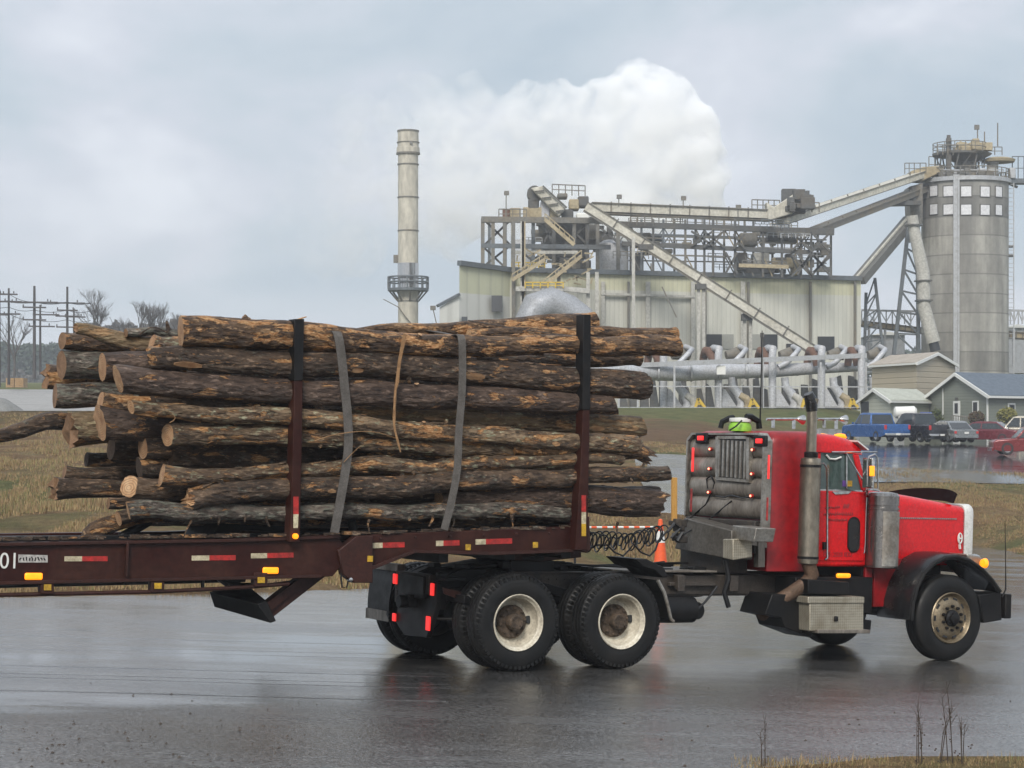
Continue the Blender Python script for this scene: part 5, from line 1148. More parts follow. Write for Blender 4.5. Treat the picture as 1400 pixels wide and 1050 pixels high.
# steelwork on the roof
SF=thing('roof_steelwork','braced steel frames and platforms standing on the mill roof','steel structure',W(900,375,204))
random.seed(31); RL=[]
def col(px,y0,y1,D,w=.32,mat='steel'):
    m=MB(); bm(m,(px,y0),(px,y1),D,w=w); m.build('column',M[mat],SF,smooth=False)
def beam_(a,b,D,w=.3,mat='steel',D2=None,nm='beam'):
    m=MB(); bm(m,a,b,D,D2,w=w); m.build(nm,M[mat],SF,smooth=False)
def brace(a,b,D,w=.2,mat='steel_dark'): beam_(a,b,D,w,mat,nm='brace')
def roofy(px): return interp(px,[(628,362),(697,371),(1177,383)])
for px in (660,674,690): col(px,299,367,199,.36)
for px in (669,691): col(px,303,368,207,.3,'steel_blue')
for (a,b) in (((660,299),(700,337)),((700,299),(660,337)),((660,337),(692,367)),((660,365),(700,334))): brace(a,b,200)
beam_((658,300),(830,302),199,.55); beam_((658,336),(835,338),199,.42,'steel_blue'); beam_((700,345),(790,345),199,.3,'concrete_lt')
for px,mt in ((701,'concrete_lt'),(714,'steel'),(729,'steel_blue'),(742,'concrete_lt'),(757,'steel_dark'),(772,'steel_dark'),(785,'steel'),(803,'steel_dark'),(817,'steel'),(832,'steel_dark'),(845,'steel')): col(px,303,roofy(px),202 if px%2 else 208,.36,mt)
for px in (862,877,893,907,922,937,951,963,975,990,1005,1018,1030,1043,1056,1069,1082,1095,1109,1118,1136): col(px,300 if px<1040 else 312,roofy(px)-1,203 if px%2 else 211,.22,random.choice(('steel_dark','steel_blue','steel')))
beam_((830,306),(1060,314),203,.55,'steel_dark'); beam_((1040,315),(1140,317),204,.65,'steel_dark'); beam_((850,333),(1110,345),203,.42,'steel_dark'); beam_((920,349),(1000,351),203,.15,'steel'); beam_((1010,363),(1078,365),203,.35,'tan')
beam_((840,320),(1040,326),210,.3,'steel_blue')
for (x0,x1,y0,y1) in ((862,877,318,336),(945,975,316,336),(962,990,316,338),(992,1008,345,374),(1003,1018,320,340),(1090,1109,345,376),(1109,1136,317,345),(1109,1136,345,378),(1082,1109,317,343),(1082,1110,348,378),(1136,1112,350,372),(714,742,345,368),(742,757,306,334),(772,803,306,334),(815,845,306,332)):
    brace((x0,y0),(x1,y1),202.5); brace((x1,y0),(x0,y1),202.5)
XS=[832,845,862,877,893,907,922,937,951,963,975,990,1005,1018,1030,1043,1056,1069,1082,1095,1109]
for a,b in zip(XS,XS[1:]):
    u0=interp(a,[(832,308),(1109,317)]); r0=roofy(a)-2
    if random.random()<.75: brace((a,u0),(b,u0+26),random.choice((203.5,209)),.12,random.choice(('steel','steel_blue','tan')))
    if random.random()<.6: brace((b,u0+2),(a,u0+24),random.choice((203.5,209)),.12,random.choice(('steel','steel_blue')))
    if random.random()<.6: brace((a,r0-28),(b,r0),random.choice((203.5,209)),.12,random.choice(('steel','steel_blue','tan')))
for (y0,y1) in ((322,328),(356,360)): beam_((840,y0),(1130,y1),209,.13,'steel')
for k in range(26):
    x=random.uniform(700,1100); y=random.choice((300,306,318,333,345,352,364))+interp(x,[(700,-2),(1100,8)]); rail(x,y,x+random.uniform(14,50),y+1,random.choice((202,206,210)),random.uniform(6,11),mat=random.choice(('steel','tan','galv','steel_blue')),w=.07) if 0 else RL.append((x,y,x+random.uniform(14,50),y+1,random.choice((202,206,210)),random.uniform(6,11),random.choice(('steel','tan','galv','steel_blue'))))
# dense machinery clutter
def clutter(name,label_,parent,boxes,D,mats,seed):
    random.seed(seed)
    for (x0,y0,x1,y1,mt) in boxes:
        m=MB(); BW(m,[(x0,y0),(x1,y0),(x1,y1),(x0,y1)],D,random.uniform(1.2,3)); m.build(name,M[mt],parent,bevel=.12)
clutter('machine_housing',None,SF,[(755,303,800,336,'steel_dark'),(742,337,803,352,'steel_dark'),(765,352,795,368,'steel'),(748,370,800,378,'steel_dark'),(1012,318,1036,336,'steel'),(1008,345,1022,370,'steel_dark'),(1030,345,1052,366,'concrete_lt'),(1020,366,1060,374,'steel_dark'),(862,318,890,338,'steel'),(868,345,880,372,'steel_dark'),(880,340,920,346,'steel'),(1050,316,1080,330,'steel_dark'),(1085,355,1092,376,'tan'),(1056,352,1085,366,'tan'),(888,322,905,330,'steel_blue'),(950,322,960,330,'steel')],205,None,1)
m=MB(); c=W(838,352,204.5); m.tube([c+Vector((0,0,-1.4)),c+Vector((0,0,1.3)),c+Vector((0,0,1.7))],[1.55,1.55,.9],20); m.build('silver_tank',M['silver_duct'],SF)
m=MB(); c=W(714,355,214); m.tube([c+Vector((0,0,-1.8)),c+Vector((0,0,2.0))],[1.1,1.1],18); m.build('silver_tank',M['silver_duct'],SF)
def rail(px0,y0,px1,y1,D,h=6.5,n=None,parent=None,mat='steel',w=.10,nm='handrail'):
    m=MB(); n=n or max(2,int(abs(px1-px0)/9))
    for k in range(n+1):
        x=px0+(px1-px0)*k/n; y=y0+(y1-y0)*k/n; bm(m,(x,y),(x,y-h),D,w=w)
    bm(m,(px0,y0-h),(px1,y1-h),D,w=w); bm(m,(px0,y0-h*.5),(px1,y1-h*.5),D,w=w*.8); return m.build(nm,M[mat],parent or SF,smooth=False)
rail(682,299,720,299,199,13); rail(755,266,800,268,205,14,5); rail(862,306,930,308,203,10); rail(930,308,1010,312,203,10); rail(1028,287,1066,288,205,14,5); rail(1070,290,1120,290,205,13,5); rail(862,334,905,336,203,10); rail(905,337,945,338,203,9); rail(1015,364,1075,366,203,8); rail(700,368,745,368,199,9,mat='yellow'); rail(1036,344,1100,346,203,12)
for (a,b,c_,d,e,h_,mt) in RL: rail(a,b,c_,d,e,h_,mat=mt,w=.07)
# top left headhouse with inclined conveyor head
clutter('machine_housing',None,SF,[(687,285,697,299,'rust_duct'),(697,284,712,299,'tan'),(715,283,742,299,'tan'),(722,272,737,286,'steel_dark'),(739,275,752,298,'silver_duct'),(752,282,765,299,'tan'),(768,286,784,300,'steel_dark'),(788,291,806,299,'trim'),(778,272,792,286,'tan'),(790,268,805,282,'steel_dark'),(762,264,776,270,'steel')],201,None,2)
m=MB(); m.prism([W(726,257,200),W(742,254,200),W(774,284,200),W(764,296,200)],(0,2.2,0)); m.build('chute_head',M['conv'],SF,bevel=.08)
m=MB()
for k in range(4):
    x=735+k*9.5; y=262+k*9; bm(m,(x-4,y),(x+9,y-1.5),199.8,w=.12)
bm(m,(742,254),(775,284),199.7,w=.14); m.build('chute_rib',M['steel_dark'],SF)
m=MB(); c=W(731,264,201); m.tube([c,c+Vector((0,2,0))],[.75,.75],14); m.build('drive_drum',M['steel_dark'],SF)
for (px,y) in ((692,264),(846,269),(934,271),(1009,283)):
    m=MB(); bm(m,(px,y),(px,y+32 if px<700 else y+14),200,w=.1); m.cbox(W(px+.6,y,200),(.5,.3,.4)); m.build('roof_lamp',M['steel'],SF)
# access stair in front
ST=thing('access_stairway','zigzag yellowed stair tower fixed to the left front of the mill','stairway',W(720,560,195))
for (a,b) in (((705,395),(775,395)),((775,395),(806,398))):
    m=MB(); bm(m,a,b,195.5,w=.45); m.build('landing',M['concrete_lt'],ST)
for (a,b) in (((760,398),(800,432)),((745,300),(785,335)),((700,383),(745,355)),((742,392),(795,350))):
    m=MB(); bm(m,a,b,195.5,w=.35); bm(m,(a[0],a[1]-8),(b[0],b[1]-8),195.5,w=.1); 
    for k in range(7): 
        u=k/6; x=a[0]+(b[0]-a[0])*u; y=a[1]+(b[1]-a[1])*u; bm(m,(x,y),(x,y-8),195.5,w=.08)
    m.build('stair_flight',M['tan'],ST)
for px,mt in ((702,'steel'),(714,'concrete_lt'),(701+15,'tan'),(764,'steel'),(804,'concrete_lt'),(816,'concrete_lt')):
    m=MB(); bm(m,(px,303 if px<760 else 372),(px,560),196 if px!=702 else 196.5,w=.34); m.build('post',M[mt],ST)
rail(718,394,770,394,195,8,parent=ST,mat='yellow')
rail(770,428,806,436,195,8,parent=ST,mat='tan')
# big silver elbow duct
DU=MB(); P=[W(712,470,192),W(716,440,192),W(724,418,192),(W(745,412,192)),W(765,420,192.5),W(790,440,193)]
DU.tube([W(722,480,192),W(722,440,192),W(732,420,192),W(752,414,192.5),W(775,424,193),W(800,440,193)],[1.25,1.3,1.45,1.5,1.5,1.3],18)
tag(DU.build('elbow_duct',simple('dull_duct',(.33,.34,.36),.55,.2,(.2,.2,.19),.5,.8)),'large silver elbow duct curving up behind the log load','duct')
# conveyors
def conveyor(name,label,a,b,Da,Db,th,group='enclosed conveyors of the mill',mat='conv',n=8,under=True,wid=1.6):
    A_=W(*a,Da); B2=W(*b,Db); t=thing(name,label,'conveyor',(A_.x,A_.y,min(A_.z,B2.z)),group=group); m=MB()
    h=th/F*(Da+Db)/2; m.beam(A_,B2,wid,h); m.build('gallery',M[mat],t,smooth=False)
    d=(B2-A_).normalized(); u=Vector((-d.z,0,d.x)); u = u if u.z>0 else -u
    m=MB(); m.beam(A_+u*h*.55+Vector((0,-.1,0)),B2+u*h*.55+Vector((0,-.1,0)),wid+.2,h*.12); 
    for k in range(1,n): 
        p=A_.lerp(B2,k/n); m.beam(p-u*h*.55+Vector((0,-wid*.5-.04,0)),p+u*h*.75+Vector((0,-wid*.5-.04,0)),.12,.12)
    if under: m.beam(A_-u*h*.65,B2-u*h*.65,wid*.8,h*.28)
    m.build('rib_frame',M['steel'],t,smooth=False); return t
cv=conveyor('enclosed_conveyor','long pale conveyor slanting down across the front of the mill building',(803,283),(1112,478),197,193,11)
for (px,y0,y1) in ((866,325,560),(955,384,560),(962,384,560),(1018,425,560),(1026,425,560)):
    m=MB(); bm(m,(px,y0),(px,y1),194.5,w=.3); m.build('support_leg',M['concrete_lt'],cv)
m=MB(); m.cbox(W(958,392,194.5),(1.0,1,.5)); m.cbox(W(1021,434,194.5),(1.0,1,.6)); m.cbox(W(883,338,195.5),(1.4,1,.5)); m.build_parts('bracket',M['steel_dark'],cv)
m=MB(); bm(m,(905,392),(926,404) if 0 else (925,434),196,w=.0+.12); m.build('bracket',M['steel'],cv)
conveyor('enclosed_conveyor','level pale conveyor running along the top of the roof steelwork',(808,284),(1048,294),203,205,11,n=9)
c2=conveyor('enclosed_conveyor','pale conveyor climbing from the steelwork up to the silo top, upper of two',(1068,302),(1284,230),205,222,9,n=10)
conveyor('enclosed_conveyor','dark underslung conveyor rising to the silo, lower of two',(1112,316),(1262,258),206,221,8,mat='steel',n=8)
conveyor('loading_chute','broad grey chute sloping from the silo tower down to the mill roof corner',(1172,383),(1246,302),211,222,11,mat='steel',n=2,group=None,under=False) if 0 else None
CH=thing('loading_chute','broad grey chute sloping from the silo head down to the mill roof corner','chute',W(1172,383,212))
m=MB(); m.beam(W(1174,384,212),W(1245,300,220),1.4,.85); m.build('gallery',simple('chute_grey',(.13,.13,.12),.6,0,(.08,.07,.06),.5,.5),CH)
m=MB(); m.beam(W(1171,379,211.4),W(1242,296,219.4),.2,.2); m.build('handrail',M['conv'],CH)
m=MB(); m.prism([W(1048,276,204),W(1058,283,204),W(1090,262,204),W(1100,268,204),W(1084,292,204),W(1050,302,204)],(0,2,0)); SFh=m.build('conveyor_head',M['conv'],SF,bevel=.1)
random.seed(12); m=MB()
for k in range(26): m.cbox(W(1078+random.random()*28,266+random.random()*24,203+random.random()*3),(.3+random.random()*1.1,1,.3+random.random()*.9))
m.build('drive_machinery',M['steel_dark'],SF,bevel=.05)
m=MB()
for k in range(40): m.cbox(W(730+random.random()*110,303+random.random()*62,205+random.random()*6),(.3+random.random()*1.6,1,.2+random.random()*.8))
for k in range(30): m.cbox(W(1000+random.random()*130,318+random.random()*56,205+random.random()*6),(.2+random.random()*1.3,1,.15+random.random()*.7))
m.build_parts('pipe_clutter',M['steel'],SF)
m=MB()
for k in range(30):
    x=700+random.random()*110; y=345+random.random()*45; bm(m,(x,y),(x+random.uniform(-18,18),y+random.uniform(-10,10)),198,w=.14)
for k in range(22):
    x=850+random.random()*270; y=316+random.random()*45; bm(m,(x,y),(x+random.choice((0,0,12)),y+random.choice((8,14,0))),206,w=.12)
m.build_parts('small_pipe',M['tan'],SF,smooth=False)
# ------------------------------------------------------------ SILO
DS=222; sc_=DS/F
zbase=gzp(1318,DS)-1
c=Vector(W(1319,300,DS)); c.z=0; R=58.5*sc_; zt=W(1319,241,DS-R).z
SI=thing('concrete_silo','tall round grey concrete silo with two rows of pale square windows','silo',(c.x,c.y,zbase))
def mat_silo():
    m,nt,b=newmat('silo_concrete'); geo=nt.nodes.new('ShaderNodeNewGeometry'); sp=nt.nodes.new('ShaderNodeSeparateXYZ'); nt.links.new(geo.outputs['Position'],sp.inputs[0])
    q=nt.nodes.new('ShaderNodeMapping'); q.inputs['Scale'].default_value=(.45,.45,.035); nt.links.new(geo.outputs['Position'],q.inputs[0]); st=noi(nt,q.outputs[0],1,5,.55)
    q2=nt.nodes.new('ShaderNodeMapping'); q2.inputs['Scale'].default_value=(1.2,1.2,.8); nt.links.new(geo.outputs['Position'],q2.inputs[0]); nn=noi(nt,q2.outputs[0],1,8,.7)
    base=ramp(nt,st,[(.38,(.14,.135,.125)),(.47,(.24,.23,.205)),(.54,(.38,.365,.325)),(.62,(.50,.48,.43))])
    fr=mth(nt,'FRACT',mth(nt,'DIVIDE',sp.outputs[2],2.05)); j=ramp(nt,fr,[(0,1),(.05,0),(.95,0),(1,1)])
    row=mth(nt,'FLOOR',mth(nt,'DIVIDE',sp.outputs[2],2.05)); rn=nt.nodes.new('ShaderNodeTexWhiteNoise'); rn.noise_dimensions='1D'; nt.links.new(row,rn.inputs['W'])
    base=mixc(nt,.5,base,(.235,.228,.205)); hi=ramp(nt,mth(nt,'GREATER_THAN',sp.outputs[2],W(0,302,222).z),[(0,0),(1,.45)]); base=mixc(nt,hi,base,(.13,.13,.125)); base=mixc(nt,.5,base,ramp(nt,rn.outputs[0],[(0,.25),(1,.75)]),'OVERLAY'); base=mixc(nt,.35,base,ramp(nt,nn,[(.3,.25),(.7,.75)]),'OVERLAY')
    base=mixc(nt,mth(nt,'MULTIPLY',j,.6),base,(.06,.06,.055)); nt.links.new(base,b.inputs['Base Color']); b.inputs['Roughness'].default_value=.85; bump(nt,b,nn,.3,.1); return m
m=MB(); m.lathe([(R,zbase),(R,zt-.3),(R+.15,zt-.25),(R+.15,zt),(0,zt+.1)],(c.x,c.y,0),'z',72,cap=False); m.build('silo_wall',mat_silo(),SI)
m=MB(); m.lathe([(R+.16,zt-.35),(R+.28,zt-.35),(R+.28,zt+.05),(R+.16,zt+.1)],(c.x,c.y,0),'z',72,cap=False); m.build('rim',M['galv'],SI)
mw=simple('pale_pane',(.62,.62,.63),.35,0,(.5,.5,.5),.3,.5)
def onsilo(px,py,off=.0):
    u=(px-CX)/F; rr=R+off; # intersect circle
    a=1+u*u; b=-2*(u*c.x+c.y); cc_=c.x*c.x+c.y*c.y-rr*rr; disc=max(0,b*b-4*a*cc_); y=(-b-math.sqrt(disc))/(2*a); return W(px,py,y)
def silopanel(mb,x0,x1,y0,y1,off=.05,n=5):
    # fixed angular patch proud of the wall
    p=onsilo(x0,y0,off); q=onsilo(x1,y0,off); z0=onsilo(x0,y1,off).z; z1=p.z; a0=math.atan2(p.y-c.y,p.x-c.x); a1=math.atan2(q.y-c.y,q.x-c.x); vs=[]
    for i in range(n+1):
        a=a0+(a1-a0)*i/n
        for rr in (R-.1,R+off):
            for z in (z0,z1): vs.append((c.x+rr*math.cos(a),c.y+rr*math.sin(a),z))
    fs=[]
    for i in range(n):
        b=i*4; fs+=[(b+2,b+6,b+7,b+3),(b,b+1,b+5,b+4),(b+1,b+3,b+7,b+5),(b,b+4,b+6,b+2)]
    fs+=[(0,2,3,1),(n*4,n*4+1,n*4+3,n*4+2)]; mb.add(vs,fs)
for (y0,y1) in ((255,268.5),(280,293.5)):
    for (x0,x1) in ((1271.5,1281),(1290,1303.5),(1314,1328),(1341,1353),(1362,1370)):
        m=MB(); silopanel(m,x0-1.2,x1+1.2,y0-1.2,y1+1.2,.06); f=m.build('window_frame',M['steel_dark'],SI)
        m=MB(); silopanel(m,x0,x1,y0,y1,.12); m.build('pane',mw,f)
m=MB(); p=onsilo(1308,300,.3); z1=zt+.2; m.beam((p.x-.28,p.y,zbase),(p.x-.28,p.y,z1),.16); m.beam((p.x+.2,p.y,zbase),(p.x+.2,p.y,z1),.16); m.beam((p.x-.04,p.y+.1,zbase),(p.x-.04,p.y+.1,z1),.5,.1); m.build('riser_pipe',M['galv'],SI)
# head house
TOP=thing('silo_headframe','railed platform with yellowed machinery standing on top of the silo','machinery',(c.x,c.y,zt+.1))
def part(mbf,name,mat,par,**k):
    m=MB(); mbf(m); return m.build(name,mat,par,**k)
zc=lambda py,D=DS: W(0,py,D).z
cx_=lambda px,D=DS: W(px,0,D).x
cc=Vector((cx_(1320),c.y,0))
m=MB(); m.lathe([(1.1,zt),(1.2,zc(222)),(2.6,zc(213)),(2.8,zc(211))],(cc.x,cc.y,0),'z',20); m.build('hopper',M['steel'],TOP)
m=MB(); m.lathe([(2.9,zc(213)),(2.9,zc(210))],(cx_(1312),cc.y,0),'z',24); m.build('platform',M['steel_dark'],TOP)
m=MB(); m.lathe([(1.7,zc(222)),(1.8,zc(218.5)),(1.2,zc(216))],(cx_(1365),cc.y,0),'z',20); m.build('round_deck',M['tan'],TOP)
m=MB(); m.lathe([(.6,zt),(.62,zc(220))],(cx_(1357),cc.y,0),'z',16); m.build('vent_drum',M['concrete_lt'],TOP)
random.seed(5); m=MB()
for k in range(26): m.cbox((cx_(1311+random.random()*34),cc.y+random.uniform(-1,1),zc(198+random.random()*9)),(.4+random.random()*1.4,.8,.4+random.random()*.7))
m.tube([(cx_(1309),cc.y,zc(203)),(cx_(1316),cc.y,zc(201))],[.5,.7],12); m.build('drive_machinery',M['tan'],TOP,bevel=.05)
def railz(pxs_,y0,y1,D,par,mat='steel',w=.09):
    m=MB()
    for px in pxs_: bm(m,(px,y0),(px,y1),D,w=w)
    bm(m,(pxs_[0],y1),(pxs_[-1],y1),D,w=w); bm(m,(pxs_[0],(y0+y1)/2),(pxs_[-1],(y0+y1)/2),D,w=w*.8); m.build('handrail',M[mat],par,smooth=False)
railz([1282,1289,1296,1303,1310],212,198,DS-2.5,TOP); railz([1340,1350,1360,1370],212,201,DS,TOP); railz([1288,1300,1312,1324,1336,1348,1360,1372],241,232,DS-3,TOP,'galv'); railz([1270,1278,1286],236,214,DS,TOP)
m=MB()
for k in range(30):
    a=2*math.pi*k/30; q_=Vector((c.x+(R+.1)*math.cos(a),c.y+(R+.1)*math.sin(a),0)); m.beam(q_+Vector((0,0,zt)),q_+Vector((0,0,zt+1.1)),.09)
for hh in (.55,1.1): m.tube([Vector((c.x+(R+.1)*math.cos(2*math.pi*k/48),c.y+(R+.1)*math.sin(2*math.pi*k/48),zt+hh)) for k in range(48)],.05,5,closed=True)
pc=Vector((cx_(1312),c.y,0))
for k in range(16):
    a=2*math.pi*k/16; q_=Vector((pc.x+2.85*math.cos(a),pc.y+2.85*math.sin(a),0)); m.beam(q_+Vector((0,0,zc(210))),q_+Vector((0,0,zc(197))),.08)
for yy_ in (197,203): m.tube([Vector((pc.x+2.85*math.cos(2*math.pi*k/30),pc.y+2.85*math.sin(2*math.pi*k/30),zc(yy_))) for k in range(30)],.05,5,closed=True)
m.build('ring_rail',M['steel'],TOP,smooth=False)
m=MB()
for k in range(8):
    a=2*math.pi*k/8+.3; m.beam((pc.x+2.6*math.cos(a),pc.y+2.6*math.sin(a),zt),(pc.x+2.6*math.cos(a+.25),pc.y+2.6*math.sin(a+.25),zc(213)),.14); m.beam((pc.x+2.6*math.cos(a),pc.y+2.6*math.sin(a),zt),(pc.x+2.6*math.cos(a+.78),pc.y+2.6*math.sin(a+.78),zc(213)),.09)
m.build('platform_strut',M['steel_dark'],TOP,smooth=False)
m=MB(); random.seed(6)
for k in range(34):
    a=random.uniform(3.3,6.1); r_=random.uniform(1.5,R-.3); s_=random.uniform(.25,.9); m.cbox((c.x+r_*math.cos(a),c.y+r_*math.sin(a),zt+s_*.5),(s_*random.uniform(.6,1.8),s_,s_*random.uniform(.6,1.6)))
m.build_parts('roof_equipment',M['steel'],TOP,bevel=.05)
m=MB(); bm(m,(1297,235),(1297,189),DS-2,w=.5); m.cbox(W(1297,188,DS-2),(.35,.35,.5)); m.build('vent_pipe',M['steel_dark'],TOP)
for (px,y0,y1) in ((1336.5,196,174),(1346,200,180),(1364,200,168)):
    m=MB(); bm(m,(px,y0),(px,y1),DS,w=.11); 
    if px<1340: m.cbox(W(px-1,y1,DS),(.5,.3,.5))
    m.build('mast',M['steel'],TOP)
m=MB(); BW(m,[(1298,232),(1312,232),(1312,239),(1298,239)],DS-3,1); BW(m,[(1337,230),(1347,229),(1351,237),(1338,237)],DS-3,1); BW(m,[(1380,229),(1389,229),(1389,244),(1381,244)],DS-1,1); m.build_parts('equipment_box',M['galv'],TOP,bevel=.1)
BR=thing('silo_catwalk','steel catwalk leading off to the right from the silo top','catwalk',W(1400,250,DS))
m=MB(); m.beam(W(1372,248,DS),W(1500,250,DS),1.6,.5); m.build('deck',M['steel_blue'],BR); railz([1384,1392,1400,1410,1420],246,214,DS,BR,'steel_blue'); 
m=MB(); bm(m,(1377,250),(1391,256),DS,w=.25); m.build('bracket',M['steel'],BR)
# ladder
LA=thing('caged_ladder','thin caged ladder climbing the right side of the silo','ladder',W(1383,510,DS-1))
m=MB(); 
for px in (1377,1386): bm(m,(px,250),(px,515),DS-1,w=.10)
for k in range(44): bm(m,(1377,252+k*6),(1386,252+k*6),DS-1,w=.06)
m.build('ladder_rails',M['galv'],LA,smooth=False)
m=MB(); BW(m,[(1376,335),(1386,335),(1386,338),(1376,338)],DS-1,.8); BW(m,[(1376,347),(1386,347),(1386,351),(1376,351)],DS-1,.8); m.build('rest_platform',M['steel_dark'],LA)
# pipe beside silo
m=MB(); m.tube([W(1247,295,214),W(1249,310,214),W(1253,330,214),W(1262,372,214),W(1263,418,214),W(1276,468,214)],[.60,.60,.62,.70,.70,.74],16); PI=tag(m.build('down_spout',M['concrete_lt']),'fat pale down-spout pipe bending beside the silo','pipe')
PI['_loc']=PI['_loc']
m=MB(); m.tube([W(1276,467,214),W(1279,480,214)],[.5,.55],12); m.build('spout_end',M['darkbox'],PI)
m=MB()
for (px,y) in ((1249,308),(1262,384),(1263,411)): m.cbox(W(px,y,214),(1.6,1.6,.15))
m.build_parts('pipe_band',M['steel_dark'],PI)
# silo tower: lattice leg and head
TW=thing('lattice_tower','slender lattice trestle tower left of the silo under the conveyor head','tower',W(1235,500,216))
def lat(a0,b0,a1,b1,n,D,w=.22,par=None):
    m=MB(); bm(m,a0,b0,D,w=w*1.4); bm(m,a1,b1,D,w=w*1.4); m.build('tower_leg',M['steel_blue'],par,smooth=False); m=MB()
    for k in range(n):
        u=k/n; v=(k+1)/n; P=lambda t,A,B:(A[0]+(B[0]-A[0])*t,A[1]+(B[1]-A[1])*t); bm(m,P(u,a0,b0),P(v,a1,b1),D,w=w*.7); bm(m,P(v,a0,b0),P(v,a1,b1),D,w=w*.7)
    m.build('lattice_brace',M['steel_blue'],par,smooth=False)
lat((1242,310),(1222,485),(1254,320),(1256,485),6,217,.26,TW)
m=MB(); m.prism([W(1243,255,219),W(1262,250,219),W(1262,300,219),(W(1250,330,219)),W(1245,300,219)],(0,3,0)); m.build('transfer_house',M['steel'],TW,bevel=.1)
m=MB(); BW(m,[(1246,255),(1252,255),(1252,282),(1246,282)],218.5,.4); m.build('transfer_door',M['steel_dark'],TW)
railz([1237,1243,1250,1258,1266],238,223,219,TW); 
m=MB(); m.beam(W(1217,279,218),W(1258,278,218),1.5,.4); m.build('service_deck',M['steel_dark'],TW)
m=MB(); m.prism([W(1245,234,219),W(1262,228,219),W(1284,227,219),W(1286,236,219),W(1262,247,219),W(1248,246,219)],(0,2.5,0)); m.build('conveyor_cover',M['tan'],TW,bevel=.1)
T2=thing('lattice_trestle','leaning steel trestle between the mill corner and the lattice tower','tower',W(1200,500,216))
lat((1196,380),(1208,485),(1184,400),(1182,485),5,216,.2,T2)
CVL=conveyor('open_conveyor','low trussed conveyor crossing behind the tan shed towards the silo',(1176,442),(1262,452),228,228,6,mat='tan',n=10,wid=1.2,group=None); 
CVL2=conveyor('open_conveyor','low trussed conveyor continuing past the right side of the silo',(1370,457),(1440,462),228,228,7,mat='tan',n=8,wid=1.2,group=None)
for o_,a,b in ((CVL,1178,1262),(CVL2,1376,1430)):
    m=MB(); n=10
    for k in range(n+1):
        x=a+(b-a)*k/n; bm(m,(x,425),(x,443),227,w=.12)
        if k<n: bm(m,(x,425 if k%2 else 440),(x+(b-a)/n,440 if k%2 else 425),227,w=.1)
    bm(m,(a,424),(b,426),227,w=.22); m.build('truss',M['galv'],o_,smooth=False)
    for x in (a+10,a+32,b-8):
        m=MB(); bm(m,(x,450),(x,500),227,w=.25); m.build('support_leg',M['galv'],o_)
# far white tanks
for (x,y,w,h,l) in ((1215,470,22,12,'low white storage shed glimpsed behind the lattice trestle'),(1392,470,16,22,'pale building glimpsed at the right edge behind the silo')):
    m=MB(); m.prism([W(x-w,y-h,240),W(x+w,y-h,240),W(x+w,y+40,240),W(x-w,y+40,240)],(0,8,0)); m.prism([W(x-w-2,y-h,239.5),W(x,y-h-5,239.5),W(x+w+2,y-h,239.5)],(0,9,0),1); tag(m.build('far_shed',[M['galv'],M['trim']]),l,'shed')
# ------------------------------------------------------------ CHIMNEY
DC=235; k_=DC/F; c=W(558,300,DC); zb0=gzp(558,DC)-1
CHM=thing('mill_chimney','tall slender cream chimney with banded rings and a railed gallery','chimney',(c.x,c.y,zb0))
zz=lambda py:W(0,py,DC).z
m=MB(); m.lathe([(13.8*k_,zb0),(13.8*k_,zz(205)),(14.6*k_,zz(205)),(14.2*k_,zz(179)),(13*k_,zz(179)),(13*k_,zz(182)),(0,zz(182))],(c.x,c.y,0),'z',36,cap=False); m.build('shaft',M['chimney'],CHM)
for (y,r,h) in ((179.5,15,2.2),(195,15.6,1),(210,16.3,2.4),(225,14.8,1.5),(270,14.8,1.5),(315.5,14.6,1.5),(412,14.4,1.5)):
    m=MB(); m.lathe([(13*k_,zz(y+h/2)),(r*k_,zz(y+h/2)),(r*k_,zz(y-h/2)),(13*k_,zz(y-h/2))],(c.x,c.y,0),'z',36,cap=False); m.build('ring',M['steel'],CHM)
m=MB(); m.lathe([(13*k_,zz(210)),(15.8*k_,zz(210)),(15.8*k_,zz(202)),(13*k_,zz(201))],(c.x,c.y,0),'z',36,cap=False); m.build('collar',M['chimney'],CHM)
m=MB(); m.lathe([(13*k_,zz(395)),(14.5*k_,zz(395)),(14.5*k_,zz(360)),(13*k_,zz(360))],(c.x,c.y,0),'z',36,cap=False); m.build('polished_section',M['chrome'],CHM)
m=MB(); m.lathe([(13*k_,zz(398)),(28*k_,zz(398)),(28*k_,zz(394.5)),(13*k_,zz(394.5))],(c.x,c.y,0),'z',24,cap=False); m.build('gallery_deck',M['steel_blue'],CHM)
m=MB()
for k in range(16):
    a=2*math.pi*k/16; p=Vector((c.x+27.5*k_*math.cos(a),c.y+27.5*k_*math.sin(a),0)); m.beam(p+Vector((0,0,zz(395))),p+Vector((0,0,zz(379))),.14)
for y in (379,386): m.tube([Vector((c.x+27.5*k_*math.cos(2*math.pi*k/24),c.y+27.5*k_*math.sin(2*math.pi*k/24),zz(y))) for k in range(24)],.09,5,closed=True)
m.build('gallery_rail',M['steel_blue'],CHM)
m=MB()
for k in range(8):
    a=2*math.pi*k/8+.2; m.beam((c.x+26*k_*math.cos(a),c.y+26*k_*math.sin(a),zz(398)),(c.x+14*k_*math.cos(a),c.y+14*k_*math.sin(a),zz(412)),.16)
m.build('gallery_strut',M['steel'],CHM)
m=MB(); m.cbox(W(541,354,DC),(.5,.4,.9)); m.cbox(W(562,195,DC-1.3),(.3,.2,.3)); bm(m,(524,409),(545,420),DC-1.3,w=.1); m.tube([W(545,420,DC-1.4),W(552,430,DC-1.5),W(566,447,DC-1.5)],.07,5); m.build('lamp_bracket',M['steel'],CHM)
m=MB(); bm(m,(592,422),(598,448),192,w=.09); m.cbox(W(592,421,192),(.5,.3,.4)); tag(m.build('lamp_mast',M['steel']),'small lamp mast left of the mill lean-to','lamp')
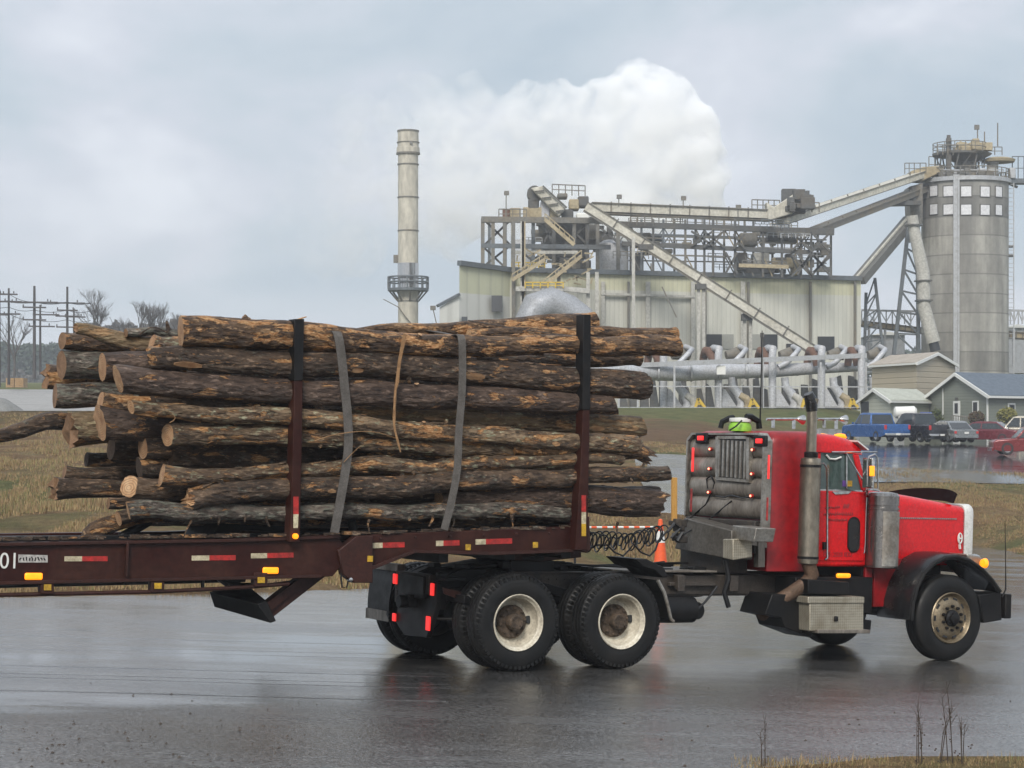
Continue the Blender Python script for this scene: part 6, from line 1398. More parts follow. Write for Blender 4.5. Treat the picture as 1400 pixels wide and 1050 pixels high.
# ------------------------------------------------------------ silver duct manifold in front of the mill
DD=186
MF=thing('duct_manifold','long horizontal silver duct running low across the front of the mill','duct',W(1040,510,DD))
P=[W(790,505,DD-8),W(850,507,DD-6),W(935,510,DD-3),W(986,508,DD-1),W(1055,507,DD),W(1124,503,DD+2),W(1180,502,DD+3),W(1214,501,DD+4)]
m=MB(); m.tube(P,[.78,.78,.74,.70,.60,.52,.36,.26],20); m.build('main_duct',M['silver_duct'],MF)
m=MB()
for px,y,r in ((850,507,.84),(900,509,.8),(945,510,.78),(984,508,.80),(1020,508,.68),(1056,507,.66),(1090,505,.6),(1124,503,.58),(1160,502,.46)):
    m.tube([W(px-1,y,DD-6+(px-850)*.03),W(px+1,y,DD-6+(px-850)*.03)],[r,r],20)
m.build('flange',M['galv'],MF)
m=MB(); bm(m,(786,503),(1184,486),DD-7,DD-1,w=.42); m.build('header_pipe',M['galv'],MF)
m=MB(); BW(m,[(980,500),(992,500),(992,512),(980,512)],DD-4,.3); m.build('duct_sign',M['trim'],MF)
random.seed(41)
LBL=['leftmost silver collector leg set, half hidden by the log ends','silver collector leg set second from the left, below the small duct sign','middle silver collector leg set, behind the truck antenna','silver collector leg set behind the upright exhaust stack','rightmost silver collector leg set beside the tan shed']
for i,(U,s) in enumerate(((905,1.08),(980,1.05),(1054,1.0),(1121,.95),(1176,.9))):
    D=DD-1; t=thing('collector_leg',LBL[i],'duct leg',W(U,558,D),group='silver collector leg sets along the duct')
    X=lambda dx:U+dx*s
    m=MB(); m.tube([W(X(2),558,D),W(X(2),486,D),W(X(3),477,D),W(X(-4),476,D+1.5),W(X(-10),481,D+3)],[.34,.34,.34,.33,.30],14); m.build('riser',M['silver_duct'],t)
    m=MB(); m.tube([W(X(-3),500,D+1.2),W(X(-5),488,D+1.2),W(X(-9),481,D+1.5),W(X(-14),480,D+2),W(X(-17),487,D+3),W(X(-19),500,D+3)],[.42,.46,.46,.42,.36,.32],14); m.build('rusty_elbow',M['rust_duct'],t)
    m=MB(); m.tube([W(X(10),502,D+.6),W(X(22),496,D+.8),W(X(33),484,D+1),W(X(38),478,D+2.4),W(X(30),474,D+4)],[.26,.25,.24,.24,.24],12); m.build('branch_duct',M['silver_duct'],t)
    m=MB(); m.tube([W(X(12),486,D+4),W(X(25),483,D+4.2),W(X(36),487,D+4)],[.4,.6,.4],14); m.build('hood_drum',M['steel'],t)
    m=MB(); m.add([W(X(8),532,D),W(X(11),532,D),W(X(26),556,D),W(X(6),556,D)]+[W(X(8),532,D+1),W(X(11),532,D+1),W(X(26),556,D+2.4),W(X(6),556,D+2.4)],[(0,1,2,3),(7,6,5,4),(0,4,5,1),(1,5,6,2),(2,6,7,3),(3,7,4,0)]); m.build('fan_shroud',M['silver_duct'],t)
    m=MB(); m.tube([W(X(19),516,D),W(X(20),528,D),W(X(28),538,D),W(X(33),550,D),W(X(32),558,D)],[.34,.36,.42,.42,.5],12); m.build('outlet_leg',M['silver_duct'],t)
    m=MB(); m.tube([W(X(30),540,D-.4),W(X(38),545,D-.4),W(X(42),553,D-.4),W(X(40),559,D-.4)],[.28,.36,.42,.45],12); m.build('motor_housing',M['tan'] if i%2 else M['concrete_lt'],t)
    m=MB(); bm(m,(X(46),545),(X(55),558),D-1,w=.24); bm(m,(X(46),545),(X(42),558),D-1,w=.24); bm(m,(X(50),552),(X(42),553),D-1,w=.14); m.build('yellow_guard',M['yellow'],t)
m=MB()
for k in range(26):
    px=848+k*13+random.uniform(-4,4); y_=random.uniform(512,532); BW(m,[(px,y_),(px+random.uniform(5,11),y_+random.uniform(-4,6)),(px+12,560),(px,560)],DD+5,1.0)
tag(m.build('ground_machinery',M['steel_dark'],smooth=False),'row of dark low machines standing under the silver duct','machinery')
for i,px in enumerate((868,922,974,1038,1081,1120,1161)):
    pass
FN=thing('chain_fence','thin metal fence with slender posts running along the top of the grass bank','fence',W(1000,558,176))
for px in (846,872,922,985,1043,1122,1184):
    m=MB(); bm(m,(px,495 if px in(922,1043,1122,1184) else 524),(px,558),176,w=.16); m.build('post',M['galv'],FN,smooth=False)
m=MB(); bm(m,(820,528),(1190,529),176,w=.10); bm(m,(820,557),(1190,557),176,w=.06); m.build('top_rail',M['galv'],FN,smooth=False)
m=MB(); bm(m,(1042,455),(1042,558),170,w=.13); m.cbox(W(1042,458,170),(.3,.3,.35)); tag(m.build('slim_mast',M['steel_dark']),'slim dark mast with a small head rising before the middle collector','mast')
# ------------------------------------------------------------ small buildings
def house(name,label,P1,P2,P3,eave,peak,mats,over=.3,gd=0):
    """P1,P2: (px,D) gable ends, P2 the near corner, P3 far end of the side wall (px,D); eave/peak world z"""
    f=lambda q:Vector(((q[0]-CX)/F*q[1],q[1],0)); a,b,c=f(P1),f(P2),f(P3); d=a+(c-b); z0=min(gz(p.x,p.y) for p in (a,b,c))-.3
    t=thing(name,label,'building',(b.x,b.y,z0)); U=lambda p,z:Vector((p.x,p.y,z)); mid=(a+b)/2; mid2=(d+c)/2
    m=MB(); m.add([U(a,z0),U(b,z0),U(c,z0),U(d,z0),U(a,eave),U(b,eave),U(c,eave),U(d,eave),U(mid,peak),U(mid2,peak)],[(0,1,5,8,4),(1,2,6,5),(2,3,7,9,6),(3,0,4,7)]); m.build('wall',mats[0],t,smooth=False)
    sd=(c-b).normalized(); gd_=(b-a).normalized(); m=MB()
    for (e,e2,s) in ((a,d,-1),(b,c,1)):
        q=(peak-eave)/((b-a).length/2); e_=e+gd_*s*over; e2_=e2+gd_*s*over; ze=eave-q*over
        o=[U(mid-sd*over,peak),U(e_-sd*over,ze),U(e2_+sd*over,ze),U(mid2+sd*over,peak)]; m.hexa([o[0]+Vector((0,0,.02)),o[1]+Vector((0,0,.02)),o[2]+Vector((0,0,.02)),o[3]+Vector((0,0,.02)),o[0]+Vector((0,0,.17)),o[1]+Vector((0,0,.17)),o[2]+Vector((0,0,.17)),o[3]+Vector((0,0,.17))])
    m.build('roof',mats[1],t,smooth=False)
    m=MB()
    for (e,s) in ((a,-1),(b,1)):
        q=(peak-eave)/((b-a).length/2); e_=e+gd_*s*(over+.02); m.beam(U(mid-sd*(over+.05),peak+.0),U(e_-sd*(over+.05),eave-q*over),.10,.24)
    e_=b+gd_*(over+.06); m.beam(U(e_-sd*over,eave-q*over+.02),U(c+gd_*(over+.06)+sd*over,eave-q*over+.02),.12,.16)
    m.build('eave_trim',mats[2],t,smooth=False)
    def face(p,q): # returns function mapping (u along m, z) to 3D proud of wall
        dd=(q-p).normalized(); nn=Vector((dd.y,-dd.x,0)); 
        def g(u,z,off=.03): return Vector((p.x,p.y,0))+dd*u+nn*off+Vector((0,0,z))
        return g
    return t,face(a,b),face(b,c),(b-a).length,(c-b).length,z0
def rect3(mb,g,u0,u1,z0,z1,off=.03,dep=.05,mi=0):
    a,b,c,d=g(u0,z0,off),g(u1,z0,off),g(u1,z1,off),g(u0,z1,off); n=(g(u0,z0,0)-g(u0,z0,dep)); mb.prism([a,b,c,d],n,mi)
zt_=lambda py,D:CAMZ-(py-HY)/F*D
SG=siding('sage_siding',(.20,.215,.175),.22,'z',.4,None,.2); STn=siding('tan_siding',(.30,.26,.20),.55,'z',.5,None,.2); STg=siding('tan_siding_light',(.44,.38,.28),.45,'z',.5,None,.15); SP=siding('pale_sage_siding',(.42,.43,.35),.28,'z',.4,None,.2)
# tan shed : gable on the right, so mirror (P1 right end)
t,g1,g2,l1,l2,z0=house('tan_shed','tan metal shed with a gable wall, standing between the silo foot and sage house',(1306,170),(1253,164),(1192,172),zt_(497,165),zt_(484,167),(STg,M['roof_tan'],M['trim']))
m=MB(); rect3(m,lambda u,z,o=.03:g1(u,z,-o),1.2,1.9,zt_(521,167),zt_(516,167)); m.build('vent',M['steel'],t)
t,g1,g2,l1,l2,z0=house('pale_shed','small pale shed with a dark open front, left of the sage house',(1176,157),(1217,152),(1272,158),zt_(548,153),zt_(533,154),(SP,M['roof_pale'],M['trim']))
m=MB(); rect3(m,g1,.25,1.55,zt_(566,155),zt_(549,155),.05,.1); m.build('opening',M['darkbox'],t)
m=MB(); rect3(m,g2,.6,2.4,z0,zt_(556,155),.05,.3); m.build('white_door',M['trim'],t)
t,g1,g2,l1,l2,z0=house('sage_house','sage green office house with a slate blue roof at the right edge',(1269,158),(1352,149),(1470,158),zt_(541,150),zt_(512,154),(SG,M['roof_blue'],M['trim']),.35)
s=l1/83.0
m=MB(); rect3(m,g1,36*s,45*s,z0,zt_(548,152),.05,.1); d=m.build('door',M['trim'],t)
m=MB(); rect3(m,g1,38.5*s,42.5*s,zt_(565,152),zt_(551,152),.08,.1); m.build('door_pane',M['darkbox'],d)
m=MB(); rect3(m,g1,62*s,70*s,zt_(567,151),zt_(548,151),.05,.1); w=m.build('window',M['trim'],t); m=MB(); rect3(m,g1,63.5*s,68.5*s,zt_(565,151),zt_(550,151),.08,.1); m.build('pane',M['darkbox'],w)
m=MB(); rect3(m,g1,21*s,21.8*s,z0,zt_(530,152),.05,.05); rect3(m,g1,81*s,82.4*s,z0,zt_(541,150),.08,.1); m.build('downpipe',M['trim'],t)
m=MB(); rect3(m,g1,39*s,42*s,zt_(547,152),zt_(543,152),.08,.2); m.build('porch_lamp',M['steel_dark'],t)
for k in range(2):
    m=MB(); rect3(m,g2,2.6+k*3.5,3.6+k*3.5,zt_(571,150),zt_(551,150),.05,.1); w=m.build('window',M['trim'],t); m=MB(); rect3(m,g2,2.75+k*3.5,3.45+k*3.5,zt_(569,150),zt_(553,150),.08,.1); m.build('pane',M['darkbox'],w)
m=MB()
for k in range(8): m.beam((W(1301+k*3,578,148)),(W(1301+k*3,568,148)),.06)
m.beam(W(1301,568,148),W(1323,570,148),.07); tag(m.build('step_rail',M['steel']),'low entrance railing before the sage house door','railing')
m=MB(); BW(m,[(1259,566),(1273,566),(1272,580),(1260,580)],147,1.4); b=m.build('dumpster',simple('blue_bin',(.01,.05,.26),.5),bevel=.05); tag(b,'small blue rubbish bin between the pale shed and the sage house','bin')
m=MB(); m.hexa([W(1258,567,146.9),W(1274,567,146.9),W(1274,566,148.5),W(1258,566,148.5),W(1258,565,146.9),W(1274,565,146.9),W(1274,563.5,148.5),W(1258,563.5,148.5)]); m.build('lid',bpy.data.materials['blue_bin'],b)
def bush(label,px,py,D,r,hgt,col,seed,n=900,mat=None):
    random.seed(seed); c=W(px,py,D); t=thing('bush',label,'bush',(c.x,c.y,c.z-hgt)); m=MB(); vs=[];fs=[]
    for k in range(n):
        a=Vector((random.gauss(0,1),random.gauss(0,1),random.gauss(0,1))).normalized()*(.55+.45*random.random()); q=Vector((c.x+a.x*r,c.y+a.y*r,c.z+a.z*hgt*(1+.3*noise.noise(a*2)))); s=.09*r+.03
        u=Vector((random.uniform(-1,1),random.uniform(-1,1),random.uniform(-1,1))).normalized()*s; v=u.orthogonal().normalized()*s*.6; b=len(vs); vs += [q-u,q+v,q+u,q-v]; fs.append((b,b+1,b+2,b+3))
    m.add(vs,fs); m.build('foliage',col,t,fix=False,smooth=False); m=MB(); m.tube([Vector((c.x,c.y,c.z-hgt-.5)),Vector((c.x,c.y,c.z))],[.06,.03],6); m.build('stem',M['twig'],t)
GB=mat_blade('bush_green',(.02,.03,.01),(.05,.07,.02),(.10,.11,.03)); GY=mat_blade('bush_yellow',(.09,.09,.02),(.17,.16,.04),(.22,.2,.06)); GR=mat_blade('bush_brown',(.05,.03,.02),(.10,.06,.035),(.07,.08,.03))
bush('round yellow green bush beside the right wall of the sage house',1377,568,146,.75,.6,GY,1); bush('dark green bush against the left side of the sage house',1279,572,150,.6,.7,GB,2); bush('reddish brown shrub under the sage house window',1335,571,147,.6,.5,GR,3)
# white tank trailer bits behind pickups
m=MB(); m.tube([W(1222,564,150),W(1224,564,150),W(1250,563,150),W(1253,563,150)],[.25,.42,.42,.25],16); [m.cbox(W(x,568,150),(.15,.6,.5)) for x in (1229,1246)]; tag(m.build('white_tank',M['trim'],),'white horizontal tank lying before the pale shed','tank')
# ------------------------------------------------------------ vehicles
def paint(name,c,metal=.2): return simple(name,c,.25,metal,tuple(x*.6 for x in c),.3,1,coat=.6)
CARN=0
CGL=simple('car_glass',(.02,.025,.028),.08,0,spec=.8); CRIM=simple('car_rim',(.4,.4,.41),.3,.8); CRB=simple('car_tyre',(.02,.02,.02),.7); PLT=simple('number_plate',(.65,.65,.62),.5)
def car(name,label,cat,px,D,heading,kind,pm,L,Wd,H,group='vehicles parked in the wet lot'):
    x=(px-CX)/F*D; z=gz(x,D)+.11; Fm=Matrix.Translation((x,D,z))@Matrix.Rotation(math.radians(heading),4,'Z')
    t=thing(name,label,cat,(0,0,0),Fm,group); h=L/2; w=Wd/2; gc=.30 if kind=='pickup' else .2; ws=.36 if kind in('pickup','suv') else .31
    belt={'pickup':.60,'suv':.58,'sedan':.62}[kind]*H
    if kind=='pickup':
        low=[(-h,gc+.12),(-h,belt),(-.18*L,belt),(-.18*L+.01,belt),(.22*L,belt+.02),(.47*L,belt-.06),(h,belt-.2),(h,gc+.1),(.42*L,gc),(-.42*L,gc)]
        cab=[(-.17*L,belt),(-.135*L,H-.05),(-.09*L,H),(.06*L,H),(.12*L,H-.06),(.225*L,belt)]
    elif kind=='suv':
        low=[(-h,gc+.12),(-h,belt),(.22*L,belt),(.46*L,belt-.08),(h,belt-.22),(h,gc+.1),(.42*L,gc),(-.42*L,gc)]
        cab=[(-.49*L,belt),(-.45*L,H-.06),(-.38*L,H),(.04*L,H),(.10*L,H-.06),(.23*L,belt)]
    else:
        low=[(-h,gc+.12),(-h,belt-.06),(-.36*L,belt+.02),(.22*L,belt),(.45*L,belt-.12),(h,belt-.26),(h,gc+.1),(.42*L,gc),(-.42*L,gc)]
        cab=[(-.37*L,belt),(-.22*L,H-.04),(-.14*L,H),(.04*L,H),(.10*L,H-.06),(.26*L,belt)]
    m=MB(); 
    rows=[]
    for y,k in ((-w,.93),(-w+.07,1),(w-.07,1),(w,.93)): rows.append([Vector((a*(1 if k==1 else .985),y,(b if b<belt*.8 else b-(0 if k==1 else .05)))) for a,b in low])
    loft(m,rows)
    if kind=='pickup': pass
    m.build('body',pm,t,bevel=.03)
    m=MB(); rows=[]
    ins=.17
    def yy(b): return w-.06-ins*(b-belt)/(H-belt)
    loft(m,[[Vector((a,-yy(b),b)) for a,b in cab],[Vector((a,yy(b),b)) for a,b in cab]]); m.build('cabin',pm,t,bevel=.03)
    # windows
    def inset(pts,e):
        cx0=sum(p[0] for p in pts)/len(pts); 
        return pts
    b0=belt+.03; b1=H-.13; xa=cab[0][0]; xb=cab[-1][0]; xr=cab[1][0]; xf=cab[-2][0]
    f0=lambda b:xa+(xr-xa)*(b-belt)/(H-.05-belt); f1=lambda b:xb+(xf-xb)*(b-belt)/(H-.06-belt)
    mids={'pickup':[.06*L],'suv':[-.24*L,.0*L],'sedan':[-.02*L]}[kind]; xs=[f0(b0)+.10]+mids+[f1(b0)-.12]
    for sg in (-1,1):
        for a,b in zip(xs,xs[1:]):
            a2=a+.04 if a!=xs[0] else max(f0(b1)+.08,a+.04); b2=b-.04 if b!=xs[-1] else f1(b1)-.10; a1=a+.04
            P=[Vector((a1,sg*(yy(b0)+.012),b0)),Vector((b-.04,sg*(yy(b0)+.012),b0)),Vector((b2,sg*(yy(b1)+.012),b1)),Vector((a2,sg*(yy(b1)+.012),b1))]
            m=MB(); m.prism(P,(0,-sg*.02,0)); m.build('side_window',CGL,t,smooth=False)
    for (ff,s2,nm) in ((f0,-1,'rear_window'),(f1,1,'windscreen')):
        m=MB(); P=[Vector((ff(b0)+s2*.015,-yy(b0)+.12,b0)),Vector((ff(b0)+s2*.015,yy(b0)-.12,b0)),Vector((ff(b1)+s2*.015,yy(b1)-.08,b1)),Vector((ff(b1)+s2*.015,-yy(b1)+.08,b1))]; m.prism(P,(-s2*.02,0,0)); m.build(nm,CGL,t,smooth=False)
    if kind=='pickup':
        m=MB(); m.box((-h+.10,-w+.13,belt-.02),(-.19*L,w-.13,belt+.004)); m.build('bed',M['black'],t); m=MB(); m.box((-h-.02,-w+.16,gc+.35),(-h+.01,w-.16,belt-.06)); m.build('tailgate',pm,t,bevel=.02)
    for sx in (-.31*L,.33*L):
        for sg in (-1,1):
            g=bpy.data.objects.new('wheel',None); COL.objects.link(g); g.parent=t; g['_loc']=[0,0,0]
            m=MB(); y0,y1=sorted((sg*(w+.01),sg*(w-.22))); m.lathe([(ws*.6,y0),(ws*.93,y0),(ws,y0+.04),(ws,y1-.04),(ws*.93,y1),(ws*.6,y1)],(sx,0,ws),'y',24,cap=False); m.build('tyre',CRB,g)
            m=MB(); yo=sg*(w-.005); m.lathe([(ws*.62,yo),(ws*.5,yo-sg*.03),(ws*.2,yo-sg*.01),(0,yo)],(sx,0,ws),'y',12,cap=False); m.build('rim',CRIM,g)
            m=MB(); m.lathe([(ws+.05,sg*(w-.0)),(ws+.09,sg*(w+.015)),(ws+.09,sg*(w-.05))],(sx,0,ws+.02),'y',24,cap=False)
    for sg in (-1,1):
        m=MB(); m.cbox((-h-.0,sg*(w-.11),belt-.20 if kind!='sedan' else belt-.22),(.05,.17,.30 if kind!='sedan' else .16)); m.build('tail_light',simple('tail_lamp',(.45,.02,.02),.3) if 'tail_lamp' not in bpy.data.materials else bpy.data.materials['tail_lamp'],t,bevel=.01)
        m=MB(); m.cbox((h-.06,sg*(w-.18),belt-.30),(.10,.28,.16)); m.build('headlight',M['trim'],t,bevel=.02)
        m=MB(); m.cbox((.20*L,sg*(w+.08),belt+.08),(.08,.16,.13)); m.build('wing_mirror',pm,t,bevel=.02)
    m=MB(); m.box((-h-.09,-w+.05,gc+.10),(-h+.05,w-.05,gc+.26)); m.build('rear_bumper',M['chrome'] if kind=='pickup' else pm,t,bevel=.03)
    m=MB(); m.box((h-.05,-w+.05,gc+.02),(h+.08,w-.05,gc+.22)); m.build('front_bumper',M['chrome'] if kind=='pickup' else pm,t,bevel=.03)
    m=MB(); m.cbox((-h-.10 if kind=='pickup' else -h-.02,0,gc+.19 if kind=='pickup' else belt-.25),(.03,.32,.13)); m.build('number_plate',PLT,t)
    return t
car('pickup_truck','bright blue pickup truck with its tailgate towards the road','pickup',1197,139,110,'pickup',paint('blue_paint',(.010,.085,.28)),5.7,2.0,1.92)
car('pickup_truck','black pickup truck parked right beside the blue one','pickup',1254,139,112,'pickup',paint('black_car_paint',(.012,.012,.018)),5.8,2.0,1.95)
car('sedan','silver grey hatch-backed car parked between the black pickup and the maroon car','car',1298,138,106,'sedan',paint('silver_paint',(.20,.21,.21),.5),4.7,1.8,1.45)
car('sedan','dark maroon saloon car parked in front of the sage house door','car',1344,139,152,'sedan',paint('maroon_paint',(.13,.012,.02)),4.9,1.8,1.42)
car('estate_car','beige silver sport utility car at the far right of the parked row','car',1397,139,160,'suv',paint('beige_paint',(.36,.33,.27),.4),4.8,1.85,1.8)
car('estate_car','red sport utility car nearer the road, cut by the right edge of the photo','car',1411,117,176,'suv',paint('red_car_paint',(.17,.010,.010)),4.6,1.8,1.62)
# ------------------------------------------------------------ LEFT BACKGROUND
def upole(label,px,ytop,ybot,D,arms,w=.34):
    t=thing('utility_pole',label,'utility pole',W(px,ybot,D),group='wooden utility poles on the far left'); m=MB(); m.tube([W(px,ybot+4,D),W(px,ytop,D)],[w*.28,w*.18],8); m.build('pole',M['polewood'],t)
    for (y,hw,off) in arms:
        m=MB(); bm(m,(px-hw+off,y),(px+hw+off,y+.5),D-.3,w=.12); 
        for k in (-1,.6): m.tube([W(px+off+k*hw*.95,y-1,D-.3),W(px+off+k*hw*.95,y-4,D-.3)],[.06,.04],6)
        m.build('crossarm',M['polewood'],t)
upole('utility pole cut off by the left edge of the picture',-1,396,525,170,[(402,10,0),(412,14,0),(430,12,0)],.5)
upole('tall utility pole second from the left, with three crossarms',12,394,522,172,[(402,12,0),(412,18,0),(429,16,0)],.45)
upole('tall thin-topped utility pole in the middle of the group',47,391,514,170,[(413,32,0),(420,16,0),(437,16,0)],.55)
upole('shorter utility pole just right of the tall middle one',55,417,508,176,[(430,18,8),(446,18,2)],.42)
upole('tall utility pole fourth from the left, above the top left logs',92,392,520,176,[(414,24,0),(424,14,0),(432,16,0)],.5)
upole('short utility pole rising just behind the top left log ends',101,422,520,182,[(433,14,2),(447,16,-8)],.40)
m=MB()
for (y0,y1,s) in ((411,413,2),(402,413,3),(429,437,3),(420,424,3),(413,414,1)):
    for (xa,ya,xb,yb) in ((-60,y0-2,12,y0),(12,y0,47,y1),(47,y1,92,y1),(92,y1,124,y1+1)):
        P=[W(xa+(xb-xa)*k/8,ya+(yb-ya)*k/8+s*math.sin(math.pi*k/8),171) for k in range(9)]; m.tube(P,.022,4)
tag(m.build('power_lines',M['wire']),'thin overhead wires strung between the utility poles','wires')
def bare_tree(label,px,ytop,ybot,D,seed,spread=.42,depth=6):
    random.seed(seed); base=W(px,ybot,D); top=W(px,ytop,D); H=top.z-base.z
    t=thing('bare_tree',label,'tree',tuple(base),group='bare winter trees on the left'); tr=MB(); cr=MB()
    def grow(p,d,l,r,lev):
        q=p+d*l; mid=p+d*l*.5+Vector((random.uniform(-1,1),random.uniform(-1,1),0))*l*.05
        (tr if lev<2 else cr).tube([p,mid,q],[r,r*.85,r*.68],6 if lev<3 else 3,cap=False)
        if lev>=depth: return
        for k in range(3 if lev>0 else 4):
            ax=Vector((random.gauss(0,1),random.gauss(0,1),random.gauss(0,.5))); nd=(d+ax.normalized()*spread*random.uniform(.6,1.5)+Vector((0,0,.12))).normalized(); s=p.lerp(q,random.uniform(.55,1)) if k else q
            grow(s,nd,l*random.uniform(.60,.80),r*random.uniform(.5,.66),lev+1)
    grow(base,Vector((0,0,1)),H*.30,H*.018,0); tr.build('trunk',M['twig'],t,smooth=False); cr.build('crown',M['twig'],t,fix=False,smooth=False)
bare_tree('tallest bare tree rising above the green-barked pole and torn branch',137,388,500,235,3,depth=7)
bare_tree('wide bare tree behind the top left logs, right of the tallest bare tree',192,398,500,245,5,depth=7)
bare_tree('slender bare tree between the wide one and the top left log butt',216,405,500,260,6)
bare_tree('faint bare tree just left of the top left log butt',243,412,500,275,8)
bare_tree('thin bare tree left of the tallest bare tree',118,428,505,240,9,depth=5)
bare_tree('small bare tree in the thicket beside the wide bare tree',168,418,500,250,10,depth=5)
bare_tree('faint bare tree standing behind the leftmost utility poles',20,412,515,260,12,depth=5)
# far wood: one mass
def wood(name,label,px0,px1,ytop,ybot,D,n,seed,mat,dd=14):
    random.seed(seed); vs=[];fs=[]
    for k in range(n):
        px=random.uniform(px0,px1); d=D+random.random()*dd; zt=CAMZ-(ytop-HY)/F*D+1.4*noise.noise(Vector((px*.06,d*.1,seed)))+.9*noise.noise(Vector((px*.21,d*.3,2))); zb_=CAMZ-(ybot-HY)/F*D-1; z=zb_+(zt-zb_)*random.random()**.6
        x=(px-CX)/F*d; s=(.22+.30*random.random())*D/330; u=Vector((random.uniform(-1,1),random.uniform(-1,1),random.uniform(-1,1))).normalized()*s; v=u.orthogonal().normalized()*s*.7; q=Vector((x,d,z)); b=len(vs); vs+=[q-u,q+v,q+u,q-v]; fs.append((b,b+1,b+2,b+3))
    m=MB(); m.add(vs,fs); o=m.build(name,mat,fix=False,smooth=False); tag(o,label,'woodland',kind='stuff')
FG=mat_blade('far_conifer',(.018,.030,.020),(.035,.055,.032),(.055,.07,.045)); FBr=mat_blade('far_brush',(.05,.045,.042),(.09,.08,.072),(.12,.105,.09))
wood('far_wood','hazy blue green wood closing the view on the far left',-260,330,470,530,560,26000,1,FG)
wood('far_brush','grey leafless brush in front of the far wood on the left',-260,330,510,531,520,9000,2,FBr,8)
wood('far_wood','low distant trees glimpsed under the trestle towers at the right',1170,1500,478,530,560,9000,3,FG)
wood('bare_thicket','hazy leafless thicket along the skyline behind the top left logs',104,262,444,500,400,9000,4,FBr,10)
D=183
for i,(a,b) in enumerate(((8,19),(20,32))):
    m=MB()
    for k in range(8):
        for j in range(5): p=W(a+(b-a)*(k+.5)/8,518+j*2.6,D); m.box((p.x-.045*1.0*(b-a)/12,p.y,p.z-.075),(p.x+.04*(b-a)/12,p.y+1.6,p.z+.075))
    tag(m.build('timber_pallet',simple('sawn_timber%d'%i,(.36,.23,.11),.7,0,(.25,.16,.08),.5,1),smooth=False),['stack of sawn timber, left one of the pair beyond the gravel yard','stack of sawn timber, right one of the pair beyond the gravel yard'][i],'timber stack','timber stacks beyond the yard')
D=114; m=MB(); c=W(-4,567,D); vs=[];R_=1.75
for j in range(9):
    for k in range(36):
        a=2*math.pi*k/36; r=R_*(1-j/8.4)*(1+.12*noise.noise(Vector((math.cos(a)*2,math.sin(a)*2,j*.3)))); vs.append((c.x+r*math.cos(a),c.y+r*math.sin(a),c.z-.1+1.05*(math.sin(j/8*math.pi/2))**1.1))
m.add(vs,[(j*36+k,j*36+(k+1)%36,(j+1)*36+(k+1)%36,(j+1)*36+k) for j in range(8) for k in range(36)]+[tuple(8*36+k for k in range(36))]); tag(m.build('gravel_heap',simple('gravel_grey',(.20,.20,.19),.9,0,(.13,.13,.125),.5,3,bumpy=.4)),'grey heap of gravel at the left edge beyond the grass bank','gravel heap')
# ------------------------------------------------------------ STEAM
DP=285; blobs=[(968,285,28,1),(958,250,40,1),(948,215,42,1),(935,175,42,1),(912,132,42,1),(868,118,36,1),(885,170,62,1),(845,150,45,1),(900,235,60,1),(810,140,38,.8),(830,210,66,.8),(850,270,60,.8),(770,150,42,.6),(760,205,62,.6),(775,275,60,.6),(715,150,38,.5),(690,200,62,.5),(700,270,66,.5),(645,140,40,.45),(620,200,66,.45),(620,280,66,.45),(585,130,34,.4),(550,190,60,.4),(545,270,70,.4),(490,170,44,.3),(480,240,62,.3),(470,320,66,.3),(425,260,46,.2),(415,330,50,.2)]
bm_=bmesh.new(); random.seed(77)
BL=list(blobs)
for (px,py,r,dn) in blobs:
    for k in range(16 if dn>=.8 else 7):
        a=random.uniform(0,6.28); q=r*random.uniform(.80,1.06); BL.append((px+q*math.cos(a),py+q*math.sin(a),r*random.uniform(.10,.30),dn))
for (px,py,r,dn) in BL:
    c=W(px,py,DP); rr=r/F*DP; mt=Matrix.Translation(c)@Matrix.Diagonal((rr,rr*.8,rr,1)); bmesh.ops.create_icosphere(bm_,subdivisions=3,radius=1,matrix=mt)
me=bpy.data.meshes.new('steam_plume'); c0=W(950,290,DP); bmesh.ops.translate(bm_,verts=bm_.verts,vec=-c0); bm_.to_mesh(me); bm_.free()
sp_=bpy.data.objects.new('steam_plume',me); COL.objects.link(sp_); sp_.location=c0
rm=sp_.modifiers.new('r','REMESH'); rm.mode='VOXEL'; rm.voxel_size=.6
for (ns,st) in ((6.0,3.4),(2.6,2.4)):
    tx=bpy.data.textures.new('puff','CLOUDS'); tx.noise_scale=ns; tx.noise_depth=3; dm=sp_.modifiers.new('d','DISPLACE'); dm.texture=tx; dm.strength=st; dm.mid_level=.5; dm.texture_coords='LOCAL'
rm2=sp_.modifiers.new('r2','REMESH'); rm2.mode='VOXEL'; rm2.voxel_size=.55
tag(sp_,'white steam plume rising behind the mill and drifting away to the left','steam',kind='stuff')
m_=bpy.data.materials.new('steam'); m_.use_nodes=True; nt=m_.node_tree; nt.nodes.clear(); out=nt.nodes.new('ShaderNodeOutputMaterial'); pv=nt.nodes.new('ShaderNodeVolumePrincipled'); nt.links.new(pv.outputs[0],out.inputs['Volume'])
pv.inputs['Color'].default_value=(1,1,1,1); pv.inputs['Anisotropy'].default_value=0
v=coords(nt,'Object',(.075,.075,.075)); n1=noi(nt,v,1,7,.62,.5); tc=nt.nodes.new('ShaderNodeTexCoord'); sx=nt.nodes.new('ShaderNodeSeparateXYZ'); nt.links.new(tc.outputs['Object'],sx.inputs[0])
xf=nt.nodes.new('ShaderNodeMapRange'); nt.links.new(sx.outputs[0],xf.inputs[0]); xf.inputs[1].default_value=-52; xf.inputs[2].default_value=2; xf.inputs[3].default_value=0; xf.inputs[4].default_value=1; 
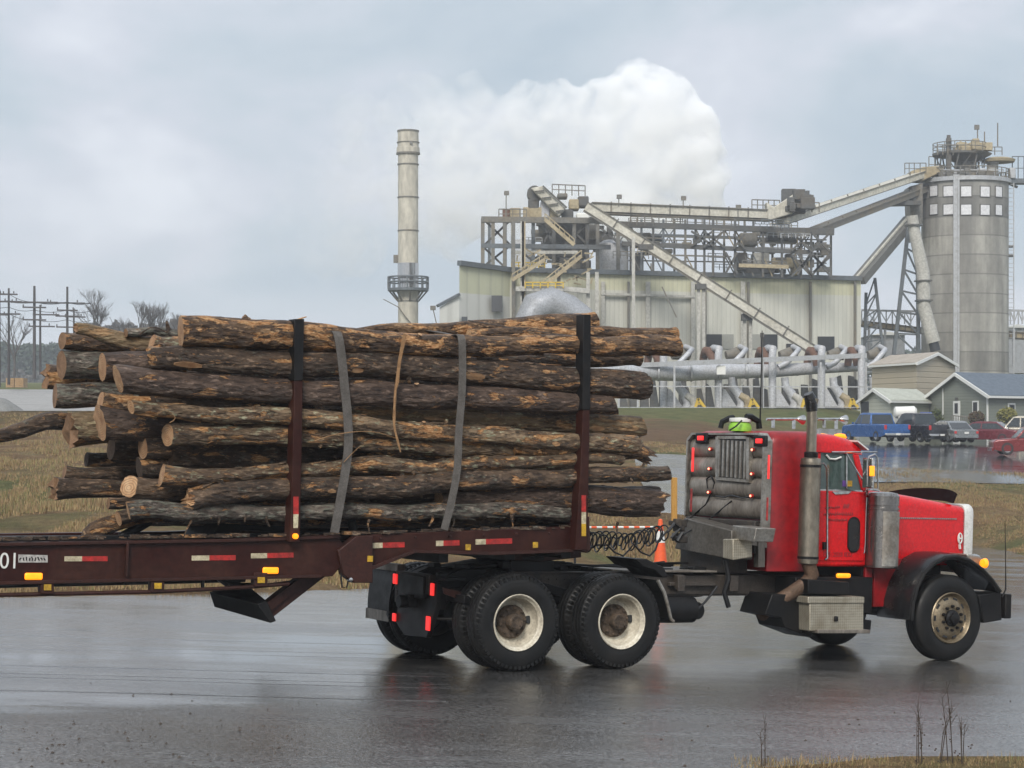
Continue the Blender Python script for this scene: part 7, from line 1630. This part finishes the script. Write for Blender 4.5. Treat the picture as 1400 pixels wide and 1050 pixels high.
den=mth(nt,'MULTIPLY',mth(nt,'ADD',mth(nt,'MULTIPLY',ramp(nt,n1,[(.38,0),(.60,1)]),.9),mth(nt,'MULTIPLY',ramp(nt,xf.outputs[0],[(.6,0),(.9,1)]),.35)),ramp(nt,xf.outputs[0],[(0,.04),(.3,.20),(.6,.38),(.8,.6),(1,1)])); n3_=noi(nt,coords(nt,'Object',(.26,.26,.26)),1,4,.6,.6); den=mth(nt,'MULTIPLY',den,ramp(nt,n3_,[(.40,.12),(.56,1)])); nt.links.new(mth(nt,'MULTIPLY',den,STEAM),pv.inputs['Density']) 
me.materials.append(m_)
# ------------------------------------------------------------ WORLD, SUN, HAZE, CAMERA
wd=bpy.data.worlds.new('World'); sc.world=wd; wd.use_nodes=True; nt=wd.node_tree; bg=nt.nodes['Background']
sky=nt.nodes.new('ShaderNodeTexSky'); sky.sky_type='NISHITA'; sky.sun_disc=False; sky.sun_elevation=math.radians(38); sky.sun_rotation=math.radians(192); sky.dust_density=4
tc=nt.nodes.new('ShaderNodeTexCoord')
def wm(s,l=(0,0,0)):
    q=nt.nodes.new('ShaderNodeMapping'); q.inputs['Scale'].default_value=s; q.inputs['Location'].default_value=l; nt.links.new(tc.outputs['Generated'],q.inputs[0]); return q.outputs[0]
n1=noi(nt,wm((5,5,11),(SKX,0,SKZ)),1,4,.5,.4); n2=noi(nt,wm((14,14,30)),1,5,.6)
f=mth(nt,'ADD',mth(nt,'MULTIPLY',n1,.8),mth(nt,'MULTIPLY',n2,.2))
cl=ramp(nt,f,[(.38,(.40,.48,.555)),(.47,(.48,.545,.61)),(.55,(.57,.605,.675)),(.64,(.70,.73,.79))])
sp2=nt.nodes.new('ShaderNodeSeparateXYZ'); nt.links.new(tc.outputs['Generated'],sp2.inputs[0])
up=ramp(nt,sp2.outputs[2],[(0,1.0),(.20,1.0),(.45,1.15),(1.0,1.3)])
hz=ramp(nt,sp2.outputs[2],[(0,.55),(.07,.2),(.14,0)])
cl=mixc(nt,hz,cl,(.66,.695,.75))
up2=nt.nodes.new('ShaderNodeVectorMath'); up2.operation='SCALE'; nt.links.new(cl,up2.inputs[0]); nt.links.new(up,up2.inputs['Scale'])
sk2=nt.nodes.new('ShaderNodeVectorMath'); sk2.operation='SCALE'; nt.links.new(sky.outputs[0],sk2.inputs[0]); sk2.inputs['Scale'].default_value=.07
nt.links.new(mixc(nt,.92,sk2.outputs[0],up2.outputs[0]),bg.inputs[0]); bg.inputs[1].default_value=1.0
sl=bpy.data.lights.new('sun','SUN'); sl.energy=2.4; sl.angle=math.radians(22); sl.color=(1,.95,.88); so=bpy.data.objects.new('sun',sl); COL.objects.link(so)
az=math.radians(192); el=math.radians(38)  # from behind-right of the camera
dirv=Vector((math.sin(az)*math.cos(el),math.cos(az)*math.cos(el),math.sin(el))); so.rotation_euler=dirv.to_track_quat('Z','Y').to_euler(); so.location=(20,-10,30)
if HAZE:
    m=MB(); m.box((-600,-40,-6),(600,780,75)); hzo=m.build('haze',None.__class__ and bpy.data.materials.new('haze_air'),smooth=False); hzo['kind']='stuff'; hzo['label']='thin wet mist lying over the whole site'; hzo['category']='haze'
    hm=bpy.data.materials['haze_air']; hm.use_nodes=True; nt=hm.node_tree; nt.nodes.clear(); out=nt.nodes.new('ShaderNodeOutputMaterial'); pv=nt.nodes.new('ShaderNodeVolumePrincipled'); nt.links.new(pv.outputs[0],out.inputs['Volume']); pv.inputs['Density'].default_value=HAZE; pv.inputs['Color'].default_value=(.90,.94,1,1); pv.inputs['Anisotropy'].default_value=.2
cam=bpy.data.cameras.new('camera'); cam.sensor_width=36; cam.lens=36*F/1400; cam.shift_y=(HY-525)/1400; cam.clip_end=6000; co=bpy.data.objects.new('camera',cam); COL.objects.link(co); co.location=CAMP; co.rotation_euler=(math.radians(90),0,0); sc.camera=co
sc.view_settings.view_transform='Standard'; sc.view_settings.look='None'; sc.view_settings.exposure=EXPO; sc.view_settings.gamma=1
sc.cycles.max_bounces=14; sc.cycles.diffuse_bounces=3; sc.cycles.glossy_bounces=3; sc.cycles.transmission_bounces=2; sc.cycles.volume_bounces=12; sc.cycles.volume_step_rate=2; sc.cycles.volume_preview_step_rate=2; sc.cycles.volume_max_steps=96
sc.cycles.caustics_reflective=False; sc.cycles.caustics_refractive=False
for o in list(bpy.data.objects):
    if '_loc' in o: del o['_loc']
